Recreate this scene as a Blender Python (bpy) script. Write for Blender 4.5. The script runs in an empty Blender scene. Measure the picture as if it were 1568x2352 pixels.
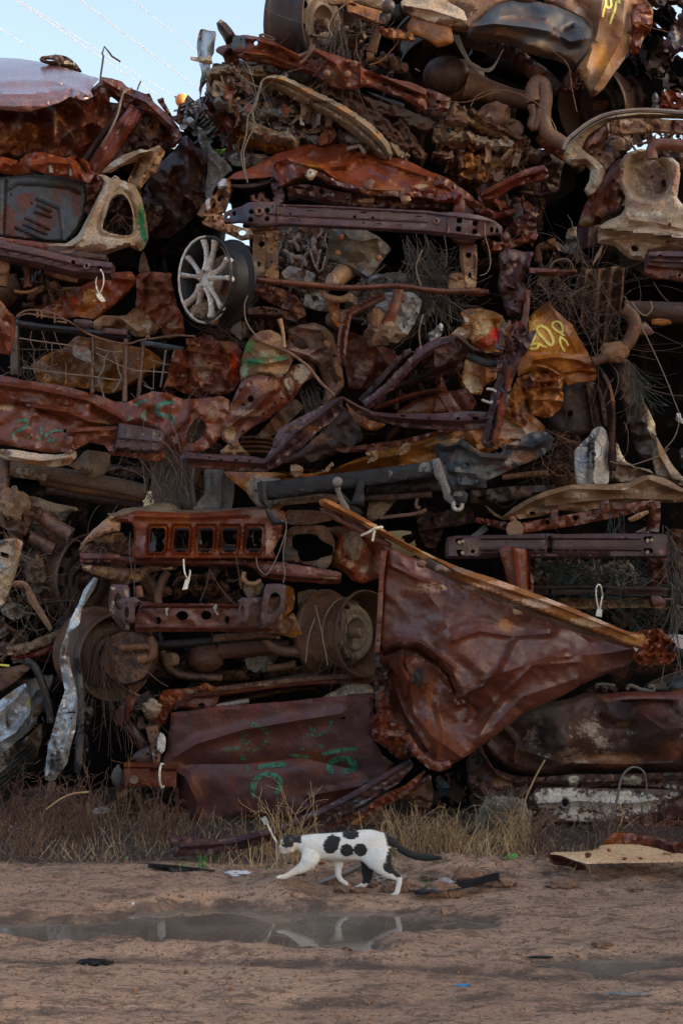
import bpy, bmesh, math, random
import numpy as np
from mathutils import Vector, Matrix, Euler
from mathutils.geometry import delaunay_2d_cdt

# ------------------------------------------------------------------ camera, sky, sun, exposure
SC = bpy.context.scene
COL = SC.collection
CAMH = 1.3            # eye height
FP = 3593.0           # focal length in units of a 1568 px wide picture
HX, HY = 784.0,1294.0
cam_d = bpy.data.cameras.new('camera')
cam_d.sensor_fit = 'HORIZONTAL'; cam_d.sensor_width = 36.0
cam_d.lens = 36.0 * FP / 1568.0
cam_d.shift_y = (HY - 1176.0) / 1568.0
cam_d.clip_start = 0.1; cam_d.clip_end = 3000
cam = bpy.data.objects.new('camera', cam_d); COL.objects.link(cam)
cam.location = (0,0, CAMH); cam.rotation_euler = (math.radians(90),0,0)
SC.camera = cam

SUN_EL, SUN_AZ = math.radians(10), math.radians(97)     # low on the right; an unseen stack added there keeps it off this one
world = bpy.data.worlds.new('World'); SC.world = world; world.use_nodes = True
wn = world.node_tree; wn.nodes.clear()
sky = wn.nodes.new('ShaderNodeTexSky'); sky.sky_type = 'NISHITA'; sky.sun_disc = False
sky.sun_elevation = SUN_EL; sky.sun_rotation = SUN_AZ
sky.air_density = 0.8; sky.dust_density = 6.0; sky.ozone_density = 0.4
bg = wn.nodes.new('ShaderNodeBackground'); bg.inputs[1].default_value = 0.15
wo = wn.nodes.new('ShaderNodeOutputWorld')
wn.links.new(sky.outputs[0], bg.inputs[0]); wn.links.new(bg.outputs[0], wo.inputs[0])
sl = bpy.data.lights.new('sun', 'SUN'); sl.energy = 2.0; sl.angle = math.radians(0.5); sl.color = (1.0,0.86,0.66)
sun = bpy.data.objects.new('sun', sl); COL.objects.link(sun)
sd = Vector((math.sin(SUN_AZ) * math.cos(SUN_EL), math.cos(SUN_AZ) * math.cos(SUN_EL), math.sin(SUN_EL)))
sun.rotation_euler = sd.to_track_quat('Z', 'Y').to_euler()
SC.view_settings.view_transform = 'Standard'; SC.view_settings.look = 'None'
SC.view_settings.exposure = 2.15; SC.view_settings.gamma = 1.0
SC.view_settings.use_curve_mapping = False

R = random.Random(7)
NR = np.random.RandomState(11)

# ------------------------------------------------------------------ materials
MATS = {}
def nd(nt, t, **kw):
    n = nt.nodes.new(t)
    for k, v in kw.items():
        setattr(n, k, v)
    return n
def lk(nt, a, b): nt.links.new(a, b)
def noise(nt, vec, scale, detail=6, rough=0.6, dist=0.0):
    n = nd(nt, 'ShaderNodeTexNoise'); n.inputs['Scale'].default_value = scale
    n.inputs['Detail'].default_value = detail; n.inputs['Roughness'].default_value = rough
    n.inputs['Distortion'].default_value = dist; lk(nt, vec, n.inputs['Vector']); return n.outputs['Fac']
def ramp(nt, fac, p0, p1, c0=0.0, c1=1.0):
    m = nd(nt, 'ShaderNodeMapRange'); m.interpolation_type = 'SMOOTHSTEP'
    m.inputs[1].default_value = p0; m.inputs[2].default_value = p1; m.inputs[3].default_value = c0; m.inputs[4].default_value = c1
    lk(nt, fac, m.inputs[0]); return m.outputs[0]
def mix(nt, fac, a, b):
    m = nd(nt, 'ShaderNodeMix', data_type='RGBA')
    if isinstance(fac, float): m.inputs[0].default_value = fac
    else: lk(nt, fac, m.inputs[0])
    for s, v in ((6, a),(7, b)):
        if isinstance(v, tuple): m.inputs[s].default_value = (v[0], v[1], v[2],1)
        else: lk(nt, v, m.inputs[s])
    return m.outputs[2]
def math_(nt, op, a, b=None):
    m = nd(nt, 'ShaderNodeMath', operation=op)
    for i, v in enumerate((a, b)):
        if v is None: continue
        if isinstance(v, (int, float)): m.inputs[i].default_value = v
        else: lk(nt, v, m.inputs[i])
    return m.outputs[0]
def newmat(name):
    m = bpy.data.materials.new(name); m.use_nodes = True; nt = m.node_tree; nt.nodes.clear()
    out = nd(nt, 'ShaderNodeOutputMaterial'); bs = nd(nt, 'ShaderNodeBsdfPrincipled')
    lk(nt, bs.outputs[0], out.inputs[0]); MATS[name] = m
    return m, nt, bs

def rust(name, a, b, c=(0.26,0.085,0.022), spk=(0.42,0.33,0.24), amtc=0.35, amts=0.12, rough=(0.38,0.72), bump=0.35,
         met=0.0, coat=0.0, scl=1.0, spec=0.5, wear=0.5, edge=(0.30,0.15,0.08)):
    """weathered metal: a/b large stains, c fine orange patches, spk flakes of old paint or dirt"""
    m, nt, bs = newmat(name)
    tc = nd(nt, 'ShaderNodeTexCoord').outputs['Object']
    oi = nd(nt, 'ShaderNodeObjectInfo')
    mp = nd(nt, 'ShaderNodeVectorMath', operation='ADD')
    sc = nd(nt, 'ShaderNodeVectorMath', operation='SCALE'); sc.inputs['Scale'].default_value = 37.0
    cb = nd(nt, 'ShaderNodeCombineXYZ'); lk(nt, oi.outputs['Random'], cb.inputs[0]); lk(nt, oi.outputs['Random'], cb.inputs[2])
    lk(nt, cb.outputs[0], sc.inputs[0]); lk(nt, tc, mp.inputs[0]); lk(nt, sc.outputs[0], mp.inputs[1])
    v = mp.outputs[0]
    n1 = noise(nt, v, 3.2 * scl, 7,0.62,0.6)
    n2 = noise(nt, v, 9.0 * scl, 8,0.7,0.3)
    n3 = noise(nt, v, 42.0 * scl, 5,0.75)
    n4 = noise(nt, v, 95.0,4,0.7)
    col = mix(nt, ramp(nt, n1,0.36,0.64), a, b)
    col = mix(nt, math_(nt, 'MULTIPLY', ramp(nt, n2,0.50,0.68), amtc * 1.6), col, c)
    # flakes gathered where the broad noise is high
    fl = math_(nt, 'MULTIPLY', ramp(nt, n3,0.60 - 0.1 * amts, 0.66), ramp(nt, n2,0.5,0.62))
    col = mix(nt, math_(nt, 'MULTIPLY', fl, min(1.0, amts * 4)), col, spk)
    # local colour of the thing (old paint, soot, mud) and a few painted sun gleams, from the painted attribute
    at = nd(nt, 'ShaderNodeAttribute', attribute_name='tint')
    w = math_(nt, 'ADD', at.outputs['Alpha'], math_(nt, 'MULTIPLY', math_(nt, 'SUBTRACT', n2,0.5),1.3))
    w = math_(nt, 'ADD', w, math_(nt, 'MULTIPLY', math_(nt, 'SUBTRACT', n3,0.5),2.2))
    w = math_(nt, 'MULTIPLY', ramp(nt, w, 0.34,0.62), ramp(nt, at.outputs['Alpha'],0.0,0.25))
    col = mix(nt, w, col, at.outputs['Color'])
    ge = nd(nt, 'ShaderNodeNewGeometry').outputs['Pointiness']    # bare, brighter rust along worn ridges
    col = mix(nt, math_(nt, 'MULTIPLY', math_(nt, 'MULTIPLY', ramp(nt, ge, 0.515,0.60), ramp(nt, n3,0.40,0.60)), wear), col, edge)
    hs = nd(nt, 'ShaderNodeHueSaturation')
    lk(nt, col, hs.inputs['Color'])
    lk(nt, ramp(nt, n4,0.3,0.7,0.62,1.32), hs.inputs['Value'])
    lk(nt, math_(nt, 'ADD',0.98, math_(nt, 'MULTIPLY', oi.outputs['Random'],0.12)), hs.inputs['Saturation'])
    lk(nt, hs.outputs[0], bs.inputs['Base Color'])
    lk(nt, ramp(nt, math_(nt, 'ADD', math_(nt, 'MULTIPLY', n2,0.6), math_(nt, 'MULTIPLY', n3,0.4)),0.35,0.65, rough[0], rough[1]), bs.inputs['Roughness'])
    bs.inputs['Metallic'].default_value = met
    bs.inputs['Specular IOR Level'].default_value = spec
    if coat: bs.inputs['Coat Weight'].default_value = coat; bs.inputs['Coat Roughness'].default_value = 0.25
    bp = nd(nt, 'ShaderNodeBump'); bp.inputs['Strength'].default_value = bump; bp.inputs['Distance'].default_value = 0.006
    hh = math_(nt, 'ADD', math_(nt, 'MULTIPLY', n3,0.6), math_(nt, 'MULTIPLY', n2,1.2))
    hh = math_(nt, 'ADD', hh, math_(nt, 'MULTIPLY', n4,0.25))
    lk(nt, hh, bp.inputs['Height']); lk(nt, bp.outputs[0], bs.inputs['Normal'])
    return m

rust('maroon',(0.120,0.032,0.018),(0.060,0.020,0.016), rough=(0.26,0.55))
rust('roofred',(0.24,0.12,0.11),(0.17,0.075,0.068), c=(0.25,0.12,0.08), amtc=0.12, amts=0.01, rough=(0.17,0.34), bump=0.08, spec=1.0, coat=1.0)
rust('redrust',(0.175,0.042,0.018),(0.090,0.025,0.015), c=(0.28,0.085,0.02), amts=0.14, rough=(0.26,0.55))
rust('wetred',(0.15,0.030,0.018),(0.09,0.02,0.014), rough=(0.18,0.4), amts=0.03)
rust('panel',(0.135,0.038,0.022),(0.085,0.029,0.022), c=(0.24,0.070,0.022), amtc=0.28, amts=0.10, rough=(0.22,0.45), bump=0.22)
rust('door',(0.092,0.032,0.026),(0.064,0.028,0.030), c=(0.16,0.038,0.016), amtc=0.4, amts=0.02, rough=(0.42,0.68), bump=0.18)
rust('dark',(0.045,0.018,0.013),(0.018,0.010,0.009), c=(0.11,0.042,0.018), amtc=0.25, amts=0.05, rough=(0.4,0.75))
rust('deep',(0.007,0.004,0.003),(0.003,0.0025,0.0025), c=(0.02,0.009,0.005), amtc=0.2, amts=0.02, rough=(0.8,0.95), spec=0.1)  # near black, so that gaps in the stack read as deep shade
rust('purple',(0.075,0.036,0.038),(0.050,0.028,0.032), c=(0.14,0.05,0.025), amtc=0.2, amts=0.07, rough=(0.35,0.6), bump=0.25)
rust('brown',(0.125,0.062,0.036),(0.075,0.036,0.024), c=(0.22,0.10,0.04), spk=(0.35,0.26,0.18), amts=0.15, rough=(0.45,0.8))
rust('mud',(0.18,0.125,0.085),(0.12,0.078,0.052), c=(0.26,0.19,0.13), spk=(0.33,0.27,0.21), amts=0.2, rough=(0.7,0.95), bump=0.7)
rust('tan',(0.32,0.20,0.11),(0.20,0.105,0.055), c=(0.15,0.055,0.028), spk=(0.50,0.42,0.32), amtc=0.5, amts=0.25, rough=(0.4,0.75))
rust('cream',(0.46,0.38,0.29),(0.33,0.235,0.155), c=(0.15,0.055,0.03), spk=(0.10,0.045,0.03), amtc=0.35, amts=0.2, rough=(0.4,0.7))
rust('orange',(0.33,0.135,0.035),(0.22,0.075,0.022), c=(0.11,0.035,0.018), spk=(0.45,0.30,0.16), amtc=0.4, amts=0.08, rough=(0.3,0.55), bump=0.2)
rust('layer',(0.29,0.225,0.155),(0.17,0.125,0.085), c=(0.30,0.15,0.06), spk=(0.42,0.38,0.32), amtc=0.4, amts=0.25, rough=(0.5,0.85), bump=0.6)
rust('grey',(0.20,0.19,0.18),(0.11,0.10,0.095), c=(0.16,0.085,0.05), spk=(0.42,0.41,0.39), amtc=0.25, amts=0.25, rough=(0.45,0.8), bump=0.6)
rust('alu',(0.44,0.43,0.41),(0.27,0.25,0.23), c=(0.20,0.13,0.09), spk=(0.12,0.09,0.07), amtc=0.3, amts=0.25, rough=(0.35,0.7), met=0.25)
rust('silver',(0.44,0.46,0.48),(0.30,0.31,0.32), c=(0.14,0.10,0.07), spk=(0.10,0.05,0.03), amtc=0.3, amts=0.1, rough=(0.3,0.5), met=0.35, bump=0.15)
rust('black',(0.008,0.008,0.010),(0.014,0.014,0.016), c=(0.04,0.02,0.012), spk=(0.12,0.11,0.10), amtc=0.2, amts=0.12, rough=(0.35,0.6), bump=0.3, spec=0.3, wear=.5, edge=(.10,.09,.085))
rust('bluegrey',(0.035,0.045,0.058),(0.055,0.062,0.070), c=(0.10,0.035,0.022), spk=(0.17,0.17,0.165), amtc=0.7, amts=0.2, rough=(0.35,0.6))
rust('white',(0.66,0.65,0.62),(0.50,0.47,0.42), c=(0.24,0.17,0.11), spk=(0.10,0.08,0.06), amtc=0.25, amts=0.12, rough=(0.4,0.7), bump=0.15)
rust('belt',(0.075,0.032,0.024),(0.040,0.022,0.020), c=(0.19,0.07,0.03), spk=(0.50,0.43,0.35), amtc=0.3, amts=0.3, rough=(0.35,0.7))
rust('flake',(0.52,0.47,0.40),(0.40,0.33,0.26), c=(0.11,0.05,0.035), spk=(0.07,0.035,0.028), amtc=0.62, amts=0.4, rough=(0.5,0.8), scl=1.6)
rust('cloth',(0.36,0.35,0.34),(0.25,0.23,0.21), c=(0.16,0.11,0.08), amtc=0.2, amts=0.02, rough=(0.8,0.95), bump=0.5)
rust('tyre',(0.012,0.012,0.012),(0.060,0.048,0.038), c=(0.12,0.09,0.065), amtc=0.6, amts=0.05, rough=(0.7,0.95), bump=0.7)
rust('plastic',(0.78,0.76,0.62),(0.70,0.68,0.58), c=(0.5,0.44,0.33), amtc=0.1, amts=0.02, rough=(0.4,0.5), bump=0.02)
rust('fluff',(0.30,0.27,0.23),(0.18,0.15,0.12), c=(0.4,0.33,0.24), amtc=0.3, amts=0.1, rough=(0.9,0.98), bump=1.0)

def simple(name, col, rough=0.6, met=0.0, var=0.25, scale=30.0):
    m, nt, bs = newmat(name)
    tc = nd(nt, 'ShaderNodeTexCoord').outputs['Object']
    n = noise(nt, tc, scale, 5)
    c2 = tuple(x * (1 - var) for x in col)
    lk(nt, mix(nt, ramp(nt, n, 0.35,0.65), col, c2), bs.inputs['Base Color'])
    bs.inputs['Roughness'].default_value = rough; bs.inputs['Metallic'].default_value = met
    return m
simple('lime',(0.32,0.62,0.06),.5)
rust('peach',(0.66,0.43,0.24),(0.56,0.34,0.18), c=(.40,.17,.06), spk=(.2,.08,.04), amtc=.12, amts=.08, rough=(.3,.5), bump=.1)
simple('wire',(0.07,0.042,0.032),0.6)
simple('wirelight',(0.22,0.165,0.12),0.7)
simple('cord',(0.15,0.13,0.11),0.8)
simple('greencord',(0.035,0.075,0.06),0.8)
simple('cable',(0.27,0.25,0.21),0.7)
simple('markerball',(0.80,0.26,0.06),0.5, var=0.15, scale=6)
simple('leaf',(0.10,0.25,0.035),0.5)
simple('petal',(0.75,0.48,0.02),0.5)
simple('yellowpaint',(0.72,0.66,0.10),0.5, var=0.3, scale=60)
simple('litterwhite',(0.62,0.62,0.64),0.5)
simple('litterblue',(0.05,0.22,0.42),0.4)

def spray(name, col, gap=0.5):
    """thin spray paint, broken up over the rust beneath"""
    m, nt, bs = newmat(name)
    tc = nd(nt, 'ShaderNodeTexCoord').outputs['Object']
    n = noise(nt, tc, 55,6,0.85)
    at = nd(nt, 'ShaderNodeAttribute', attribute_name='tint')
    f = ramp(nt, n, gap - 0.05, gap + 0.04)
    lk(nt, mix(nt, 0.0, col, col), bs.inputs['Base Color'])
    bs.inputs['Roughness'].default_value = 0.6
    lk(nt, f, bs.inputs['Alpha'])
    return m
spray('greenspray',(0.035,0.17,0.10),0.475)
spray('greenfaint',(0.045,0.17,0.11),0.53)
spray('tealspray',(0.045,0.17,0.13),0.47)
spray('yellowspray',(0.80,0.70,0.16),0.36)

def blades(name, cols):
    m, nt, bs = newmat(name)
    at = nd(nt, 'ShaderNodeAttribute', attribute_name='tint')
    lk(nt, at.outputs['Color'], bs.inputs['Base Color']); bs.inputs['Roughness'].default_value = 0.75
    return m
blades('straw', None)

def mud_ground():
    m, nt, bs = newmat('ground_soil')
    tc = nd(nt, 'ShaderNodeTexCoord').outputs['Object']
    mp = nd(nt, 'ShaderNodeMapping'); mp.inputs['Scale'].default_value = (.8,1.3,1); lk(nt, tc, mp.inputs[0]); v = mp.outputs[0]
    n1 = noise(nt, v, 1.3,6,0.6,0.5); n2 = noise(nt, v, 7,8,0.75,0.4); n3 = noise(nt, v, 38,6,0.8,.5); n4 = noise(nt, tc, 120,4,0.7)
    col = mix(nt, ramp(nt, n1,0.38,0.62),(0.42,0.255,0.165),(0.33,0.195,0.125))
    col = mix(nt, math_(nt, 'MULTIPLY', ramp(nt, n2,0.50,0.60),0.85), col, (0.14,0.082,0.055))
    col = mix(nt, math_(nt, 'MULTIPLY', ramp(nt, n3,0.53,0.60),0.85), col, (0.07,0.044,0.032))
    col = mix(nt, math_(nt, 'MULTIPLY', ramp(nt, n4,0.66,0.72),0.5), col, (0.40,0.28,0.19))
    at = nd(nt, 'ShaderNodeAttribute', attribute_name='tint')   # damp soil by the puddles, darker ground towards the stack
    w = math_(nt, 'ADD', at.outputs['Alpha'], math_(nt, 'MULTIPLY', math_(nt, 'SUBTRACT', n2,0.5),1.4))
    w = math_(nt, 'MULTIPLY', ramp(nt, w, 0.3,0.75), ramp(nt, at.outputs['Alpha'],0.0,0.2))
    col = mix(nt, w, col, at.outputs['Color'])
    hs = nd(nt, 'ShaderNodeHueSaturation'); lk(nt, col, hs.inputs['Color']); lk(nt, ramp(nt, n4,0.2,0.8,0.6,1.4), hs.inputs['Value'])
    lk(nt, hs.outputs[0], bs.inputs['Base Color'])
    lk(nt, ramp(nt, math_(nt, 'SUBTRACT', n2, math_(nt, 'MULTIPLY', w, 0.25)),0.2,0.6,0.55,0.95), bs.inputs['Roughness'])
    bp = nd(nt, 'ShaderNodeBump'); bp.inputs['Strength'].default_value = 0.8; bp.inputs['Distance'].default_value = 0.012
    lk(nt, math_(nt, 'ADD', n3, math_(nt, 'MULTIPLY', n4,0.35)), bp.inputs['Height']); lk(nt, bp.outputs[0], bs.inputs['Normal'])
mud_ground()
rust('clod',(0.25,0.15,0.10),(0.17,0.10,0.068), c=(0.09,0.055,0.04), spk=(0.36,0.26,0.18), amts=.15, rough=(.8,.95), bump=1.0, scl=2.5)
def water():
    m, nt, bs = newmat('puddle_water')
    tc = nd(nt, 'ShaderNodeTexCoord').outputs['Object']
    n = noise(nt, tc, 2.5,4)
    lk(nt, mix(nt, ramp(nt, n, 0.4,0.6),(0.18,0.148,0.115),(0.13,0.105,0.08)), bs.inputs['Base Color'])
    bs.inputs['Roughness'].default_value = 0.03; bs.inputs['IOR'].default_value = 1.5
    bp = nd(nt, 'ShaderNodeBump'); bp.inputs['Strength'].default_value = 0.006; bp.inputs['Distance'].default_value = 0.02
    lk(nt, noise(nt, tc, 9,3), bp.inputs['Height']); lk(nt, bp.outputs[0], bs.inputs['Normal'])
water()

# ------------------------------------------------------------------ numpy noise
_perm = NR.permutation(1024)
def _h(ix, iy): return _perm[(_perm[ix & 1023] + iy) & 1023]
def perlin(x, y):
    x = np.asarray(x, float); y = np.asarray(y, float)
    ix = np.floor(x).astype(int); iy = np.floor(y).astype(int); fx = x - ix; fy = y - iy
    u = fx * fx * fx * (fx * (fx * 6 - 15) + 10); v = fy * fy * fy * (fy * (fy * 6 - 15) + 10)
    def g(a, b, dx, dy):
        t = _h(a, b) * (2 * math.pi / 1024 * 7.0); return np.cos(t) * dx + np.sin(t) * dy
    n00 = g(ix, iy, fx, fy); n10 = g(ix + 1, iy, fx - 1, fy); n01 = g(ix, iy + 1, fx, fy - 1); n11 = g(ix + 1, iy + 1, fx - 1, fy - 1)
    return (n00 * (1 - u) + n10 * u) * (1 - v) + (n01 * (1 - u) + n11 * u) * v
def fbm(x, y, o=4):
    s = 0; a = 1.0
    for i in range(o):
        s = s + a * perlin(x + 17.3 * i, y - 9.1 * i); x = x * 2.03; y = y * 2.03; a *= 0.5
    return s
def crumple(x, y, sc, ang=0.0, st=1.0):
    c, s = math.cos(ang), math.sin(ang)
    u = (x * c + y * s) / sc / st; v = (-x * s + y * c) / sc
    w = 0.45 * perlin(u * 0.8 + 5, v * 0.8 + 9)
    a = np.abs(perlin(u + w, v - w)); b = np.abs(perlin(u * 2.1 + 31 - w, v * 2.1 + 7)); d = np.abs(perlin(u * 4.3 + 3, v * 4.3 + 70))
    return (a + 0.40 * b + 0.07 * d) * 1.6 - 0.5

# ------------------------------------------------------------------ picture-to-place mapping: crops used for reading positions
_C = {1: (0,0),2: (500,0),3: (1220,0),4: (0,600),5: (500,500),6: (1220,600),8: (0,1300),9: (600,1300),10: (1220,1200),
      11: (0,1900),12: (600,1900),13: (1220,1860)}
CR = {k: (v[0] * .81667, v[1] * .81667,700 / 1568 * .81667) for k, v in _C.items()}
CR[7] = (500 * .81667,900 * .81667,800 / 1568 * .81667)
CR[14] = (740 * .81667,2280 * .81667,540 / 1568 * .81667)
CR[0] = (0.0,0.0,1.0)
def D(crop, pts):
    ox, oy, s = CR[crop]
    a = np.array([p[:2] for p in pts], float).reshape(-1,2); return a * s + (ox, oy)
def W(x, y, d):
    return ((x - HX) / FP * d, d, CAMH - (y - HY) / FP * d)
def WA(p, d):
    d = np.asarray(d, float); return np.stack([(p[:, 0] - HX) / FP * d, d, CAMH - (p[:, 1] - HY) / FP * d],1)
def WP(crop, x, y, d):
    q = D(crop, [(x, y)])[0]; return Vector(W(q[0], q[1], d))

# ------------------------------------------------------------------ objects
OFF = {}
def thing(name, label, cat, loc, group=None):
    o = bpy.data.objects.new(name, None); COL.objects.link(o); o.empty_display_size = 0.1
    o.location = loc; OFF[o.name] = Vector(loc); o['label'] = label; o['category'] = cat
    if group: o['group'] = group
    return o
def tag(o, label=None, cat=None, group=None, kind=None):
    for k, v in (('label', label),('category', cat),('group', group),('kind', kind)):
        if v: o[k] = v
    return o
def mesh_obj(par, name, mats, V, F, mi=None, smooth=True, sharp=38, tint=None, label=None, kind=None):
    off = OFF[par.name] if par else Vector((0,0,0))
    V = np.asarray(V, float).reshape(-1,3) - np.array(off)
    me = bpy.data.meshes.new(name); me.from_pydata(V.tolist(),[], F)
    if not isinstance(mats, (list, tuple)): mats = [mats]
    for m in mats: me.materials.append(MATS[m])
    if mi is not None: me.polygons.foreach_set('material_index', np.asarray(mi, np.int32))
    if smooth:
        me.polygons.foreach_set('use_smooth',[True] * len(me.polygons))
        if sharp: me.set_sharp_from_angle(angle=math.radians(sharp))
    if tint is None: tint = np.zeros((len(V),4))
    if True:
        ca = me.color_attributes.new('tint', 'FLOAT_COLOR', 'POINT'); ca.data.foreach_set('color', np.asarray(tint, np.float32).ravel())
    me.update()
    o = bpy.data.objects.new(name, me); COL.objects.link(o)
    if par: o.parent = par; OFF[o.name] = off
    if label: o['label'] = label
    if kind: o['kind'] = kind
    return o

def seg_dist(P, A, B):
    d = B - A; L = (d * d).sum() + 1e-9
    t = np.clip(((P - A) @ d) / L, 0,1); q = P - A - t[:, None] * d; return np.hypot(q[:, 0], q[:, 1])
def poly_dist(P, Q, closed=True):
    m = np.full(len(P),1e9); n = len(Q)
    for i in range(n if closed else n - 1): m = np.minimum(m, seg_dist(P, Q[i], Q[(i + 1) % n]))
    return m
def inpoly(P, Q):
    x, y = P[:, 0], P[:, 1]; r = np.zeros(len(P), bool); n = len(Q); j = n - 1
    for i in range(n):
        xi, yi = Q[i]; xj, yj = Q[j]
        c = ((yi > y) != (yj > y)) & (x < (xj - xi) * (y - yi) / (yj - yi + 1e-12) + xi); r ^= c; j = i
    return r
def chaikin(Q, n, closed=True, cut=.2):
    for _ in range(n):
        o = []; m = len(Q)
        if closed:
            for i in range(m): a, b = Q[i], Q[(i + 1) % m]; o += [a * (1 - cut) + b * cut, a * cut + b * (1 - cut)]
        else:
            o = [Q[0]]
            for i in range(m - 1): a, b = Q[i], Q[i + 1]; o += [a * .75 + b * .25, a * .25 + b * .75]
            o.append(Q[-1])
        Q = np.array(o)
    return Q
def resample(Q, sp, closed=True):
    o = []; m = len(Q)
    for i in range(m if closed else m - 1):
        a, b = Q[i], Q[(i + 1) % m]; k = max(1, int(round(np.hypot(*(b - a)) / sp)))
        for t in range(k): o.append(a + (b - a) * t / k)
    if not closed: o.append(Q[-1])
    return np.array(o)

SEED = [0]
LASTPOLY = {}
def S(par, name, mat, crop, pts, y, tilt=(0,0),cr=(),n=0.012,ns=60,cm=None, hl=(),ph=(),sk=0.02,roll=(7,0.009),sp=(),res=6.5,jag=0.7,
      sm=1,ctrl=(), label=None, kind=None, fn=None, beam=False):
    """a sheet-metal piece: outline and holes cut from a grid, bent in depth by creases, dents and rolled edges"""
    SEED[0] += 1; sd_ = SEED[0] * 13.7
    s = CR[crop][2]
    Q = D(crop, pts); Q = chaikin(Q, sm, True, .1) if sm else Q
    Q = resample(Q, res)
    if jag:
        Q = Q + np.stack([fbm(Q[:, 0] / 11 + sd_, Q[:, 1] / 11), fbm(Q[:, 0] / 11, Q[:, 1] / 11 + sd_)],1) * jag * 1.6
    H = []
    for h in hl:
        c = D(crop, [h])[0]; rx = h[2] * s; ry = (h[3] if len(h) > 3 else h[2]) * s; k = 8 if rx < 6 else 14
        ang = h[4] if len(h) > 4 else 0
        t = np.linspace(0,2 * math.pi, k, endpoint=False) + .3
        ex, ey = rx * np.cos(t), ry * np.sin(t)
        H.append(np.stack([c[0] + ex * math.cos(ang) - ey * math.sin(ang), c[1] + ex * math.sin(ang) + ey * math.cos(ang)],1))
    for p in ph: H.append(resample(chaikin(D(crop, p),1), res))
    lo, hi = Q.min(0), Q.max(0)
    gx = np.arange(lo[0], hi[0], res); gy = np.arange(lo[1], hi[1], res * .87)
    X, Y = np.meshgrid(gx, gy); X[1::2] += res / 2
    G = np.stack([X.ravel(), Y.ravel()],1) + NR.uniform(-.12,.12,(X.size, 2)) * res
    C = []
    for c in cr: C.append((resample(D(crop, c[0]), res, False), c[1], c[2] * s))
    if len(G):
        G = G[inpoly(G, Q)]
    if len(G): G = G[poly_dist(G, Q) > res * .45]
    for h in H:
        if len(G): G = G[~inpoly(G, h)]
        if len(G): G = G[poly_dist(G, h) > res * .4]
    CP = []
    for c in C:
        p = c[0]; p = p[inpoly(p, Q)]
        if len(p): p = p[poly_dist(p, Q) > res * .4]
        for h in H:
            if len(p): p = p[~inpoly(p, h)]
        if len(p):
            if len(G): G = G[poly_dist(G, c[0], False) > res * .45]
            CP.append(p)
    pts_all = [Q] + H; edges = []; k = 0
    for r in pts_all:
        m = len(r); edges += [(k + i, k + (i + 1) % m) for i in range(m)]; k += m
    allp = np.concatenate(pts_all + [G] + CP) if len(G) or CP else np.concatenate(pts_all)
    vs, es, fs, *_ = delaunay_2d_cdt([Vector(p) for p in allp.tolist()], edges, [],0,1e-4)
    P = np.array([tuple(v) for v in vs]); Fa = np.array([f for f in fs if len(f) == 3])
    cen = P[Fa].mean(1); ok = inpoly(cen, Q)
    for h in H: ok &= ~inpoly(cen, h)
    Fa = Fa[ok]
    w = np.maximum(hi - lo, 1)
    CT = [(D(crop, [c])[0], c[2]) for c in ctrl]
    def depth(p):
        u = (p - (lo + hi) / 2) / w
        d = y + tilt[0] * u[:, 0] + tilt[1] * u[:, 1]
        if CT:
            num = np.zeros(len(p)); den = np.full(len(p),1e-9)
            for c, v in CT:
                ww = 1 / (((p - c) ** 2).sum(1) + 60) ** 1.2; num += ww * v; den += ww
            d = d + num / den
        if n: d = d + n * fbm(p[:, 0] / ns + sd_, p[:, 1] / ns - sd_, 4) * 1.6
        if cm:
            d = d + cm[0] * crumple(p[:, 0] + sd_ * 40, p[:, 1] + sd_ * 17, *cm[1:])
        for c, a, ww in C:
            t = np.clip(1 - poly_dist(p, c, False) / ww, 0,1); d = d - a * t * (1.3 * t ** .8 - .3 * t)
        if roll and roll[1]:
            t = np.clip(1 - poly_dist(p, Q) / roll[0],0,1); d = d + roll[1] * t * t
        if fn is not None: d = d + fn(p)
        return d
    dv = depth(P); V = WA(P, dv); F = Fa.tolist(); nv = len(V)
    tint = np.zeros((nv, 4))
    for q in sp:
        c = D(crop, [q])[0]; e = np.sqrt(((P[:, 0] - c[0]) / (q[2] * s)) ** 2 + ((P[:, 1] - c[1]) / (q[3] * s)) ** 2)
        a = np.clip(1.35 - e, 0,1) * (q[5] if len(q) > 5 else 1.0)
        na = np.maximum(tint[:, 3], a); m = (a > 0.02)
        wgt = (a / np.maximum(a + tint[:, 3] * 0.6,1e-6))[:, None]
        tint[m, :3] = (tint[:, :3] * (1 - wgt) + np.array(q[4]) * wgt)[m]; tint[:, 3] = na
    if sk and not beam: sk = min(sk * .4,.035)
    if sk:
        ec = {}
        for f in F:
            for a, b in ((f[0], f[1]),(f[1], f[2]),(f[2], f[0])):
                k = (a, b) if a < b else (b, a); ec[k] = ec.get(k, 0) + 1
        be = [e for e, c in ec.items() if c == 1]; bv = sorted({i for e in be for i in e}); mp = {b: nv + i for i, b in enumerate(bv)}
        V2 = V[bv].copy(); V2[:, 1] += sk
        V = np.concatenate([V, V2]); tint = np.concatenate([tint, tint[bv]])
        F += [[a, b, mp[b], mp[a]] for a, b in be]
    o = mesh_obj(par, name, mat, V, F, tint=tint, label=label, kind=kind)
    depthf[o.name] = depth; LAST[0] = o
    return o
depthf = {}; LAST = [None]

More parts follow.
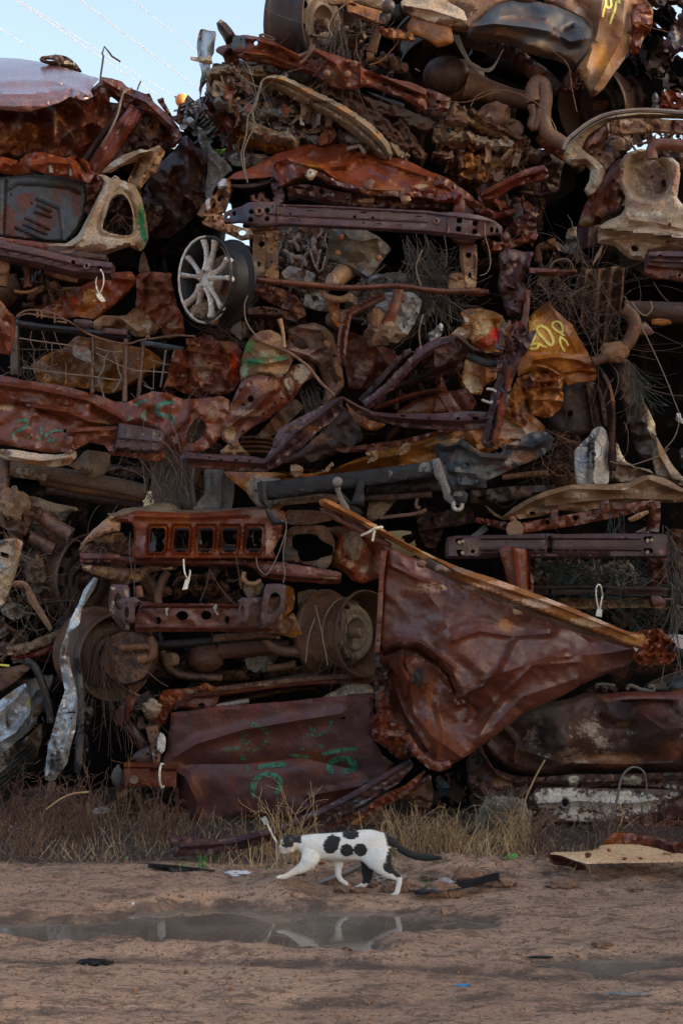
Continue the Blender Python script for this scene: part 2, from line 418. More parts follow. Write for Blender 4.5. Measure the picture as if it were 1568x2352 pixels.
def outline(Q, w):
    """ribbon outline round a polyline; w a number or one width per point"""
    n = len(Q); w = np.full(n, w, float) if np.isscalar(w) else np.asarray(w, float)
    T = np.gradient(Q, axis=0); T /= np.hypot(T[:, 0], T[:, 1])[:, None] + 1e-9; N = np.stack([-T[:, 1], T[:, 0]],1)
    return np.concatenate([Q + N * w[:, None] / 2,(Q - N * w[:, None] / 2)[::-1]])
def BM(par, name, mat, crop, pts, w, y, sk=0.05,ridge=None, sm=0,rs=3, **k):
    """pressed steel channel following a polyline"""
    P = np.array([p[:2] for p in pts], float)
    ww = np.array([p[2] if len(p) > 2 else w for p in pts], float)
    for _ in range(rs and 1):
        if len(P) > 2:
            P = chaikin(P, 1, False); ww = chaikin(np.stack([ww, ww],1),1, False)[:, 0]
    o = outline(P, ww)
    if ridge is not None:
        cr = list(k.pop('cr',[]))
        for off, amp, rw in ridge:
            T = np.gradient(P, axis=0); T /= np.hypot(T[:, 0], T[:, 1])[:, None] + 1e-9
            cr.append(((P + np.stack([-T[:, 1], T[:, 0]],1) * (ww * off)[:, None]).tolist(), amp, rw))
        k['cr'] = cr
    k.setdefault('roll',(4,0.005)); k.setdefault('jag',0.4); k.setdefault('n',0.008)
    return S(par, name, mat, crop, o.tolist(), y, sk=sk, sm=sm, beam=True, **k)

def catmull(P, k=5):
    P = np.asarray(P, float)
    if len(P) < 3: return P
    Q = np.concatenate([[2 * P[0] - P[1]], P, [2 * P[-1] - P[-2]]]); o = []
    for i in range(1, len(Q) - 2):
        a, b, c, d = Q[i - 1], Q[i], Q[i + 1], Q[i + 2]
        for t in np.arange(k) / k:
            o.append(.5 * (2 * b + (c - a) * t + (2 * a - 5 * b + 4 * c - d) * t * t + (3 * b - a - 3 * c + d) * t ** 3))
    o.append(P[-1]); return np.array(o)
def tube_geo(P, r, ns=8, cap=True, v0=0, flat=1.0):
    P = np.asarray(P, float); n = len(P); r = np.full(n, r) if np.isscalar(r) else np.interp(np.linspace(0,1, n), np.linspace(0,1, len(r)), r)
    T = np.gradient(P, axis=0); T /= np.linalg.norm(T, axis=1)[:, None] + 1e-12
    up = np.array([0.13,0.2,1.0]) if abs(T[0][2]) < .8 else np.array([1.0,0.1,0.1])
    V = []; a = np.cross(T[0], up); a /= np.linalg.norm(a)
    for i in range(n):
        a = a - T[i] * (a @ T[i]); a /= np.linalg.norm(a) + 1e-12; b = np.cross(T[i], a)
        for k in range(ns):
            t = 2 * math.pi * k / ns; V.append(P[i] + r[i] * (math.cos(t) * a + flat * math.sin(t) * b))
    F = [[v0 + i * ns + k, v0 + i * ns + (k + 1) % ns, v0 + (i + 1) * ns + (k + 1) % ns, v0 + (i + 1) * ns + k] for i in range(n - 1) for k in range(ns)]
    if cap: F += [[v0 + k for k in range(ns)][::-1],[v0 + (n - 1) * ns + k for k in range(ns)]]
    return V, F
def T(par, name, mat, crop, pts, r, y, ns=8,k=5, wob=0.0, label=None, kind=None, flat=1.0):
    """pipe or wire; points (x, y[, depth offset])"""
    P = []; r = np.array(r, float); r = np.where(r > .018,.018 + (r - .018) * .6, r); r = float(r) if r.ndim == 0 else r.tolist()
    for p in pts:
        q = D(crop, [p])[0]; P.append(W(q[0], q[1], y + (p[2] if len(p) > 2 else 0)))
    P = catmull(P, k) if k else np.array(P)
    if wob: P = P + NR.normal(0, wob, P.shape)
    V, F = tube_geo(P, r, ns, flat=flat)
    return mesh_obj(par, name, mat, V, F, sharp=50, label=label, kind=kind)
def MT(par, name, mats, lines, kind='stuff', ns=4, label=None):
    """many wires in one mesh: lines = [(P, r, material index)]"""
    V = []; F = []; mi = []
    for P, r, m in lines:
        v, f = tube_geo(P, r, ns, False, len(V)); V += v; F += f; mi += [m] * len(f)
    return mesh_obj(par, name, mats, V, F, mi, sharp=None, kind=kind, label=label)
def nest(par, name, mats, crop, poly, n, y, L=0.25,r=0.0012,dy=0.15,curl=1.0, grav=0.3,dirn=None, kind='stuff'):
    """tangle of thin wires or cords within an outline"""
    Q = D(crop, poly); lo, hi = Q.min(0), Q.max(0); lines = []
    while len(lines) < n:
        p = NR.uniform(lo, hi)
        if not inpoly(p[None], Q)[0]: continue
        d = y + NR.uniform(-dy, dy); a = np.array(W(p[0], p[1], d))
        v = NR.normal(0,1,3) if dirn is None else np.array(dirn) + NR.normal(0,.25,3)
        v /= np.linalg.norm(v); ax = NR.normal(0,1,3); P = [a]; ll = L * NR.uniform(.5,1.3)
        for i in range(9):
            v = v + np.cross(ax, v) * .16 * curl + NR.normal(0,.1,3) * curl; v[2] -= grav * .06; v /= np.linalg.norm(v); P.append(P[-1] + v * ll / 9)
        lines.append((np.array(P), r * NR.uniform(.7,1.4), NR.randint(len(mats))))
    return MT(par, name, mats, lines, kind, 3)

def box_geo(c, sz, rot, v0=0, taper=0.0, rng=NR):
    M = Euler(rot).to_matrix(); V = []
    for x in (-1,1):
        for yv in (-1,1):
            for z in (-1,1):
                j = 1 + rng.uniform(-taper, taper)
                V.append(tuple(Vector(c) + M @ Vector((x * sz[0] / 2 * j, yv * sz[1] / 2, z * sz[2] / 2 * j))))
    F = [[0,1,3,2],[4,6,7,5],[0,4,5,1],[2,3,7,6],[0,2,6,4],[1,5,7,3]]
    return V, [[v0 + i for i in f] for f in F]
def shard_geo(c, sz, asp, v0=0,k=5):
    """small torn, folded scrap of sheet"""
    M = Euler(NR.uniform(-3,3,3)).to_matrix(); sd_ = NR.uniform(0,500)
    u = np.linspace(-.5,.5, k); U, Vv = np.meshgrid(u, u); U = U.ravel(); Vv = Vv.ravel()
    Z = .35 * np.abs(perlin(U * 2.2 + sd_, Vv * 2.2)) + .2 * np.abs(perlin(U * 5 + sd_, Vv * 5 + 9)) + .25 * NR.normal() * U * U * 2
    U = U * (1 + .5 * perlin(Vv * 3 + sd_, U * 0 + 3.3)); Vv = Vv * asp * (1 + .5 * perlin(U * 3 + sd_, U * 0 + 8.3))
    P = np.stack([U, Vv, Z],1) * sz @ np.array(M).T + np.array(c)
    F = [[v0 + j * k + i, v0 + j * k + i + 1, v0 + (j + 1) * k + i + 1, v0 + (j + 1) * k + i] for j in range(k - 1) for i in range(k - 1)]
    return P.tolist(), F
def scraps(par, name, mats, crop, poly, n, y, dy=0.1, size=(0.04,0.14), asp=(0.25,0.8),k=5, kind='stuff', lumps=0.0):
    Q = D(crop, poly); lo, hi = Q.min(0), Q.max(0); V = []; F = []; mi = []; c = 0; size = (size[0] * .75, size[1] * .85); mats = [{'brown': 'dark', 'tan': 'brown', 'mud': 'brown', 'layer': 'mud', 'dark': 'deep'}.get(q, q) for q in mats] if name == 'debris' and crop in (4,8,9,10,11,13) else mats; size = (size[0] * .7, size[1] * .7) if name == 'engine_clutter' else size; n = int(n * (.75 if name == 'debris' else 1.9))  # debris low in the stack gets darker materials, painting shade into recesses
    while c < n:
        p = NR.uniform(lo, hi)
        if not inpoly(p[None], Q)[0]: continue
        w = W(p[0], p[1], y + NR.uniform(-dy, dy)); s = NR.uniform(*size)
        if NR.rand() < lumps:
            t = NR.rand()
            a = Vector(w); dr = Vector(NR.normal(0,1,3)).normalized() * s * .6; k_ = NR.randint(4,8); uu = np.linspace(-1,1, k_); bd = Vector(NR.normal(0,1,3)) * s * .3
            if t < .45: pr = s * np.repeat(NR.uniform(.08,.34, k_ // 2 + 1),2)[:k_]; uu = np.sort(np.concatenate([uu[::2], uu[::2] + .02]))[:k_]; pr = pr[:len(uu)]; nsd = NR.randint(5,11)
            elif t < .8: pr = s * NR.uniform(.06,.13) * np.ones(k_); dr = dr * 1.6; bd = bd * 2; nsd = 6
            else: pr = s * NR.uniform(.18,.36, k_); nsd = 5
            v, f = tube_geo([a + dr * u + bd * u * u for u in uu], pr.tolist() + [0] * 0 if len(pr) == len(uu) else float(pr[0]), nsd, True, len(V)); v = [tuple(q) for q in v]
        else: v, f = shard_geo(w, s, NR.uniform(*asp), len(V), k)
        V += v; F += f; mi += [NR.randint(len(mats))] * len(f); c += 1
    return mesh_obj(par, name, mats, V, F, mi, sharp=30, kind=kind)
def lump(par, name, mat, c, r, n=0.25, sc=3.0, sub=3, label=None, kind=None, tint=None):
    bm = bmesh.new(); bmesh.ops.create_icosphere(bm, subdivisions=sub, radius=1.0)
    P = np.array([tuple(v.co) for v in bm.verts]); F = [[v.index for v in f.verts] for f in bm.faces]; bm.free()
    s = NR.uniform(0,300)
    k = 1 + n * (fbm(P[:, 0] * sc * .5 + s, P[:, 1] * sc * .5 + P[:, 2] * 2) + .6 * np.abs(fbm(P[:, 2] * sc * .7 + s, P[:, 0] * sc * .7 - P[:, 1])))
    r = np.array(r, float); r = np.where(r > .06,.06 + (r - .06) * .45, r); P = P * k[:, None] * r + np.array(c)
    return mesh_obj(par, name, mat, P, F, label=label, kind=kind)
def hulk(par, x0, y0, x1, y1, d0, d1,mat='deep', name='body_shell', am=0.09, crop=0, world=None):  # near black to darken gaps; some are widened out of view for shade
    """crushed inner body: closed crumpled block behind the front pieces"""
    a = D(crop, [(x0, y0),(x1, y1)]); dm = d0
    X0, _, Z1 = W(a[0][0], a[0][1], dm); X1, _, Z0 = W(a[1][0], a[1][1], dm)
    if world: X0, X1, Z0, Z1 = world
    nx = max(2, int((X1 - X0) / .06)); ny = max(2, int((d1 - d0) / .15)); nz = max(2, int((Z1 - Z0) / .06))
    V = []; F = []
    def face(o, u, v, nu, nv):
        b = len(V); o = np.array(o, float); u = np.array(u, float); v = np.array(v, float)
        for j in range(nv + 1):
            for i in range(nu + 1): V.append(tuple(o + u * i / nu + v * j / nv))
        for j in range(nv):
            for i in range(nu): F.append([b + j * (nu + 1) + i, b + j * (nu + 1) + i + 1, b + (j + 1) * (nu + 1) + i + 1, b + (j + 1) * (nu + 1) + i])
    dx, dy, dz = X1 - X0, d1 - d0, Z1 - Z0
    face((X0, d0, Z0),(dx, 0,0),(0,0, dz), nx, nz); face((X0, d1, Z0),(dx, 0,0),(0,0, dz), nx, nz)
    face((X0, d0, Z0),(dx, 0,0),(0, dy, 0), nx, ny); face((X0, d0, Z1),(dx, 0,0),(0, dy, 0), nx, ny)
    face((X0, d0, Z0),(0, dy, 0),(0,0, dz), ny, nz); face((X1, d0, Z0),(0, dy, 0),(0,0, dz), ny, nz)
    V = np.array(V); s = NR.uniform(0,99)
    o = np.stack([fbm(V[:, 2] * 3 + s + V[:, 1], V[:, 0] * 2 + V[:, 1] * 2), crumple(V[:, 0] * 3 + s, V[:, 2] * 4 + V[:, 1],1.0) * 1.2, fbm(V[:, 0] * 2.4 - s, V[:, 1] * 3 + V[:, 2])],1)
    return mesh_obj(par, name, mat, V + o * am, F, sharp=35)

def wheel(par, crop, cx, cy, rp, y, yaw, pitch=0, width=0.19, style='steel', mat='brown', mat2=None, name='wheel', spin=0.0, face=None, holes=10, R=None):
    """road wheel: barrel, disc with openings, hub; axis towards the camera turned by yaw"""
    c = WP(crop, cx, cy, y); R_ = R or rp * CR[crop][2] / FP * y
    M = (Euler((0,0, yaw)).to_matrix() @ Euler((pitch, 0,0)).to_matrix())
    def tr(P): return np.array(P) @ np.array(M).T + np.array(c)
    prof = [(1.0,0),(1.0,.05),(.965,.06),(.95,.10),(.90,.14),(.88,.22),(.84,.36),(.80,.48),(.82,.56),(.86,.70),(.88,.82),(.94,.88),(.97,.92),(1.0,.93),(1.0,1.0),(.975,1.0),(.93,.94),(.86,.86),(.80,.66),(.77,.48),(.82,.34),(.86,.2),(.90,.10),(.935,.06),(.97,0)]
    ns = 56; V = []; F = []
    for r, a in prof:
        for k in range(ns):
            t = 2 * math.pi * k / ns; V.append((math.cos(t) * r * R_, a * width, math.sin(t) * r * R_))
    m = len(prof)
    for i in range(m):
        for k in range(ns): F.append([i * ns + k, i * ns + (k + 1) % ns, ((i + 1) % m) * ns + (k + 1) % ns, ((i + 1) % m) * ns + k])
    wob = NR.uniform(0,50); V = np.array(V, float); V *= (1 + .012 * fbm(V[:, 0] * 9 + wob, V[:, 2] * 9))[:, None]
    rim = mesh_obj(par, name, mat, tr(V), F, sharp=40)
    mat2 = mat2 or mat
    # disc with openings, built in wheel plane with CDT
    if style == 'steel':
        rings = [(.80,.30),(.74,.26),(.60,.22),(.52,.16),(.40,.14),(.30,.20),(.12,.22)]
        hs = []
        for k in range(holes):
            t = 2 * math.pi * (k + .5) / holes + spin; hs.append((.66 * math.cos(t),.66 * math.sin(t),.085,.055, t + math.pi / 2))
    P = []; E = []; HH = []
    def ringpts(Q):
        b = len(P); P.extend(Q); E.extend([(b + i, b + (i + 1) % len(Q)) for i in range(len(Q))])
    if style == 'steel':
        ringpts([(.82 * math.cos(2 * math.pi * k / 48),.82 * math.sin(2 * math.pi * k / 48)) for k in range(48)])
        for hx, hy, ra, rb, ta in hs:
            q = [(hx + ra * math.cos(u) * math.cos(ta) - rb * math.sin(u) * math.sin(ta), hy + ra * math.cos(u) * math.sin(ta) + rb * math.sin(u) * math.cos(ta)) for u in np.linspace(0,6.283,12, endpoint=False)]
            ringpts(q); HH.append(np.array(q))
        ctr = [(.1 * math.cos(u),.1 * math.sin(u)) for u in np.linspace(0,6.283,14, endpoint=False)]; ringpts(ctr); HH.append(np.array(ctr))
        for rr in (.76,.60,.52,.44,.36,.28,.2):
            for k in range(int(60 * rr) + 6):
                t = 2 * math.pi * k / (int(60 * rr) + 6); q = (rr * math.cos(t), rr * math.sin(t))
                if all(not inpoly(np.array([q]), h)[0] and poly_dist(np.array([q]), h)[0] > .012 for h in HH): P.append(q)
        def dep(r): return np.interp(r, [0,.12,.25,.34,.42,.54,.62,.72,.82],[.30,.28,.26,.16,.20,.16,.18,.26,.36]) * width * 1.3
        vs, es, fs, *_ = delaunay_2d_cdt([Vector(p) for p in P], E, [],0,1e-5)
        A = np.array([tuple(v) for v in vs]); fa = np.array([f for f in fs if len(f) == 3]); cen = A[fa].mean(1); ok = np.ones(len(fa), bool)
        for h in HH: ok &= ~inpoly(cen, h)
        fa = fa[ok]; rr = np.hypot(A[:, 0], A[:, 1]); V = np.stack([A[:, 0] * R_, dep(rr), A[:, 1] * R_],1)
        mesh_obj(rim, 'disc', mat2, tr(V), fa.tolist(), sharp=40)
        v, f = tube_geo([(0, width * .5,0),(0, width * .15,0),(0, width * .1,0)],[R_ * .13, R_ * .12, R_ * .08],14)
        mesh_obj(rim, 'hub', mat2, tr(v), f)
    else:   # cast alloy: five twin spokes
        for k in range(5):
            for side in (-1,1):
                t = 2 * math.pi * k / 5 + spin; V = []; F = []
                a0 = t + side * .14; a1 = t + side * .24
                Pp = []
                for u in np.linspace(0,1,7):
                    r = (.2 + u * .72) * R_; a = a0 + (a1 - a0) * u ** .8; Pp.append((math.cos(a) * r, width * (.06 + .10 * (1 - u) ** 2 * 0 + .05 * math.sin(u * 3.1)), math.sin(a) * r))
                v, f = tube_geo(Pp, [R_ * .13, R_ * .085, R_ * .08, R_ * .12],8, True, 0,.55)
                mesh_obj(rim, 'spoke', mat2, tr(v), f, sharp=60)
        v, f = tube_geo([(0, width * .45,0),(0, width * .08,0),(0, width * .03,0),(0, width * .08,0),(0, width * .09,0)],[R_ * .27, R_ * .27, R_ * .24, R_ * .12, R_ * .08],20)
        mesh_obj(rim, 'hub', mat2, tr(v), f)
        for k in range(6):
            t = 2 * math.pi * (k + .5) / 6 + spin; p = np.array((math.cos(t) * R_ * .19, width * .04, math.sin(t) * R_ * .19))
            v, f = tube_geo([p, p + (0,-.012,0), p + (0,-.014,0)],[R_ * .035, R_ * .035, R_ * .02],8); mesh_obj(rim, 'nut', 'alu', tr(v), f)
        V = []; F = []
        v, f = tube_geo([(0, width * .75,0),(0, width * .7,0)],[R_ * .62, R_ * .62],28); mesh_obj(rim, 'brake_disc', 'brown', tr(v), f)
    return rim
def ring(par, name, mat, crop, cx, cy, rx, ry, r, y, ang=0, **k):
    pts = []
    for t in np.linspace(0,2 * math.pi, 25):
        pts.append((cx + rx * math.cos(t) * math.cos(ang) - ry * math.sin(t) * math.sin(ang), cy + rx * math.cos(t) * math.sin(ang) + ry * math.sin(t) * math.cos(ang)))
    return T(par, name, mat, crop, pts, r, y, k=0, **k)
def stroke(par, name, mat, crop, pts, w, of, eps=0.006, label=None):
    """spray-painted stroke lying on a sheet"""
    P = chaikin(np.array([p[:2] for p in pts], float),2, False); o = outline(P, np.interp(np.linspace(0,1, len(P)),[0,.12,.5,.88,1],[w * .6, w, w * 1.05, w, w * .6]))
    dep = depthf[of.name]
    Q = D(crop, o.tolist()); Q = resample(Q, 3); lo, hi = Q.min(0), Q.max(0)
    X, Y = np.meshgrid(np.arange(lo[0], hi[0],3.5), np.arange(lo[1], hi[1],3.5)); G = np.stack([X.ravel(), Y.ravel()],1)
    if len(G): G = G[inpoly(G, Q)]
    if len(G): G = G[poly_dist(G, Q) > 1.2]
    A = np.concatenate([Q, G]) if len(G) else Q
    n = len(Q); vs, es, fs, *_ = delaunay_2d_cdt([Vector(p) for p in A.tolist()],[(i, (i + 1) % n) for i in range(n)],[],0,1e-4)
    P = np.array([tuple(v) for v in vs]); F = [f for f in fs if len(f) == 3 and inpoly(P[list(f)].mean(0)[None], Q)[0]]
    return mesh_obj(of, name, mat, WA(P, dep(P) - eps), F, sharp=None, label=label)
def hoop(par_label, crop, pts, y, tagq=None, r=0.0035,mat='plastic', name='cable_tie'):
    """plastic seal tie with its tag, hanging on a wreck"""
    q = D(crop, [pts[0]])[0]
    t = thing(name, par_label, 'cable tie', W(q[0], q[1], y))
    T(t, 'loop', mat, crop, pts, r, y, ns=6)
    if tagq: S(t, 'tag', mat, crop, tagq, y - 0.01,n=0,sk=0.006,res=5,jag=0,roll=None, sm=0)
    return t
# ================================================================== the stack of wrecks
def wreck(label, x, y, d=8.3, group='crushed cars stacked in the scrapyard'):
    return thing('crushed_car', label, 'wrecked car', W(x, y, d), group)
CREAM = (0.42,0.34,0.25); ORG = (0.34,0.13,0.03); TAN = (0.33,0.22,0.13); GRN = (0.02,0.20,0.09); DK = (0.02,0.015,0.015)
PINK = (0.40,0.20,0.14); GREY = (0.25,0.25,0.25); RED = (0.45,0.02,0.02); BR = (0.16,0.07,0.035); PUR = (0.07,0.035,0.04); WHT = (0.55,0.52,0.48)

# ---------------- 1. top left: folded hull under a smooth reflecting roof
w = wreck('folded maroon hull at the upper left under a smooth roof sheet that mirrors the sky',200,420)
hulk(w, -2500,620,900,1100,8.75,10.6, crop=1, am=.13)  # runs far left out of view, widened to shade the yard
S(w, 'roof', 'roofred',1,[(-260,380),(0,360),(120,366),(250,385),(400,420),(520,460),(625,490),(592,530),(570,570),(590,605),(520,630),(440,605),(380,640),(280,672),(180,700),(80,695),(0,685),(-260,700)],
  8.0, fn=lambda p: .75 - 1.9 * (p[:, 1] - 131) / 124 + .95 * ((p[:, 1] - 131) / 124) ** 2,n=.02,ns=70,cr=[([(0,520),(200,505),(420,520),(540,590)],.03,24),([(0,590),(220,590),(430,560)],.03,26),([(380,520),(470,560),(480,600)],.03,24),([(300,400),(420,450),(560,500)],.02,20)],roll=(14,.03),sk=.03,res=8)
S(w, 'side_panel', 'maroon',1,[(-260,640),(200,650),(340,640),(450,600),(560,570),(640,500),(720,560),(820,560),(960,640),(1080,740),(1140,860),(1100,930),(1000,920),(880,960),(780,990),(640,1100),(500,1010),(460,985),(200,960),(0,1010),(-260,1010)],
  8.12,n=.02,cm=(.16,62,.9,1.5),cr=[([(350,650),(345,930)],.10,70),([(600,560),(650,740),(450,820),(360,900)],.09,90),([(120,880),(340,920)],-.06,80),([(690,640),(760,690),(560,900)],.06,60)],
  ph=[[(692,600),(735,630),(752,660),(720,715),(690,640)]],sp=[(150,850,160,90,(.16,.06,.02)),(470,850,60,60,(.13,.06,.045)),(345,760,12,100,(.3,.18,.09))])  # the narrow warm streak paints a sunlit fold edge
S(w, 'roof_rail', 'maroon',1,[(630,480),(700,490),(770,510),(800,545),(870,570),(920,590),(980,650),(1060,720),(1130,800),(1145,870),(1100,900),(1060,800),(960,720),(860,670),(780,625),(740,600),(690,545),(620,535)],
  8.0,cm=(.07,40),n=.02,sk=.12,cr=[([(660,510),(780,580),(920,640),(1080,790)],.05,40)])
BM(w, 'pillar', 'maroon',1,[(865,680,95),(760,820,105),(650,960,100),(590,1070,90)],100,7.98,sk=.08,ridge=[(-.2,.03,30),(.25,.025,25)],sp=[(820,740,70,60,(.26,.11,.10)),(700,900,60,120,(.20,.075,.065))])
BM(w, 'pillar', 'dark',1,[(770,690,40),(640,850,40),(540,1000,44)],40,8.0,sk=.08,ridge=[(0,.02,18)])
BM(w, 'pillar', 'dark',1,[(930,720,60),(820,880,70),(700,1040,60)],60,8.04,sk=.06)
S(w, 'torn_sheet', 'dark',1,[(840,680),(920,700),(1040,760),(1120,840),(1130,900),(1000,915),(880,945),(800,980),(780,940),(830,850)],8.05,cm=(.14,35),sk=.04,hl=[(890,880,12)],sp=[(960,800,60,60,(.12,.05,.02))])
S(w, 'bent_sheet', 'brown',1,[(245,372),(262,352),(330,345),(345,338),(390,345),(420,352),(470,385),(490,410),(510,438),(480,445),(400,425),(300,392)],8.5,cm=(.09,22),sk=.1,ph=[[(270,360),(330,362),(345,380),(300,380)]],sp=[(440,395,40,25, CREAM)])
S(w, 'torn_sheet', 'maroon',1,[(985,625),(1030,610),(1035,640),(1060,680),(1085,730),(1140,715),(1150,750),(1130,780),(1060,725)],8.1,cm=(.06,25),sk=.06,sp=[(1060,690,12,40,(.55,.38,.18))])
T(w, 'bent_wire', 'wire',1,[(632,490),(645,400),(652,350),(644,335),(657,290),(690,330),(705,352),(730,368),(758,386)],.005,8.15,k=0)
T(w, 'bent_wire', 'wirelight',1,[(865,565),(872,540),(887,508)],.004,8.1,k=0)
T(w, 'loose_cable', 'wirelight',1,[(830,555,0),(780,580,-.05),(762,630,-.05),(740,720,-.06),(690,830,-.05),(640,920,0)],.006,7.95)
S(w, 'side_panel', 'dark',1,[(1130,900),(1150,860),(1180,850),(1210,900),(1245,945),(1310,925),(1305,1000),(1290,1060),(1295,1240),(1260,1330),(1180,1400),(1150,1440),(1050,1500),(920,1480),(900,1200),(980,1050),(1080,960)],
  8.25,n=.03,cm=(.2,55,1.2,1.6),cr=[([(1180,855),(1190,1100),(1120,1400)],.09,90)],sp=[(1200,950,60,80,(.06,.02,.025))])
S(w, 'bent_flap', 'dark',1,[(850,1280),(920,1230),(1000,1270),(1050,1300),(1050,1380),(1010,1440),(930,1480),(880,1450)],8.2,cm=(.08,40),sk=.1,roll=(10,.05))

# ---------------- 2. left: cab with dark ribbed panel and cream window quarter
w = wreck('crushed cab at the left with dark ribbed panel and cream window frame sprayed green',160,600)
hulk(w, -2500,1150,860,1700,8.55,10.4, crop=1)  # stretched left beyond view to block light
S(w, 'back_panel', 'bluegrey',1,[(-260,1130),(40,1112),(200,1096),(380,1106),(470,1125),(535,1155),(548,1220),(535,1340),(480,1450),(415,1525),(300,1520),(0,1490),(-260,1480)],8.05,n=.006,roll=(6,.02),sk=.06,res=4,
  cr=[([(60,1190),(110,1155),(250,1160),(420,1180),(500,1215)],.018,14),([(230,1250),(370,1310)],.02,15),([(230,1290),(320,1330)],.02,14),([(220,1330),(320,1365)],.02,14),([(160,1370),(310,1440)],.02,14),([(150,1410),(290,1470)],.02,14),([(100,1430),(260,1500)],.02,14),([(40,1120),(25,1480)],-.02,20),([(370,1320),(390,1500)],.015,14)],
  sp=[(160,1270,70,70,(.10,.028,.016)),(60,1400,60,110,(.085,.025,.016)),(300,1380,90,90,(.07,.028,.02)),(480,1280,40,120,(.08,.025,.018))],hl=[(70,1225,7),(200,1280,8)])
S(w, 'folded_panel', 'redrust',1,[(-260,980),(0,985),(40,990),(110,1010),(180,1050),(235,1082),(100,1098),(40,1090),(0,1080),(-260,1110)],8.0,cm=(.07,50),sk=.05)
S(w, 'folded_panel', 'redrust',1,[(170,965),(260,955),(380,985),(405,992),(460,980),(520,992),(560,1020),(575,1070),(622,1082),(560,1150),(480,1130),(380,1105),(290,1095),(200,1060),(120,1010)],7.95,cm=(.06,40),cr=[([(300,1020),(450,1030),(470,1110)],.05,40),([(480,1000),(540,1080)],-.05,30)],sk=.06)
for (x, y) in ((322,1060),(452,1080)):
    T(w, 'bolt', 'alu',1,[(x, y + 28),(x - 2, y - 18)],.012,7.93,k=0)
S(w, 'window_frame', 'cream',1,[(600,1092),(660,1100),(700,1122),(722,1102),(745,1112),(760,1130),(850,1160),(890,1240),(920,1380),(932,1500),(900,1560),(880,1578),(810,1545),(760,1560),(650,1600),(560,1602),(450,1592),(280,1585),(0,1545),(-200,1540),(-200,1492),(0,1492),(300,1528),(420,1532),(490,1480),(540,1390),(590,1290),(640,1190),(655,1140)],
  7.9,n=.008,ph=[[(690,1250),(730,1222),(770,1218),(806,1250),(835,1330),(838,1400),(838,1470),(800,1484),(700,1470),(642,1440),(640,1410),(660,1350)]],ctrl=[(860,1200,.10),(930,1450,.22),(640,1300,0),(750,1520,0)],roll=(8,.04),sk=.08,
  cr=[([(615,1440),(640,1330),(680,1240),(760,1190),(810,1220),(850,1320),(860,1470),(800,1505),(640,1480),(615,1440)],-.022,18),([(0,1520),(300,1545),(450,1550),(520,1500),(620,1260)],.02,20)],
  sp=[(890,1380,24,110, GRN, 1),(905,1480,22,60, GRN),(600,1560,80,30, BR),(480,1570,60,25,(.11,.05,.04)),(870,1540,30,30, BR),(100,1520,300,30,(.12,.045,.03)),(780,1180,30,40, WHT)],hl=[(722,1120,5),(508,1522,5),(840,1450,5),(650,1420,4)])
S(w, 'inner_panel', 'dark',1,[(600,1180),(860,1180),(880,1500),(600,1500)],8.35,cm=(.12,40),sp=[(750,1380,50,50, BR)])
nest(w, 'rag_of_wires',['wirelight', 'wire'],1,[(680,1370),(820,1370),(820,1470),(680,1470)],22,8.1,L=.15)
S(w, 'hinge_panel', 'maroon',1,[(540,1150),(560,1110),(610,1095),(655,1130),(640,1180),(600,1270),(560,1360),(530,1330),(545,1250)],7.98,cm=(.10,26),hl=[(545,1280,9,14),(590,1210,7)],sk=.05)
S(w, 'cream_flap', 'tan',1,[(635,1085),(690,1030),(760,980),(830,955),(885,935),(925,945),(1000,912),(1042,950),(1000,1030),(985,1080),(930,1120),(880,1190),(850,1160),(800,1140),(840,1060),(860,1010),(760,1040),(700,1080)],
  7.85,cm=(.08,35),cr=[([(690,1070),(880,960),(940,950)],.07,35),([(1000,930),(930,1050),(870,1160)],.06,45),([(880,1000),(840,1100)],-.07,40)],sp=[(720,1020,80,30, CREAM),(900,950,40,20, CREAM),(950,1090,60,80,(.14,.075,.04))],sk=.04)
BM(w, 'sill_beam', 'purple',4,[(-200,190,110),(0,225,110),(250,275,105),(470,330,105),(700,350,84)],100,7.72,sk=.12,ridge=[(-.12,.02,14),(.3,.02,14)],
   hl=[(460,307,15),(545,331,9),(630,343,15)],rs=0)
ring(w, 'bolt_hole_rim', 'purple',4,545,331,15,17,.006,7.705)
BM(w, 'sill_beam', 'maroon',4,[(-200,160,30),(0,165,34),(270,205,34)],32,7.75,sk=.1)
BM(w, 'sill_beam', 'dark',4,[(270,215,40),(480,258,44),(665,275,30)],40,7.8,sk=.1,sp=[(420,240,60,12, BR)])
hoop('curved white tie threaded through the end hole of the sill beam at the left',4,[(632,352),(650,385,-.04),(652,440,-.06),(630,500,-.05),(612,480,-.03),(604,430,0),(612,395,.05)],7.70,[(606,505),(635,500),(665,552),(640,556),(612,530)])

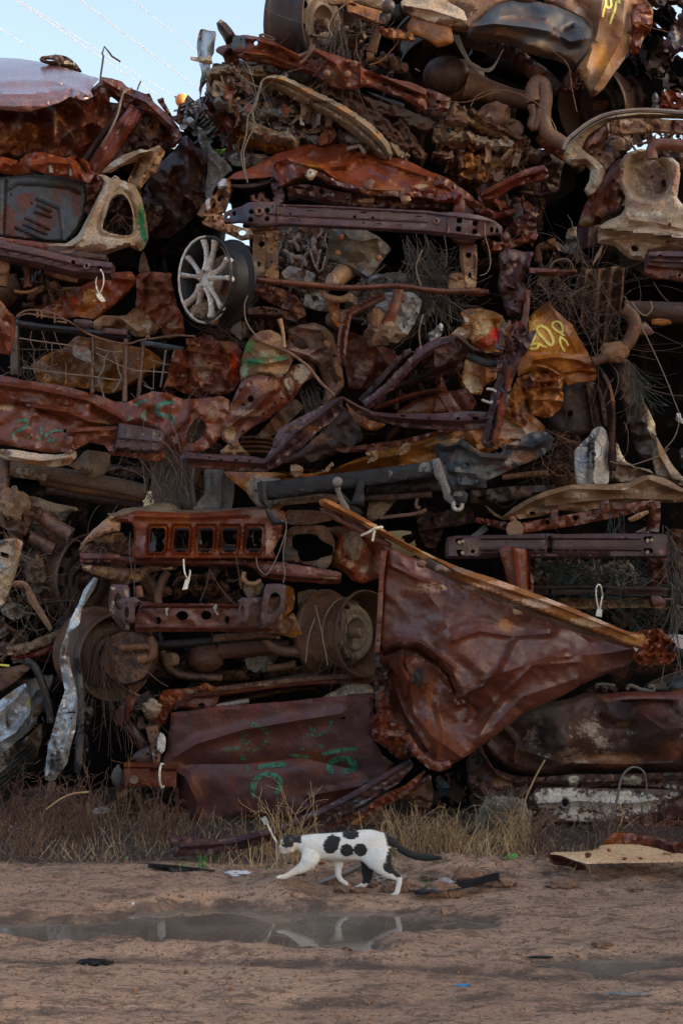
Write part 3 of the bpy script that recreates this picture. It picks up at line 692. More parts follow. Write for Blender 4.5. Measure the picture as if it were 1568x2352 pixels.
# ---------------- 3. left middle: engine-bay remains, wire rack and graffitied floor pan
w = wreck('crushed floor pan with teal scrawled numbers below a dark rack at the left',180,1000)
hulk(w, -2500,430,1060,1650,8.8,10.4, crop=4)  # unseen left end, lengthened for its shade
S(w, 'floor_hump', 'redrust',4,[(240,620),(420,500),(640,400),(700,370),(830,365),(850,395),(858,430),(800,500),(700,590),(590,665),(480,650),(400,660),(300,640)],8.0,cm=(.05,60),n=.02,cr=[([(700,400),(850,420)],.03,40)],
  sp=[(565,530,45,70,(.42,.24,.10)),(520,620,60,40,(.30,.10,.03)),(600,600,80,60,(.22,.07,.02)),(470,560,20,30,(.30,.04,.02))],sk=.05)
S(w, 'crumpled_bracket', 'redrust',4,[(855,400),(880,375),(960,365),(1040,375),(1080,372),(1072,400),(1090,480),(1110,570),(1150,640),(1160,760),(1050,790),(1000,700),(900,610),(850,590),(862,500)],
  7.9,cm=(.10,45),cr=[([(930,400),(910,600)],-.05,40),([(1060,400),(1070,560)],.04,40),([(900,410),(950,380),(970,440)],.05,30)],sp=[(1080,700,40,60, BR),(960,500,40,80,(.18,.075,.04))],sk=.1)
S(w, 'torn_sheet', 'tan',4,[(560,700),(640,640),(740,645),(800,640),(840,595),(900,600),(960,640),(1010,700),(980,760),(860,780),(800,740),(640,760)],7.95,cm=(.09,40),cr=[([(750,650),(860,740)],.06,30),([(980,620),(1000,680)],.05,20)],
  sp=[(700,700,90,50, BR),(860,640,40,40,(.30,.14,.06)),(920,700,50,40, CREAM),(600,740,60,40,(.15,.06,.03))])
S(w, 'inner_panel', 'orange',4,[(200,960),(280,890),(400,850),(480,770),(640,790),(800,830),(930,850),(1000,900),(1030,940),(980,990),(850,1070),(700,1140),(540,1100),(360,1090),(230,1050)],8.35,cm=(.05,90),n=.03,
  cr=[([(290,890),(420,960)],.05,50),([(800,1080),(980,960)],.06,60)],sp=[(600,950,400,200,(.13,.055,.022),.8)])
# rack
BM(w, 'rack_rail', 'bluegrey',4,[(90,690,44),(250,712,36),(480,735,36),(700,765,34),(815,778,30)],34,7.85,sk=.05,rs=0,ridge=[(0,.015,12)])
BM(w, 'rack_rail', 'bluegrey',4,[(885,808,26),(960,822,30),(1060,840,34),(1160,852,20)],26,7.9,sk=.05,rs=0)
BM(w, 'rack_post', 'bluegrey',4,[(85,650,56),(86,800,46),(90,1015,48)],46,7.84,sk=.06,rs=0,ridge=[(.1,.015,14)],sp=[(90,900,30,120,(.10,.07,.05),.6)])
T(w, 'rack_post', 'purple',4,[(585,780),(582,960),(582,1130)],.0115,7.88,k=0)
T(w, 'rack_post', 'purple',4,[(795,790),(790,960),(785,1185)],.0145,7.86,k=0)
T(w, 'rack_post', 'purple',4,[(903,815),(888,1000),(872,1155)],.0115,7.9,k=0)
T(w, 'rack_post', 'grey',4,[(1045,860),(1030,980),(1012,1095)],.006,7.9,k=0)
for pts, r, m in (([(120,785),(250,805),(400,825),(560,850)],.0035, 'wirelight'),([(130,855),(300,858),(460,860)],.003, 'wire'),([(140,968),(280,990),(420,1010),(575,1025),(700,1045),(775,1050)],.0035, 'wirelight'),
                  ([(605,845),(680,868),(775,870)],.003, 'wirelight'),([(605,880),(720,940),(840,985),(960,995),(1060,1003)],.003, 'wirelight'),([(540,935),(600,945)],.003, 'wirelight'),
                  ([(326,810),(328,930),(326,1060)],.0035, 'wire'),([(262,740),(285,810),(300,870)],.003, 'wire'),([(340,745),(360,800),(395,870)],.003, 'wire'),([(415,940),(416,1080)],.002, 'wirelight'),
                  ([(200,740),(190,800),(215,860),(212,930),(240,980)],.003, 'wire'),([(690,862),(660,920),(650,980),(620,1040),(640,1100),(655,1165)],.0045, 'cord'),([(715,870),(735,930),(750,1000),(762,1035),(735,1090),(708,1125)],.0045, 'cord'),
                  ([(925,905),(1000,940),(1080,955)],.002, 'wirelight'),([(970,950),(966,1100)],.002, 'wirelight'),([(905,1080),(935,1098),(970,1105)],.003, 'cord')):
    T(w, 'wire', m, 4, pts, r, 7.83,ns=5)
for pts in ([(105,645),(160,612),(230,608),(300,620),(365,640),(420,680)],[(110,650),(170,632),(240,640),(330,655),(400,665),(470,700),(560,760),(680,800),(800,820),(880,800),(920,790),(925,772),(940,775),(945,790),(1050,775),(1140,768),(1230,775)],
            [(235,605),(236,655)],[(262,610),(262,660)],[(345,625),(345,690)],[(358,680),(420,688)]):
    T(w, 'hooked_rod', 'brown',4, pts, .0055,7.82)
T(w, 'coil_spring', 'brown',4,[(295 + 50 * t / 60 + 9 * math.sin(t * 1.9),430 + 160 * t / 60 + 4 * math.cos(t * 1.9),.03 * math.cos(t * 1.9)) for t in range(0,60)],.003,8.0,k=1,ns=5)
T(w, 'bent_rod', 'tan',4,[(92,485),(130,495),(190,492),(240,468)],.0085,7.9)
S(w, 'bracket', 'grey',4,[(460,840),(500,835),(570,860),(575,940),(540,945),(490,920),(455,880)],7.8,n=.01,cr=[([(470,900),(545,938)],.03,16)],sp=[(510,850,40,20,(.13,.05,.04))],hl=[(505,900,6)])
T(w, 'collar', 'brown',4,[(524,800,-.02),(524,845,0)],.045,7.88,k=0,ns=14)
S(w, 'bracket', 'purple',4,[(460,672),(480,664),(560,668),(583,680),(580,715),(540,725),(480,700)],7.78,sk=.06,n=.01)
BM(w, 'bracket', 'purple',4,[(650,735,36),(800,750,30)],34,7.80,sk=.04,rs=0,hl=[(658,718,8),(783,722,8)])
S(w, 'side_fragment', 'redrust',4,[(-80,540),(0,545),(40,600),(90,650),(85,760),(60,890),(0,880),(-80,880)],7.75,cm=(.08,50),sk=.08,sp=[(10,600,50,60,(.22,.10,.05))])
T(w, 'pipe', 'brown',4,[(20,290),(20,400),(15,460)],[.04,.042,.035],7.85,k=0,ns=16); lump(w, 'rubber_bush', 'tan', WP(4,15,335,7.8),(.038,.02,.038),.1)
lump(w, 'drum', 'dark', WP(4,30,480,8.1),(.11,.1,.11),.1)
nest(w, 'frayed_wires',['cord', 'wire'],4,[(110,960),(330,960),(330,1030),(110,1030)],40,7.85,L=.2,r=.0018)
scraps(w, 'debris',['dark', 'brown', 'tan'],4,[(100,400),(420,400),(400,600),(120,620)],40,8.3,.12,(.05,.16),lumps=.4)
BM(w, 'bracket', 'maroon',4,[(165,320,40),(170,440,34),(175,462,60)],40,7.9,sk=.05,rs=0); BM(w, 'bracket', 'dark',4,[(215,405,60),(272,408,60)],60,7.88,sk=.05,rs=0,hl=[(243,408,20)])
BM(w, 'bracket', 'tan',4,[(280,350,50),(380,380,60),(480,410,40)],50,7.95,sk=.04,cm=(.05,30),sp=[(300,380,60,30, BR)])
# right crumpled corner of wreck 3
S(w, 'corner_panel', 'maroon',4,[(1090,860),(1180,850),(1170,785),(1220,790),(1290,762),(1330,765),(1370,800),(1490,810),(1520,850),(1525,930),(1510,1050),(1480,1110),(1400,1150),(1250,1160),(1150,1130),(1080,1085),(1020,1125),(1055,1030)],
  7.82,cm=(.11,42),n=.015,cr=[([(1180,850),(1190,1060),(1160,1100)],-.06,50),([(1330,790),(1350,900),(1440,1080)],.05,50),([(1060,1090),(1150,1080),(1200,1130)],.05,30),([(1180,860),(1350,890)],.05,25)],
  hl=[(1140,928,7),(1120,1032,7),(1405,1050,7),(1312,944,6,12)],sp=[(1470,960,26,110,(.42,.05,.015)),(1430,870,20,60, ORG, .7),(1290,980,70,120,(.20,.11,.07),.7),(1420,830,80,40,(.13,.07,.045))],sk=.08)
S(w, 'floor_pan', 'panel',4,[(-200,1020),(0,1015),(150,1050),(240,1060),(420,1090),(560,1130),(640,1150),(720,1185),(800,1190),(880,1150),(960,1120),(1060,1130),(1150,1170),(1250,1165),(1400,1150),(1450,1180),(1440,1280),(1390,1400),(1330,1470),(1270,1500),(1130,1520),(1040,1470),(1020,1380),(900,1335),(760,1320),(560,1345),(470,1370),(480,1450),(380,1510),(260,1500),(100,1470),(0,1455),(-200,1455)],
  7.7,n=.012,cm=(.03,50),cr=[([(0,1080),(240,1110),(560,1180),(760,1290)],.045,30),([(170,1215),(420,1250),(560,1310),(740,1330)],.04,22),([(0,1200),(170,1210),(440,1310)],-.04,36),([(1220,1180),(1180,1290),(1110,1370),(1040,1400)],.03,26),([(560,1140),(600,1250),(720,1310)],-.04,40),([(340,1130),(450,1150),(440,1210),(330,1190),(340,1130)],.012,10),([(840,1190),(1050,1330)],-.015,40)],
  ph=[[(1235,1275),(1310,1330),(1280,1400),(1205,1462),(1160,1420)]],sp=[(600,1180,60,30,(.17,.08,.05)),(1340,1250,40,60,(.22,.12,.07)),(640,1320,70,25,(.20,.10,.05)),(40,1220,50,25, TAN),(1060,1280,120,80,(.17,.05,.035),.7),(200,1350,180,90,(.14,.05,.04),.6)],hl=[(85,1395,5),(205,1465,5),(410,1370,10,14)],sk=.1)
fp_ = LAST[0]
S(w, 'hole_backing', 'mud',4,[(1130,1250),(1340,1250),(1340,1480),(1130,1480)],7.9,cm=(.05,40))
for pts, ww in (([(110,1310),(150,1295),(180,1315),(165,1345),(120,1360),(90,1385)],22),([(85,1380),(78,1425)],14),([(172,1410),(185,1412)],26),([(255,1345),(268,1380),(240,1440)],16),([(330,1375),(280,1395),(310,1435),(345,1425),(340,1410)],20),([(330,1370),(390,1365)],14),
                ([(925,1175),(870,1190),(850,1215)],22),([(920,1250),(895,1275),(915,1305)],22),([(1100,1190),(1040,1190),(1000,1205),(985,1240),(1010,1275),(1060,1275),(1100,1290),(1080,1325)],26),([(800,1305),(840,1290)],10)):
    stroke(w, 'spray_mark', 'tealspray',4, pts, ww, fp_)
S(w, 'bracket', 'redrust',4,[(400,1400),(440,1360),(560,1345),(740,1340),(760,1380),(720,1440),(730,1500),(700,1520),(660,1460),(560,1440),(500,1470),(440,1510),(380,1500)],7.62,cm=(.05,36),cr=[([(430,1380),(560,1370),(730,1360)],.03,22)],sk=.1)
S(w, 'cover_plate', 'purple',4,[(745,1318),(860,1335),(1010,1365),(1038,1400),(1030,1470),(1010,1510),(880,1505),(745,1490),(720,1480),(738,1400)],7.56,n=.004,cr=[([(890,1335),(890,1500)],.01,7),([(745,1410),(1035,1440)],.01,7),([(800,1325),(800,1490)],.006,6),([(960,1355),(960,1505)],.006,6)],sk=.08,hl=[(745,1345,6),(1005,1398,7),(742,1470,6)],roll=(6,.02),sp=[(900,1400,200,100,(.055,.032,.036),.7)])
S(w, 'torn_edge', 'redrust',4,[(680,1495),(760,1500),(900,1515),(1020,1510),(1040,1470),(1045,1530),(990,1562),(880,1545),(780,1530),(700,1520)],7.66,cm=(.05,26),sk=.06)
S(w, 'cream_trough', 'cream',4,[(0,1485),(100,1490),(260,1515),(380,1520),(470,1490),(480,1530),(440,1580),(330,1600),(150,1575),(40,1550),(0,1530)],7.66,cm=(.03,40),cr=[([(60,1530),(250,1560),(420,1540)],.04,40)],sp=[(220,1570,160,20,(.32,.16,.07)),(430,1560,60,30, BR),(30,1510,50,30,(.12,.06,.04)),(250,1530,160,20,(.5,.36,.28))],sk=.08)
S(w, 'cream_bucket', 'layer',8,[(470,0),(540,-80),(690,-60),(690,20),(660,70),(600,98),(540,92),(470,40),(420,15)],7.85,n=.02,cr=[([(560,-60),(560,60)],.03,60)],sp=[(540,60,60,30,(.09,.05,.035)),(590,-40,60,70,(.16,.12,.09),.8)],sk=.1)
# ---------------- 4. centre top: many pressed layers under a perforated maroon frame rail
w = wreck('flattened car high in the centre, pressed into cream layers under a punched maroon rail',900,330)
hulk(w, 230,400,1570,960,8.65,10.4, crop=2)
hulk(w, 1500,700,2160,1150,8.7,10.4, crop=2)
S(w, 'door_shell', 'silver',2,[(140,182),(155,176),(200,190),(240,195),(232,240),(225,310),(200,370),(200,410),(195,470),(150,540),(140,600),(132,560),(150,460),(130,380),(118,300),(122,240)],8.1,ctrl=[(130,260,.15),(220,260,0)],n=.01,sk=.12,cr=[([(150,190),(140,290),(165,400)],-.02,10)],sp=[(200,260,60,70,(.38,.37,.36),.8),(150,500,30,80,(.09,.08,.07)),(190,190,60,12,(.2,.15,.1))])
BM(w, 'torn_tube', 'dark',2,[(255,130,36),(295,170,60),(330,230,70)],50,7.98,sk=.1,cr=[([(260,140),(330,220)],.03,18)],sp=[(265,130,25,12, TAN)])
S(w, 'tab', 'cream',2,[(78,352),(110,355),(150,362),(210,345),(218,395),(190,402),(130,382),(100,378),(80,370)],7.95,cm=(.03,30),hl=[(98,364,6)],sk=.03)
S(w, 'crumpled_edge', 'maroon',2,[(235,310),(260,290),(340,270),(390,330),(380,400),(300,400),(280,340)],7.95,cm=(.08,30),sk=.1)
S(w, 'bracket', 'bluegrey',2,[(345,240),(365,215),(430,230),(425,290),(405,330),(360,320),(338,300)],7.86,sk=.1,hl=[(398,245,6)],n=.01,sp=[(390,320,60,25,(.09,.03,.03))])
railp = [(400,250,120),(470,260,130),(560,300,130),(660,350,120),(760,380,130),(850,400,130),(950,430,120),(1060,470,130)]
S(w, 'frame_rail', 'maroon',2,[(350,225),(430,215),(480,225),(540,235),(620,265),(680,300),(750,330),(790,350),(830,370),(900,375),(960,390),(1010,470),(1080,520),(1060,560),(1000,550),(930,520),(880,470),(800,445),(700,430),(600,400),(500,375),(420,370),(380,350),(340,300)],
  7.9,n=.015,cm=(.06,45,.4,2),hl=[(490,262,14,22),(598,310,26,10,.4),(725,378,26,7,.3),(395,300,7),(610,385,8),(525,270,5)],cr=[([(420,330),(560,345),(700,400),(860,450)],.05,28),([(430,235),(640,290),(800,370)],.04,30)],sk=.14,sp=[(400,260,50,40,(.05,.06,.08),.7),(520,350,90,20,(.22,.09,.04))])
S(w, 'frame_rail', 'redrust',2,[(830,290),(870,300),(940,330),(1010,345),(1060,370),(1150,385),(1160,425),(1200,440),(1280,470),(1380,500),(1480,520),(1568,560),(1568,700),(1490,650),(1420,610),(1330,580),(1230,540),(1170,530),(1120,555),(1050,545),(1000,470),(980,420),(930,380),(870,330),(835,310)],
  7.82,n=.012,cm=(.045,45,.45,2),hl=[(1308,532,24,10,.25),(1455,572,32,17,.15),(1190,495,5)],cr=[([(870,320),(1000,400),(1050,500)],.04,30),([(1150,390),(1150,530)],.03,14),([(1060,385),(1150,400)],.03,20),([(1180,470),(1330,520),(1500,600)],-.03,25),([(1240,460),(1400,530),(1568,600)],.03,18)],sk=.14,sp=[(1110,400,20,20,(.2,.1,.07)),(1075,530,20,20, TAN)])
S(w, 'frame_rail', 'maroon',2,[(1560,550),(1640,580),(1720,615),(1700,690),(1660,700),(1620,690),(1568,660)],7.84,hl=[(1565,600,18,28),(1640,640,16)],sk=.14,cm=(.05,40))
for x, y in ((1068,467),(1108,402),(938,460)):
    lump(w, 'bolt', 'brown', WP(2, x, y, 7.78),(.02,.02,.02),.1, sub=2)
T(w, 'hook', 'brown',2,[(760,350),(790,340),(830,320),(835,290),(850,290),(848,310),(800,370),(770,395)],.009,7.8)
T(w, 'ring', 'brown',2,[(510,222),(540,215),(600,240),(600,252),(550,238),(512,226)],.006,7.92)
BM(w, 'underlayer', 'brown',2,[(380,385,30),(560,415,50),(760,470,60),(900,540,60),(1150,640,70),(1350,700,90),(1560,780,80),(1750,850,60)],50,8.1,cm=(.09,30,.4,2),sk=.1,jag=3,sp=[(1480,740,100,60,(.10,.075,.05))])
S(w, 'plastic_lens', 'bluegrey',2,[(1190,570),(1230,585),(1330,620),(1430,650),(1420,682),(1330,640),(1240,600)],7.92,n=.004,sk=.02)
BM(w, 'main_fold', 'layer',2,[(530,520,20),(560,490,40),(640,500,60),(740,545,70),(850,610,80),(960,660,80),(1060,720,85),(1160,790,90),(1240,860,90),(1300,930,80),(1330,980,50)],70,7.82,sk=.12,cm=(.035,30,.5,3),jag=2,ridge=[(-.15,.03,20),(.2,-.03,14)],
   sp=[(620,500,80,14,(.40,.20,.07)),(800,570,80,20,(.38,.20,.08)),(1050,690,80,20,(.34,.19,.09)),(1250,850,40,40,(.30,.16,.07)),(900,640,120,10,(.08,.05,.04))],hl=[(1110,738,7),(1130,770,4)])
LM = ['layer', 'grey', 'layer', 'tan', 'brown', 'grey', 'layer', 'mud']
lay = [([(180,470),(230,440),(300,430),(400,440),(540,430)],50, 'layer'),([(220,560),(300,510),(400,480),(560,465)],26, 'tan'),([(260,420),(330,400),(420,430),(560,440),(700,470),(830,490)],40, 'mud'),
       ([(180,560),(250,600),(330,640),(420,650),(520,620),(600,640)],50, 'grey'),([(250,540),(330,560),(430,590),(560,590),(680,600),(740,640)],60, 'grey'),([(240,620),(340,650),(400,720),(500,720),(640,700),(740,690)],60, 'grey'),
       ([(280,500),(380,520),(460,560)],50, 'silver'),([(600,560),(700,600),(800,670),(880,740),(930,800),(940,880),(980,900)],60, 'maroon'),([(500,560),(600,600),(700,630),(760,670)],50, 'layer'),
       ([(350,680),(450,740),(560,780),(680,760),(780,790),(850,850)],60, 'layer'),([(420,760),(520,830),(640,850),(760,880)],70, 'layer'),([(600,800),(720,820),(820,870),(900,880)],40, 'grey'),
       ([(760,620),(850,680),(920,720),(940,800),(960,880)],50, 'layer'),([(960,780),(1040,800),(1130,850),(1200,880)],60, 'grey'),([(960,720),(1060,790),(1160,850),(1250,910)],24, 'redrust'),([(980,750),(1100,810),(1200,870),(1280,950)],16, 'dark'),
       ([(1000,830),(1100,880),(1200,920),(1290,960)],60, 'grey'),([(700,690),(780,720),(860,780),(880,840)],46, 'brown'),([(160,600),(210,700),(300,760),(400,800),(500,820)],60, 'maroon'),([(380,860),(500,880),(640,920),(760,930)],60, 'orange'),
       ([(1040,640),(1150,700),(1260,760),(1380,880),(1440,960)],90, 'brown'),([(1380,760),(1440,850),(1500,950),(1560,1000)],70, 'brown'),([(1130,690),(1250,740),(1320,790)],60, 'dark'),
       ([(240,470),(300,460),(420,450),(520,460)],20, 'layer'),([(180,470),(210,520),(260,540),(320,545)],40, 'layer'),([(1300,900),(1380,950),(1450,1000)],60, 'layer'),([(560,660),(660,690),(740,720),(800,740)],30, 'mud'),([(300,620),(420,650),(540,660),(640,650)],22, 'tan')]
for i, (p, ww, m) in enumerate(lay):
    BM(w, 'crushed_layer', m, 2, p, ww, 7.93 + .035 * (i % 5),cm=(.09,24,.5,1.8),jag=4.5,sk=.1,n=.03,ns=30,res=6,roll=(5,.03))
scraps(w, 'debris',['layer', 'grey', 'brown', 'dark', 'maroon'],2,[(170,420),(560,440),(900,560),(1240,820),(1300,960),(900,900),(500,880),(300,780),(180,620)],260,8.0,.12,(.03,.12),lumps=.15)
nest(w, 'twisted_cord',['cord'],2,[(440,640),(500,560),(520,520),(540,560),(480,700)],12,7.78,L=.3,r=.0022,curl=.5,dy=.03)
for p in ([(525,510),(500,600),(470,680),(440,740),(430,850),(400,960),(410,1050),(430,1130)],[(530,510),(495,640),(470,700),(480,790),(440,880),(415,960),(425,1080),(440,1150)]):
    T(w, 'hanging_cord', 'cord',2, p, .0035,7.72,ns=5)
# right end of the layered wreck (crop 3)
lay = [([(0,830),(100,860),(200,850),(330,900),(450,900),(560,930)],60, 'layer'),([(120,670),(200,700),(250,790),(330,800),(400,830),(520,900),(550,940)],60, 'tan'),([(250,780),(340,820),(440,870),(540,920)],40, 'cream'),
       ([(0,780),(120,830),(240,840)],50, 'mud'),([(220,700),(300,730),(400,800),(500,850),(600,900)],50, 'brown'),([(360,890),(480,930),(560,940),(640,960)],44, 'tan'),([(590,940),(630,980),(680,960)],60, 'layer'),
       ([(0,950),(100,1000),(160,1050)],80, 'maroon'),([(200,960),(230,1050),(200,1120)],80, 'orange'),([(280,980),(300,1080),(260,1140)],80, 'orange'),([(380,960),(410,1080),(330,1180)],90, 'tan'),([(480,980),(540,1020),(540,1080)],80, 'brown'),([(170,950),(180,1060)],40, 'brown')]
for i, (p, ww, m) in enumerate(lay):
    BM(w, 'crushed_layer', m, 3, p, ww, 7.95 + .035 * (i % 4),cm=(.10,24,.5,1.6),jag=5,sk=.1,n=.03,ns=30,res=6,roll=(5,.03))
S(w, 'engine_mount', 'bluegrey',3,[(0,600),(60,590),(105,630),(95,700),(60,740),(0,720),(-40,690),(-30,620)],7.85,sk=.12,cm=(.05,40),hl=[(15,690,8),(70,640,5)])
S(w, 'bracket', 'brown',3,[(90,690),(110,640),(160,700),(220,760),(190,790),(60,780)],7.86,sk=.08,cm=(.05,30))
lump(w, 'bent_casting', 'brown', WP(3,370,735,8.0),(.11,.08,.07),.5,4,3)
S(w, 'round_bracket', 'brown',3,[(440,760),(480,740),(540,760),(568,800),(560,840),(500,850),(450,820)],7.95,sk=.1,n=.01,hl=[(455,800,5),(480,780,5),(500,770,4)],cr=[([(440,820),(470,770),(530,755)],.03,14)])
scraps(w, 'debris',['brown', 'tan', 'dark', 'maroon', 'layer'],3,[(0,760),(240,760),(620,900),(640,1000),(560,1080),(300,1200),(0,1080)],150,8.05,.12,(.03,.12),lumps=.2)
S(w, 'red_strip', 'wetred',3,[(330,1190),(400,1150),(480,1110),(560,1070),(620,1050),(690,1035),(712,1060),(725,1105),(700,1125),(600,1150),(520,1165),(440,1215),(380,1250),(330,1255),(290,1225)],7.72,cm=(.05,24,-.4,3),sk=.08,cr=[([(330,1220),(520,1120),(700,1070)],.04,20)])
S(w, 'dark_hatch', 'dark',3,[(650,960),(780,940),(830,1000),(800,1090),(790,1190),(700,1240),(560,1220),(530,1200),(680,1200),(700,1100)],8.1,cm=(.10,45),sk=.08,cr=[([(540,1205),(680,1230),(780,1200)],.05,16)],sp=[(620,1215,110,12,(.22,.13,.09))])
S(w, 'red_fragment', 'maroon',3,[(640,870),(690,800),(720,830),(750,900),(820,960),(850,1030),(760,970),(680,920)],8.0,cm=(.08,36),sk=.06)

# ---------------- 5. top right: fuel tank, tan flank with yellow scrawl, axle and rims
w = wreck('overturned car at the top right showing a blue-black tank, tan flank and yellow scrawl',1250,120)
hulk(w, 1330,-160,1500,230,8.9,10.0, crop=0)
hulk(w, 830,-300,1360,-90,8.6,10.2, crop=0)
hulk(w, 690,-120,1330,60,8.95,10.2, crop=0); hulk(w, 800,60,1500,250,9.3,10.2, crop=0)
S(w, 'fuel_tank', 'bluegrey',3,[(215,190),(225,150),(300,110),(340,60),(400,20),(480,0),(640,5),(760,30),(880,80),(960,120),(992,180),(990,260),(960,340),(900,425),(850,400),(790,370),(700,350),(600,320),(480,265),(380,250),(260,240),(220,225)],
  7.75,n=.015,ctrl=[(600,60,.12),(600,200,0),(900,250,.05),(300,200,0),(950,120,.15)],cr=[([(230,165),(380,145),(600,170),(760,200),(860,260),(990,230)],.06,60),([(750,180),(800,210),(870,170)],-.05,40),([(300,110),(500,90),(700,110)],.03,50)],sk=.2,roll=(16,.08),
  sp=[(420,220,180,50,(.09,.045,.03)),(660,300,130,50,(.13,.08,.05)),(540,70,100,40,(.06,.05,.05)),(820,360,80,60,(.16,.11,.08),.8),(440,190,60,30,(.17,.08,.04),.8),(870,240,100,120,(.016,.018,.024),.9),(240,150,40,40, BR)])
S(w, 'flank_panel', 'tan',3,[(700,-120),(1350,-120),(1380,40),(1378,150),(1300,240),(1240,290),(1200,370),(1130,460),(1070,550),(1000,605),(960,520),(920,440),(900,420),(960,340),(995,250),(990,170),(950,110),(850,60),(760,25),(700,0)],
  7.95,n=.02,ctrl=[(1000,580,-.12),(1100,100,0),(1350,100,.15)],cr=[([(1060,0),(1030,200),(960,420)],.05,90),([(1200,0),(1180,250),(1010,560)],.05,70),([(1250,60),(1210,200),(1260,240)],-.04,50),([(900,0),(1000,130),(1010,280)],-.04,60)],sk=.1,
  sp=[(1040,360,70,100,(.38,.17,.04)),(1010,500,60,60,(.16,.08,.04)),(960,150,80,200,(.20,.105,.06),.8),(1280,80,90,160,(.17,.055,.035)),(1340,150,60,100,(.13,.03,.022)),(1220,120,34,90,(.42,.30,.24)),(1140,250,50,110,(.24,.11,.05)),(830,-20,120,60,(.22,.14,.11)),(920,60,40,30,(.4,.33,.3)),(990,580,40,30,(.07,.03,.02))])
fk = LAST[0]
for pts, ww in (([(1085,-10),(1080,30),(1100,50),(1120,30),(1110,-10)],14),([(1080,20),(1070,60),(1062,105)],12),([(1150,0),(1140,60),(1120,110),(1110,150)],15),([(1160,-10),(1170,18)],16)):
    stroke(w, 'spray_mark', 'yellowspray',3, pts, ww, fk)
S(w, 'rusted_hip', 'redrust',3,[(1240,60),(1320,20),(1375,80),(1375,170),(1320,240),(1290,330),(1230,330),(1240,280),(1260,200)],7.98,cm=(.08,50),sk=.1,sp=[(1280,120,30,60, PINK)])
S(w, 'underside_panel', 'tan',3,[(-200,-120),(700,-120),(640,0),(480,-5),(400,15),(340,60),(290,110),(215,190),(100,170),(0,150),(-60,130),(-200,60)],7.9,n=.01,cr=[([(60,0),(60,80)],.04,30),([(0,130),(215,160)],.05,40)],
  sp=[(180,70,90,60,(.07,.035,.022)),(440,-10,200,40,(.24,.12,.08)),(0,80,100,100,(.42,.35,.26),.8),(-100,60,80,60,(.22,.14,.09))],sk=.1)
S(w, 'cream_sill', 'cream',2,[(1405,0),(1568,-60),(1800,60),(1830,150),(1700,160),(1568,125),(1480,90),(1410,60)],7.78,n=.01,cr=[([(1420,30),(1600,60),(1820,130)],.03,40)],sp=[(1440,60,60,30,(.1,.06,.05)),(1680,140,90,30, BR)],sk=.1)
S(w, 'chassis_plate', 'orange',2,[(1060,-20),(1120,20),(1290,65),(1262,142),(1150,110),(1065,62)],7.85,n=.01,hl=[(1102,25,26,10,.3)],cr=[([(1070,60),(1262,138)],.02,16)],sk=.06,sp=[(1150,90,80,20,(.12,.05,.03))])
S(w, 'chassis_plate', 'orange',2,[(1480,90),(1568,125),(1720,160),(1740,260),(1640,290),(1568,240),(1460,205),(1440,160)],7.8,n=.015,sk=.06,sp=[(1520,130,60,30,(.14,.06,.03)),(1600,200,80,60,(.19,.085,.035))])
S(w, 'torn_bracket', 'orange',2,[(1260,170),(1330,170),(1420,190),(1470,200),(1500,250),(1440,240),(1400,232),(1330,225),(1270,200)],7.78,cm=(.06,24),sk=.08,jag=3)
S(w, 'top_rail', 'tan',2,[(930,-60),(1300,-60),(1310,30),(1290,55),(1140,20),(950,22)],7.9,n=.01,sk=.08,sp=[(1200,0,100,40,(.16,.10,.06))])
lump(w, 'ball_joint', 'bluegrey', WP(2,1325,38,7.72),(.034,.034,.034),.05); T(w, 'ball_joint_stem', 'black',2,[(1325,50),(1315,100),(1290,130)],[.02,.026,.03],7.74,k=0,ns=10)
S(w, 'bracket', 'black',2,[(1270,80),(1310,70),(1340,100),(1320,150),(1265,150)],7.72,sk=.08,sp=[(1290,130,30,20, BR)])
S(w, 'bracket', 'black',2,[(1345,30),(1400,20),(1410,90),(1370,120),(1335,80)],7.8,sk=.08)
T(w, 'shock_absorber', 'brown',2,[(1275,150),(1250,220),(1230,290),(1220,330)],[.026,.028,.03,.03],7.95,k=0,ns=12); T(w, 'shock_eye', 'tan',2,[(1190,355),(1235,350)],.026,7.95,k=0,ns=12)
wheel(w, 2,975,150,200,8.05,1.0,.1,.24,mat='dark', mat2='dark', R=0.277)
S(w, 'dark_panel', 'deep',2,[(715,-20),(780,-30),(800,30),(770,62),(735,40)],8.0,sk=.1,cm=(.05,30),hl=[(768,42,5),(780,46,4)])
wheel(w, 3,990,680,190,8.25,-.95,.35,.30,mat='brown', mat2='dark', R=0.238)
wheel(w, 3,60,400,200,8.35,.35,1.15,.2,mat='dark', mat2='dark', R=0.238)
lump(w, 'differential', 'brown', WP(3,150,510,8.2),(.25,.18,.17),.15)
lump(w, 'brake_drum', 'dark', WP(3,80,470,8.12),(.20,.12,.14),.06)
T(w, 'axle_tube', 'brown',3,[(200,530),(340,570),(480,610),(640,640),(700,650)],[.13,.085,.07,.065,.06],8.15,ns=14)
T(w, 'tailpipe', 'brown',3,[(630,640),(620,570),(650,520),(690,540),(700,620),(690,700),(690,770),(720,840),(790,890),(850,930)],.052,7.92,ns=12)
T(w, 'suspension_arm', 'dark',3,[(610,660),(625,720),(610,780),(630,800),(650,760),(660,690)],.022,7.9,ns=8)
BM(w, 'crossmember', 'dark',3,[(60,180,60),(300,240,60),(500,300,60),(600,390,60),(700,470,80),(780,560,80)],60,8.0,sk=.12,cm=(.05,30),sp=[(640,440,60,40,(.13,.06,.04))])
BM(w, 'crossmember', 'deep',3,[(250,340,70),(450,400,70),(640,470,70)],70,8.35,sk=.15)
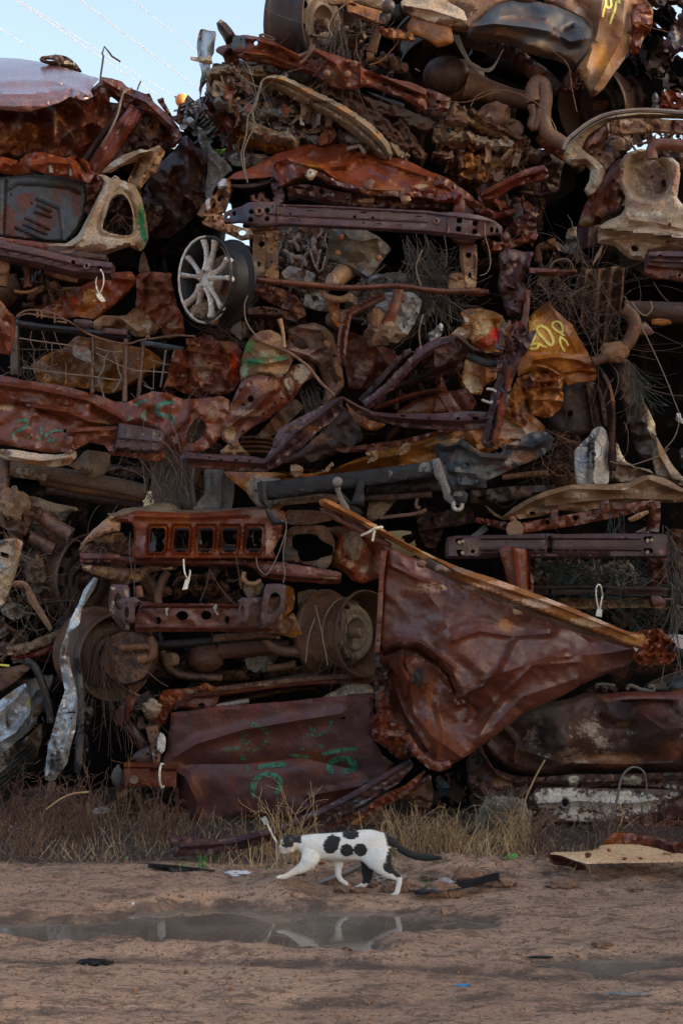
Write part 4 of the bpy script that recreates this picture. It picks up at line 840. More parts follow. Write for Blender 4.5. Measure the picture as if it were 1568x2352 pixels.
S(w, 'bracket', 'maroon',3,[(820,500),(850,440),(910,440),(940,510),(890,580),(820,570)],7.98,sk=.1,cm=(.07,30),hl=[(842,560,6),(885,508,6)])
for k in range(6):
    T(w, 'loose_wire', 'cord',3,[(115 + k * 8,215 + k),(170 + k * 5,320),(230 + k * 4,400 + k * 3),(300 + k * 2,430 + k * 3),(370,415 + k * 4),(440 - k * 2,305 + k * 2)],.0028,7.85,ns=4)
nest(w, 'hanging_wires',['cord', 'wire'],2,[(980,0),(1040,0),(1050,200),(1010,250),(970,120)],26,7.9,L=.5,r=.002,curl=.35,dirn=(0,0,-1),dy=.06)
nest(w, 'fine_wires',['wire'],2,[(760,60),(960,60),(960,330),(760,330)],26,7.95,L=.4,r=.0012,curl=.5,dirn=(-.3,0,-1),dy=.06)
nest(w, 'fine_wires',['wire', 'cord'],2,[(1040,120),(1240,160),(1240,360),(1000,330)],30,7.95,L=.4,r=.0012,curl=.5,dy=.1)
T(w, 'bent_wire', 'wirelight',2,[(1060,20),(1000,70),(950,150),(960,200),(975,225)],.003,7.85); T(w, 'bent_wire', 'orange',2,[(1400,215),(1380,270),(1330,330),(1270,385),(1210,405)],.003,7.85)
scraps(w, 'debris',['dark', 'brown', 'deep', 'bluegrey'],2,[(1000,150),(1230,170),(1230,380),(1400,380),(1420,470),(1200,400),(1020,330)],70,8.2,.15,(.04,.12),lumps=.4)
# torn roof top right corner with the sky showing through
S(w, 'torn_corner', 'dark',3,[(1340,-20),(1460,-40),(1600,0),(1600,60),(1540,20),(1480,10),(1440,30),(1400,40)],8.0,sk=.1,cm=(.06,30),jag=4)
S(w, 'torn_corner', 'purple',3,[(1500,160),(1568,60),(1640,0),(1640,320),(1568,310),(1510,335),(1480,290),(1440,285),(1480,210)],7.95,sk=.1,cm=(.07,40),jag=4,sp=[(1510,220,30,50,(.16,.17,.19))])
for p in ([(1300,-10),(1350,50),(1420,90),(1500,150),(1568,190)],[(1420,60),(1470,30),(1520,90),(1500,150)],[(1380,170),(1440,190),(1500,170)],[(1300,200),(1360,230),(1400,300),(1440,240)]):
    BM(w, 'torn_strip', 'deep',3, p, 34,8.1,sk=.08,jag=6,cm=(.05,20))
scraps(w, 'debris',['deep', 'dark'],3,[(1240,330),(1568,330),(1568,560),(1300,640),(1200,500)],110,8.25,.15,(.06,.22),k=5)
scraps(w, 'debris',['deep', 'dark'],3,[(1370,175),(1480,170),(1500,330),(1430,360),(1380,340)],26,8.2,.1,(.05,.12))
T(w, 'loose_wire', 'wire',3,[(1280,90),(1265,60),(1290,20)],.002,7.9); T(w, 'loose_wire', 'maroon',3,[(1270,110),(1330,160),(1440,190),(1568,225)],.002,7.9)
for p in ([(230,670),(270,600),(370,565),(480,570),(600,620),(700,690),(750,770),(775,830)],[(720,300),(840,400),(870,560),(900,700)],[(0,620),(200,640),(420,570),(600,600)]):
    T(w, 'loose_wire', 'brown',3, p, .0022,7.8,ns=4)
# ---------------- 6. centre: front end with perforated bumper beam, alloy wheel and bared engine
w = wreck('front end at the centre with a long punched bumper beam, alloy wheel and bare engine',850,720)
hulk(w, 385,575,700,900,8.9,10.4, crop=0, am=.04); hulk(w, 620,600,1200,900,8.95,10.4, crop=0, am=.07); hulk(w, 560,400,1240,520,8.6,10.4, crop=0, am=.06)
S(w, 'bonnet', 'redrust',2,[(310,1125),(360,1085),(440,1060),(540,1010),(640,960),(760,920),(830,905),(940,910),(1060,905),(1120,950),(1300,975),(1450,1010),(1568,1070),(1700,1120),(1790,1190),(1700,1240),(1568,1215),(1450,1230),(1300,1225),(1200,1205),(1060,1150),(960,1120),(880,1085),(780,1110),(680,1160),(640,1150),(600,1110),(500,1120),(400,1125)],
  7.85,n=.015,tilt=(0,-.25),cm=(.05,60,.3,2),cr=[([(620,1020),(780,970),(840,915)],.05,30),([(1070,920),(1000,1000),(900,1040)],.06,60),([(700,1010),(900,1060),(1060,1040),(1150,960)],.06,50),([(1150,970),(1300,1020),(1568,1110)],.05,30),([(880,1040),(1000,1130),(1200,1190),(1400,1200)],.04,30),([(620,1040),(650,1140)],.04,30)],
  sp=[(740,1040,70,25,(.22,.21,.2),.5),(850,1060,60,30, ORG, .6),(1300,1190,160,20,(.20,.08,.04)),(1530,1170,50,16, TAN),(700,980,120,40,(.17,.045,.03))],sk=.06,hl=[(610,1040,8),(1142,1015,5)])
S(w, 'folded_tab', 'tan',2,[(795,1100),(830,1058),(885,1078),(850,1130),(830,1133)],7.72,sk=.02,n=.01,sp=[(835,1090,30,25,(.36,.34,.3))])
S(w, 'folded_tab', 'brown',2,[(1168,1150),(1220,1122),(1245,1140),(1210,1198),(1180,1185)],7.7,sk=.04,n=.01)
S(w, 'torn_tab', 'tan',2,[(1400,1235),(1460,1230),(1470,1260),(1430,1285),(1410,1270)],7.7,sk=.04)
BM(w, 'bonnet_edge', 'maroon',2,[(640,1160,22),(760,1095,22),(880,1085,24),(960,1140,30),(1100,1180,30),(1250,1215,36),(1400,1220,36),(1568,1225,30),(1750,1260,30)],26,7.72,cm=(.03,24),sk=.05,jag=2)
BM(w, 'upper_crossmember', 'maroon',2,[(690,1205,60),(800,1190,70),(900,1215,70),(1050,1250,70),(1200,1265,76),(1400,1280,70),(1568,1265,60),(1700,1290,60)],60,7.8,sk=.1,hl=[(760,1180,40,9,.1),(825,1190,24,16),(903,1203,16,18),(960,1216,7),(1070,1255,7),(1245,1280,8),(1330,1290,7),(1400,1270,7),(1480,1270,9),(760,1230,30,10)],cm=(.035,24),
   sp=[(960,1225,40,14,(.2,.2,.2)),(1190,1260,70,16,(.42,.26,.16)),(1400,1280,90,20, BR)])
BM(w, 'side_rail', 'dark',2,[(330,1165,20),(430,1170,22),(530,1155,24),(600,1125,30)],22,7.85,sk=.05); BM(w, 'side_rail', 'brown',2,[(330,1170,34),(300,1240,40),(270,1320,44)],40,7.9,sk=.06)
BM(w, 'side_rail', 'purple',2,[(600,1120,40),(620,1180,60),(650,1240,60),(610,1270,50)],50,7.82,sk=.08,hl=[(595,1135,9),(635,1185,9)],cm=(.04,24)); T(w, 'bent_rod', 'maroon',2,[(470,1230),(480,1260),(510,1265),(525,1225),(550,1260),(580,1265)],.014,7.9)
S(w, 'fender_edge', 'brown',2,[(120,1350),(150,1290),(200,1240),(240,1160),(290,1120),(330,1120),(335,1160),(320,1240),(290,1330),(200,1360),(150,1362)],7.8,cm=(.06,30),hl=[(265,1250,18),(225,1290,10,24,.5),(235,1200,12,34,.4)],sp=[(275,1150,28,40,(.5,.48,.5)),(190,1270,16,60,(.55,.5,.5)),(240,1330,60,20, BR)],sk=.1)
S(w, 'corner_bracket', 'tan',2,[(150,1395),(200,1350),(290,1350),(310,1400),(400,1430),(480,1440),(470,1500),(400,1510),(340,1480),(240,1440),(160,1410)],7.78,cm=(.05,24),hl=[(405,1462,24,20),(260,1372,6),(220,1365,8),(375,1410,5)],sp=[(280,1400,100,30,(.36,.19,.13)),(180,1400,50,20, BR),(420,1470,50,40,(.30,.27,.22))],sk=.06)
# bumper beam spans crops 2 -> 3 (crop 5 coordinates)
S(w, 'bumper_beam', 'purple',5,[(292,215),(340,195),(400,180),(440,155),(500,148),(630,150),(640,165),(900,172),(1100,182),(1300,192),(1568,205),(1640,215),(1780,215),(1900,235),(1990,265),(2045,310),(2040,355),(1960,360),(1880,385),(1760,375),(1568,345),(1300,325),(1000,312),(800,300),(640,295),(500,308),(450,290),(400,275),(288,282)],
  7.5,n=.004,ctrl=[(300,250,.12),(500,220,0),(1000,240,-.02),(1800,280,0),(2040,330,.14)],hl=[(355,222,13,17),(463,210,17),(458,260,17),(563,202,17),(562,255,17),(512,210,10),(708,223,7),(765,267,6),(596,177,6),(318,240,10,13),(1114,243,10),(1228,249,10),(1170,282,6),(830,206,24,3),(1172,219,24,3),(1514,242,24,3),
      (1627,272,7),(1772,267,19),(1872,285,19),(1768,320,19),(1870,336,19),(1976,325,12,20),(2010,330,10,16),(1745,242,5),(1400,290,7)],
  cr=[([(640,170),(1000,185),(1568,218),(1960,270)],.012,9),([(640,285),(1000,300),(1568,330),(1900,365)],.012,9),([(560,230),(700,245),(1000,258),(1568,285)],-.008,14),([(628,150),(628,300)],.012,6),([(1700,225),(1700,370)],.01,6),([(640,295),(900,308),(1250,325),(1568,345)],-.01,6)],
  sp=[(400,240,90,50,(.05,.055,.085),.8),(560,200,80,30,(.06,.05,.06),.6),(1550,300,60,16,(.3,.22,.18),.4),(1500,250,300,80,(.07,.04,.045),.8)],sk=.25,roll=(5,.006),res=4.5)
ring(w, 'bolt_rim', 'purple',5,512,210,20,20,.008,7.49); ring(w, 'bolt_rim', 'purple',5,1627,272,14,14,.006,7.49)
for x in (865,1075,1265,1390,715,1000):
    T(w, 'pressing', 'purple',5,[(x - 25,258 + (x - 700) * .055),(x - 20,249 + (x - 700) * .055),(x + 18,250 + (x - 700) * .055),(x + 24,260 + (x - 700) * .055)],.004,7.495,k=0,ns=5)
S(w, 'beam_lip', 'brown',5,[(450,300),(640,296),(640,318),(560,325),(470,335)],7.6,sk=.1)
# radiator legs
S(w, 'left_leg', 'tan',5,[(475,330),(545,340),(548,500),(545,620),(470,612),(470,480)],7.78,n=.01,hl=[(528,415,19),(511,543,12,20)],sk=.08,cr=[([(478,340),(474,610)],.02,12)],sp=[(500,580,50,60,(.45,.35,.22)),(500,380,60,40,(.17,.09,.05))])
S(w, 'left_leg', 'brown',5,[(548,345),(628,350),(630,500),(638,648),(545,650),(552,500)],7.7,n=.006,hl=[(589,450,7),(592,528,7),(566,565,7)],sk=.1,cr=[([(556,350),(554,640)],.02,8),([(620,350),(630,640)],.02,8)],sp=[(590,600,50,60,(.26,.14,.06)),(590,420,50,70,(.22,.11,.055),.7)])
S(w, 'left_leg', 'tan',5,[(460,315),(630,315),(630,350),(470,345)],7.72,sk=.08)
S(w, 'right_leg', 'tan',6,[(165,190),(270,190),(275,300),(268,400),(262,468),(195,465),(180,370),(165,280)],7.68,n=.006,hl=[(218,262,19),(226,388,12,20)],sk=.1,cr=[([(175,200),(200,460)],.02,10),([(268,200),(258,460)],.02,10)],sp=[(220,200,60,60,(.11,.05,.04)),(225,300,60,40,(.18,.09,.05)),(225,430,50,50,(.45,.30,.17))])
S(w, 'right_leg_foot', 'tan',6,[(98,380),(140,372),(180,376),(192,400),(192,505),(95,500)],7.66,n=.006,sk=.08,cr=[([(105,402),(140,415),(180,400)],.02,10)],sp=[(145,390,60,20,(.14,.07,.04))])
S(w, 'foot_plate', 'maroon',6,[(190,478),(250,468),(345,478),(345,505),(300,518),(200,515)],7.62,sk=.08,n=.004,roll=(5,.03))
T(w, 'lower_tie_rod', 'maroon',5,[(385,640),(430,630),(560,650),(800,670),(1000,690),(1200,690),(1380,680),(1568,705),(1700,715),(1800,712),(1900,710)],[.018,.022,.022,.02,.02],7.62,ns=10, flat=.7)
BM(w, 'drag_link', 'maroon',5,[(390,640,30),(450,670,50),(560,720,90),(660,760,120),(740,800,100),(780,880,60)],80,7.85,sk=.1,cm=(.07,30),sp=[(640,740,50,50, BR)])
wheel(w, 5,168,640,275,7.5,-.85,0,.15, 'alloy', 'black', 'white', name='alloy_wheel', spin=1.4, R=0.210)
aw = [c for c in w.children if c.name.startswith('alloy_wheel')][0]
ring(aw, 'rim_lip', 'alu',5,172,641,166,272,.006,7.5)
wheel(w, 5,380,640,230,7.95,-.75,0,.26, 'steel', 'dark', 'dark', name='inner_rim', R=0.178)
lump(w, 'mud_clod', 'mud', WP(5,190,845,7.6),(.11,.07,.05),.5,5)
# engine
EM = ['alu', 'grey', 'alu', 'brown', 'dark', 'mud']
lump(w, 'engine_block', 'grey', WP(5,800,480,8.35),(.36,.25,.33),.3,5,4)
lump(w, 'gearbox', 'grey', WP(5,1350,780,8.15),(.42,.22,.25),.25,5,4)
scraps(w, 'engine_clutter',['alu', 'grey', 'brown', 'black'],5,[(650,330),(930,330),(930,520),(900,640),(820,700),(650,600)],120,8.02,.13,(.03,.11),lumps=.8)
scraps(w, 'engine_clutter', EM, 5,[(1080,620),(1568,620),(1568,900),(1380,960),(1180,900),(1060,760)],120,8.0,.1,(.03,.10),lumps=.7)
scraps(w, 'engine_clutter', EM, 5,[(700,640),(940,700),(940,820),(780,800)],40,8.0,.1,(.03,.1),lumps=.7)
S(w, 'belt_cover', 'alu',5,[(650,600),(700,550),(780,570),(860,600),(865,640),(800,680),(700,690),(645,650)],7.85,cm=(.06,40),sk=.12,cr=[([(810,580),(790,670)],.03,12)])
S(w, 'sump', 'alu',5,[(800,730),(900,720),(950,760),(945,840),(860,830),(790,800)],7.85,cm=(.06,30),sk=.14,ph=[[(835,745),(880,738),(892,775),(855,780)]])
for pts, r in (([(690,400),(740,410),(760,460)],.02),([(860,370),(850,430),(870,480)],.03),([(730,490),(800,520),(780,560)],.03),([(820,460),(800,510),(790,550)],.018),([(900,450),(880,520),(875,570)],.018),([(660,460),(700,480),(720,540)],.024),([(935,345),(925,400),(940,450),(935,560)],.010),([(760,350),(745,380),(720,400)],.022)):
    T(w, 'engine_pipe', 'grey',5, pts, [r * .35, r * .6, r * .4, r * .62, r * .3],7.88,ns=8, wob=.002)
S(w, 'heat_shield', 'bluegrey',5,[(960,322),(1060,315),(1180,325),(1260,365),(1310,410),(1345,445),(1300,500),(1260,560),(1230,600),(1190,632),(1130,610),(1060,555),(1000,530),(940,515),(938,460),(950,380)],
  7.68,n=.01,ctrl=[(1120,430,-.05),(960,500,.05),(1300,450,.04)],cm=(.04,50),cr=[([(1030,320),(1080,380),(1160,400),(1230,380)],.02,20),([(940,500),(1100,560),(1190,620)],.02,16)],sp=[(1120,430,250,180,(.085,.073,.052),.9),(1030,370,14,14,(.16,.06,.03)),(1010,470,18,16,(.3,.13,.05)),(1265,500,18,16,(.3,.13,.05)),(1110,540,60,30,(.17,.10,.05),.7)],sk=.06)
for x, y in ((1032,372),(1008,472),(1266,503)): lump(w, 'bolt', 'orange', WP(5, x, y, 7.63),(.015,.012,.015),.1, sub=2)
T(w, 'oil_filter', 'tan',5,[(985,650,-.03),(1040,600,.0),(1090,560,.06)],[.055,.07,.07],7.72,k=0,ns=20); 
T(w, 'oil_filter', 'cream',5,[(955,640,-.05),(985,650,-.03)],[.04,.055],7.72,k=0,ns=20)
T(w, 'bracket_ring', 'tan',5,[(912,730),(960,755),(1030,765),(1085,745),(1080,780)],.018,7.75); S(w, 'bracket', 'orange',5,[(940,770),(1020,780),(1010,860),(1020,940),(980,930),(955,860)],7.78,cm=(.05,30),sk=.06)
lump(w, 'rubber_mount', 'mud', WP(5,1010,890,7.85),(.06,.05,.05),.4)
S(w, 'gearbox_flange', 'alu',5,[(1220,850),(1290,720),(1480,720),(1540,780),(1500,900),(1440,1000),(1380,1010),(1300,970),(1190,960)],7.75,cm=(.06,40),hl=[(1503,850,8),(1500,800,6),(1425,935,8),(1450,885,8),(1480,760,7),(1420,780,8),(1400,990,7)],sp=[(1280,960,80,40,(.35,.25,.16)),(1430,990,40,20, TAN)],sk=.14)
S(w, 'rusty_strip', 'redrust',5,[(1360,690),(1420,690),(1415,780),(1380,850),(1360,960),(1310,960),(1280,930),(1320,840),(1350,760)],7.68,n=.01,sk=.04,sp=[(1340,930,40,30, TAN),(1385,780,20,80,(.20,.10,.06),.7)])
lump(w, 'mud_clod', 'mud', WP(5,1290,990,7.72),(.13,.09,.05),.6,6)
lump(w, 'mud_clod', 'tan', WP(5,1245,890,7.7),(.035,.03,.05),.4)
nest(w, 'wire_bundle',['cord', 'cord', 'wire'],5,[(1390,350),(1568,345),(1600,420),(1640,640),(1560,700),(1480,600),(1400,440)],170,7.85,L=.4,r=.0018,curl=.7,dirn=(.35,0,-1),dy=.1)
nest(w, 'wire_bundle',['cord', 'wire'],6,[(0,380),(80,420),(60,520),(0,540)],50,7.8,L=.2,r=.0018)
scraps(w, 'debris',['mud', 'brown', 'dark', 'tan'],5,[(350,800),(660,780),(760,880),(640,960),(400,960)],60,8.05,.1,(.04,.14),lumps=.3)
BM(w, 'perforated_arm', 'brown',5,[(440,840,40),(540,830,50),(640,850,50),(760,890,40)],50,7.85,sk=.08,hl=[(530,820,8),(575,835,8),(620,840,8),(520,862,14,6),(650,862,7)],cm=(.04,30))
BM(w, 'bent_lever', 'maroon',5,[(1300,735,40),(1220,770,44),(1130,820,44),(1070,850,50),(1055,900,60),(1040,980,60),(1030,1080,60),(1035,1170,30)],50,7.55,sk=.08,ridge=[(0,-.02,10)])
# right end: folded brackets
S(w, 'headlamp_bracket', 'maroon',6,[(430,155),(440,110),(480,60),(540,10),(600,0),(640,20),(650,100),(640,150),(600,180),(540,200),(470,215),(430,220)],7.8,cm=(.10,35),ph=[[(490,135),(560,125),(565,160),(500,165)]],hl=[(350,130,5)],sp=[(520,10,30,15, TAN)],sk=.1)
BM(w, 'bracket', 'redrust',6,[(340,230,60),(400,200,50),(520,190,40),(600,130,50),(650,150,40)],50,7.76,sk=.08,cm=(.07,26))
S(w, 'beam_tip', 'brown',6,[(420,130),(455,112),(480,135),(475,180),(440,182),(420,160)],7.55,sk=.05,roll=(8,.04))
S(w, 'hook_plate', 'redrust',6,[(300,170),(330,150),(380,170),(430,220),(420,240),(350,245),(310,220)],7.7,cm=(.07,24),hl=[(345,205,30,24)],sk=.06)
BM(w, 'crumple', 'maroon',6,[(120,155,20),(180,165,30),(260,170,20)],24,7.62,sk=.06)
scraps(w, 'debris',['maroon', 'redrust', 'dark'],3,[(0,1200),(330,1200),(640,1280),(640,1400),(420,1420),(200,1320),(0,1280)],80,8.0,.12,(.05,.16))
S(w, 'inner_fold', 'maroon',3,[(0,1110),(60,1110),(120,1150),(200,1200),(300,1290),(400,1340),(500,1310),(520,1330),(400,1380),(300,1350),(180,1260),(60,1180),(0,1160)],7.75,cm=(.05,30),sk=.08)
S(w, 'inner_fold', 'wetred',3,[(0,1210),(100,1210),(180,1210),(170,1260),(120,1275),(0,1265)],7.7,cm=(.04,30),sk=.08,hl=[(90,1245,5)])
BM(w, 'strut', 'maroon',3,[(155,1200,60),(165,1270,60),(160,1340,80)],60,7.74,sk=.08)
BM(w, 'strut', 'dark',3,[(520,1280,50),(540,1330,50),(520,1390,60)],50,7.85,sk=.1)
S(w, 'side_skin', 'maroon',3,[(490,1250),(520,1235),(590,1280),(640,1350),(650,1480),(620,1560),(600,1500),(600,1400),(560,1320)],7.9,cm=(.08,36),sk=.1)
S(w, 'hanging_column', 'purple',6,[(410,250),(470,215),(560,240),(630,240),(610,300),(600,340),(560,400),(545,450),(580,480),(560,620),(520,640),(470,640),(440,560),(405,440),(420,350)],
  7.6,cm=(.06,40),ctrl=[(430,300,0),(600,270,.05)],cr=[([(560,320),(480,460)],.04,30),([(620,250),(590,300),(590,340)],.04,20)],hl=[(445,325,12,7),(440,350,12,7),(485,285,5),(480,390,5),(478,545,6),(513,555,8,10),(485,475,28,12,.5),(475,430,6)],sk=.1,roll=(7,.03),sp=[(500,600,60,40,(.05,.025,.03))])
BM(w, 'bracket_arm', 'maroon',6,[(600,355,30),(700,365,40),(800,370,34),(900,362,20)],34,7.6,sk=.05,cr=[([(620,370),(880,365)],.015,10)],hl=[(783,362,5)])
nest(w, 'wire_tangle',['wire', 'wire', 'wirelight'],6,[(600,370),(900,380),(900,560),(860,640),(640,560)],90,7.8,L=.35,r=.0012,curl=1.3)
# loose wires across the front
for p in ([(440,740),(420,800),(430,900),(480,980),(520,1020)],[(1545,860),(1520,960),(1530,1080)],[(1540,450),(1500,560),(1530,680)]):
    T(w, 'loose_wire', 'wirelight',5, p, .0028,7.45,ns=4)
T(w, 'loose_wire', 'wirelight',6,[(320,60),(325,150),(345,220),(355,320),(330,375),(290,390)],.0022,7.42,ns=4); T(w, 'loose_wire', 'wire',6,[(65,140),(80,240),(75,340)],.0022,7.42,ns=4)

# ---------------- 7. centre lower: split body shell with green and orange sprayed skins
w = wreck('split body shell below the engine with green sprayed fender and bright orange skin',850,1000)
hulk(w, 430,760,1300,1090,8.75,10.4, crop=0, am=.1)
S(w, 'green_fender', 'tan',5,[(440,1030),(470,990),(520,965),(580,955),(640,985),(690,1040),(730,1090),(728,1140),(700,1200),(680,1250),(620,1255),(560,1245),(500,1240),(440,1250),(395,1290),(390,1200),(410,1110)],
  7.7,n=.02,ctrl=[(400,1200,.12),(560,1100,-.02),(720,1130,.05)],cm=(.05,55),cr=[([(440,1150),(560,1170),(700,1140)],.03,30),([(470,1010),(600,1060),(720,1120)],.03,30)],sp=[(520,1000,100,40,(.17,.085,.05)),(480,1160,110,26,(.03,.25,.13)),(440,1060,40,40,(.12,.33,.11)),(640,1135,60,16,(.05,.24,.13)),(420,1220,30,50,(.30,.42,.30)),(600,1200,120,34,(.40,.22,.10)),(560,1110,100,25,(.30,.28,.16)),(650,1050,60,40,(.22,.10,.06))],sk=.08)
S(w, 'door_skin', 'panel',5,[(395,1290),(450,1250),(520,1240),(600,1255),(680,1250),(720,1180),(780,1170),(860,1150),(870,1250),(800,1280),(760,1340),(720,1400),(640,1460),(560,1520),(480,1560),(380,1640),(350,1700),(270,1640),(280,1540),(330,1430)],
  7.66,n=.012,ctrl=[(300,1550,.05),(640,1350,0),(820,1200,.08)],cm=(.03,50,-.7,2),hl=[(458,1392,20,22),(410,1427,9),(395,1335,7),(613,1420,8),(592,1447,8),(655,1388,7),(535,1487,8),(412,1596,8),(640,1340,6)],
  cr=[([(330,1560),(480,1460),(600,1330),(620,1260)],.05,50),([(690,1230),(730,1340)],.03,25),([(640,1260),(700,1400)],-.03,30)],sp=[(580,1300,80,50,(.30,.15,.08),.9),(780,1230,60,60,(.38,.29,.19)),(700,1300,40,50,(.35,.25,.16),.8),(450,1480,120,25,(.36,.21,.14),.8),(330,1600,40,60,(.30,.20,.12)),(500,1290,40,30,(.22,.09,.04)),(450,1300,40,16, CREAM, .6)],sk=.08)
S(w, 'door_skin', 'tan',7,[(235,720),(270,690),(320,640),(350,700),(400,745),(330,745),(240,740)],7.72,cm=(.05,30),sk=.06)
S(w, 'wheel_arch', 'brown',5,[(690,960),(760,925),(860,910),(930,940),(980,990),(1005,1090),(1030,1180),(1050,1300),(1010,1360),(960,1440),(900,1440),(925,1350),(905,1240),(880,1180),(800,1140),(700,1120),(620,1080),(610,1050),(680,1040),(700,1010)],
  7.72,n=.012,cm=(.05,50),ph=[[(690,985),(740,985),(800,1030),(830,1070),(780,1085),(720,1050)]],cr=[([(700,1080),(830,1120),(900,1170),(940,1300)],.04,24),([(760,940),(900,960),(960,1060),(1000,1250)],.04,40),([(840,1100),(900,1070),(880,1000)],.03,30)],hl=[(893,970,6,12),(912,1025,6),(927,1080,6),(958,1187,7),(985,1122,8,10),(1000,1280,7,10),(1003,1240,6)],
  sp=[(760,1100,120,30,(.30,.18,.14)),(940,1040,30,20,(.34,.17,.07)),(820,960,90,30,(.18,.10,.07)),(860,1120,60,40,(.32,.20,.16),.7)],sk=.1,roll=(8,.03))
S(w, 'cup', 'orange',5,[(690,985),(760,970),(840,1060),(800,1100),(720,1070)],7.9,sk=.04,n=.02,sp=[(760,1030,80,50,(.13,.05,.025))])
S(w, 'inner_panel', 'mud',5,[(560,1560),(640,1460),(740,1390),(800,1440),(740,1500),(640,1600),(560,1640),(480,1640)],7.85,cm=(.05,50),sp=[(600,1560,80,60,(.14,.06,.03))])
for k in range(4): BM(w, 'louvre', 'brown',7,[(350 - k * 6,650 + k * 26,20),(440,645 + k * 26,20),(560,665 + k * 24,20)],20,7.88,sk=.03,ridge=[(0,.01,8)])
nest(w, 'dry_twigs',['cord', 'wirelight'],5,[(740,1340),(850,1260),(900,1330),(880,1440),(800,1440)],80,7.85,L=.25,r=.0014,curl=.25,dirn=(.5,0,-1),dy=.05)
T(w, 'hand_brake_lever', 'tan',5,[(640,890),(655,940),(665,1000),(668,1070)],[.014,.01,.009,.012],7.55,ns=8); T(w, 'bent_rod', 'brown',5,[(610,1060),(690,1095),(760,1140),(830,1200),(900,1290),(985,1370)],.008,7.55,ns=8)
lump(w, 'knob', 'tan', WP(5,640,1060,7.57),(.035,.02,.02),.2)
for i, (p, m) in enumerate([([(1060,960),(1180,1000),(1300,1060),(1380,1100),(1300,1240),(1200,1340),(1080,1340),(1050,1180)],'maroon'),([(1100,1160),(1240,1130),(1230,1240),(1160,1330),(1100,1330)],'panel'),([(1290,1110),(1390,1115),(1360,1180),(1300,1200)],'redrust'),([(1330,1210),(1430,1160),(1440,1230),(1350,1270)],'redrust'),([(1440,1090),(1500,1090),(1530,1150),(1470,1160)],'brown'),([(1380,1480),(1500,1420),(1600,1380),(1640,1480),(1400,1500)],'redrust')]):
    S(w, 'seat_panel', m, 5, p, 7.95 - .03 * i, cm=(.05,60),n=.02,sk=.05,sp=[(1180,1180,60,60,(.24,.13,.085),.8)] if i < 2 else [(p[0][0], p[0][1],60,60,(.2,.09,.06),.6)])
S(w, 'flat_scrap', 'panel',7,[(1200,510),(1300,440),(1420,415),(1568,385),(1568,520),(1400,515),(1260,520)],7.72,n=.01,cr=[([(1440,420),(1500,510)],.03,40)],sk=.05)
S(w, 'flat_scrap', 'panel',6,[(0,1150),(100,1120),(210,1100),(245,1150),(272,1195),(240,1240),(0,1255)],7.7,n=.01,cr=[([(110,1120),(190,1240)],-.03,40),([(210,1105),(255,1190)],.02,14)],sk=.05)
S(w, 'flat_scrap', 'redrust',7,[(1430,330),(1450,290),(1490,400),(1410,408)],7.74,sk=.04)
# V-shaped bent door frames
S(w, 'bent_frame', 'purple',7,[(0,735),(20,722),(100,735),(240,742),(400,750),(480,765),(520,700),(530,650),(560,600),(650,545),(760,490),(850,440),(905,418),(912,440),(905,480),(860,560),(800,590),(740,640),(700,690),(620,740),(560,800),(480,835),(300,830),(150,815),(60,805),(40,780)],
  7.42,n=.01,cm=(.03,40),cr=[([(50,760),(250,775),(480,790),(560,720),(650,620),(780,530),(900,430)],.05,26),([(60,795),(300,815),(480,815),(600,710),(750,600),(880,490)],-.02,16)],hl=[(110,745,6),(240,770,10,6),(320,770,10,6),(175,757,8,5),(395,775,10,6)],sk=.1,sp=[(760,600,140,30,(.17,.08,.04),.8),(200,800,250,20,(.14,.045,.035),.8)])
S(w, 'bent_frame', 'purple',7,[(905,418),(930,430),(1000,470),(1080,505),(1180,515),(1300,515),(1440,515),(1568,500),(1800,510),(1790,590),(1700,600),(1568,608),(1400,600),(1260,590),(1160,570),(1080,545),(1000,520),(940,470)],
  7.44,n=.01,cm=(.02,40),cr=[([(920,440),(1080,525),(1300,545),(1568,555),(1780,540)],.04,22),([(1000,495),(1200,560),(1568,590)],-.02,12)],hl=[(1240,528,16,6),(1385,538,8,5),(1545,542,12,8),(1640,540,20,10),(1760,560,7)],sk=.1)
S(w, 'frame_web', 'orange',7,[(925,450),(990,510),(1060,550),(1150,575),(1090,610),(1040,600),(980,560),(940,500)],7.56,cm=(.03,30),sp=[(1000,540,90,50,(.14,.055,.03),.8)],sk=.06)
S(w, 'frame_web', 'dark',7,[(560,790),(700,700),(860,560),(910,470),(1000,560),(1020,660),(900,730),(760,780)],7.75,cm=(.05,60),sp=[(760,650,80,40,(.14,.06,.03))])
for p, ww, m, y in (([(1010,450),(1080,380),(1160,290),(1240,200),(1290,170)],44, 'dark',7.62),([(1030,470),(1110,410),(1200,330),(1280,240),(1340,190),(1440,130),(1568,100)],50, 'purple',7.5),([(1170,380),(1300,330),(1400,280),(1500,240),(1568,210)],30, 'dark',7.65),
                  ([(1080,490),(1200,440),(1330,400),(1460,380)],24, 'maroon',7.6),([(1330,200),(1400,160),(1480,130),(1568,130)],90, 'maroon',7.6),([(1280,330),(1420,300),(1568,250)],40, 'brown',7.72)):
    BM(w, 'bent_strut', m, 7, p, ww, y, sk=.07,ridge=[(.1,.025,12)],cm=(.03,30),jag=2)
S(w, 'bent_strut', 'dark',6,[(0,830),(60,790),(140,770),(190,775),(230,830),(330,880),(420,870),(440,900),(420,950),(330,960),(200,910),(100,930),(0,980)],7.5,cm=(.06,36),cr=[([(150,780),(250,860),(400,890)],.05,30)],sk=.1,sp=[(60,850,60,40,(.1,.05,.04))])
BM(w, 'dark_pipe', 'black',6,[(210,890,30),(280,920,40),(350,945,40),(420,935,30)],34,7.46,sk=.06)
for i in range(16):
    a = NR.uniform(0,1); x = 100 + 380 * a; yv = 0
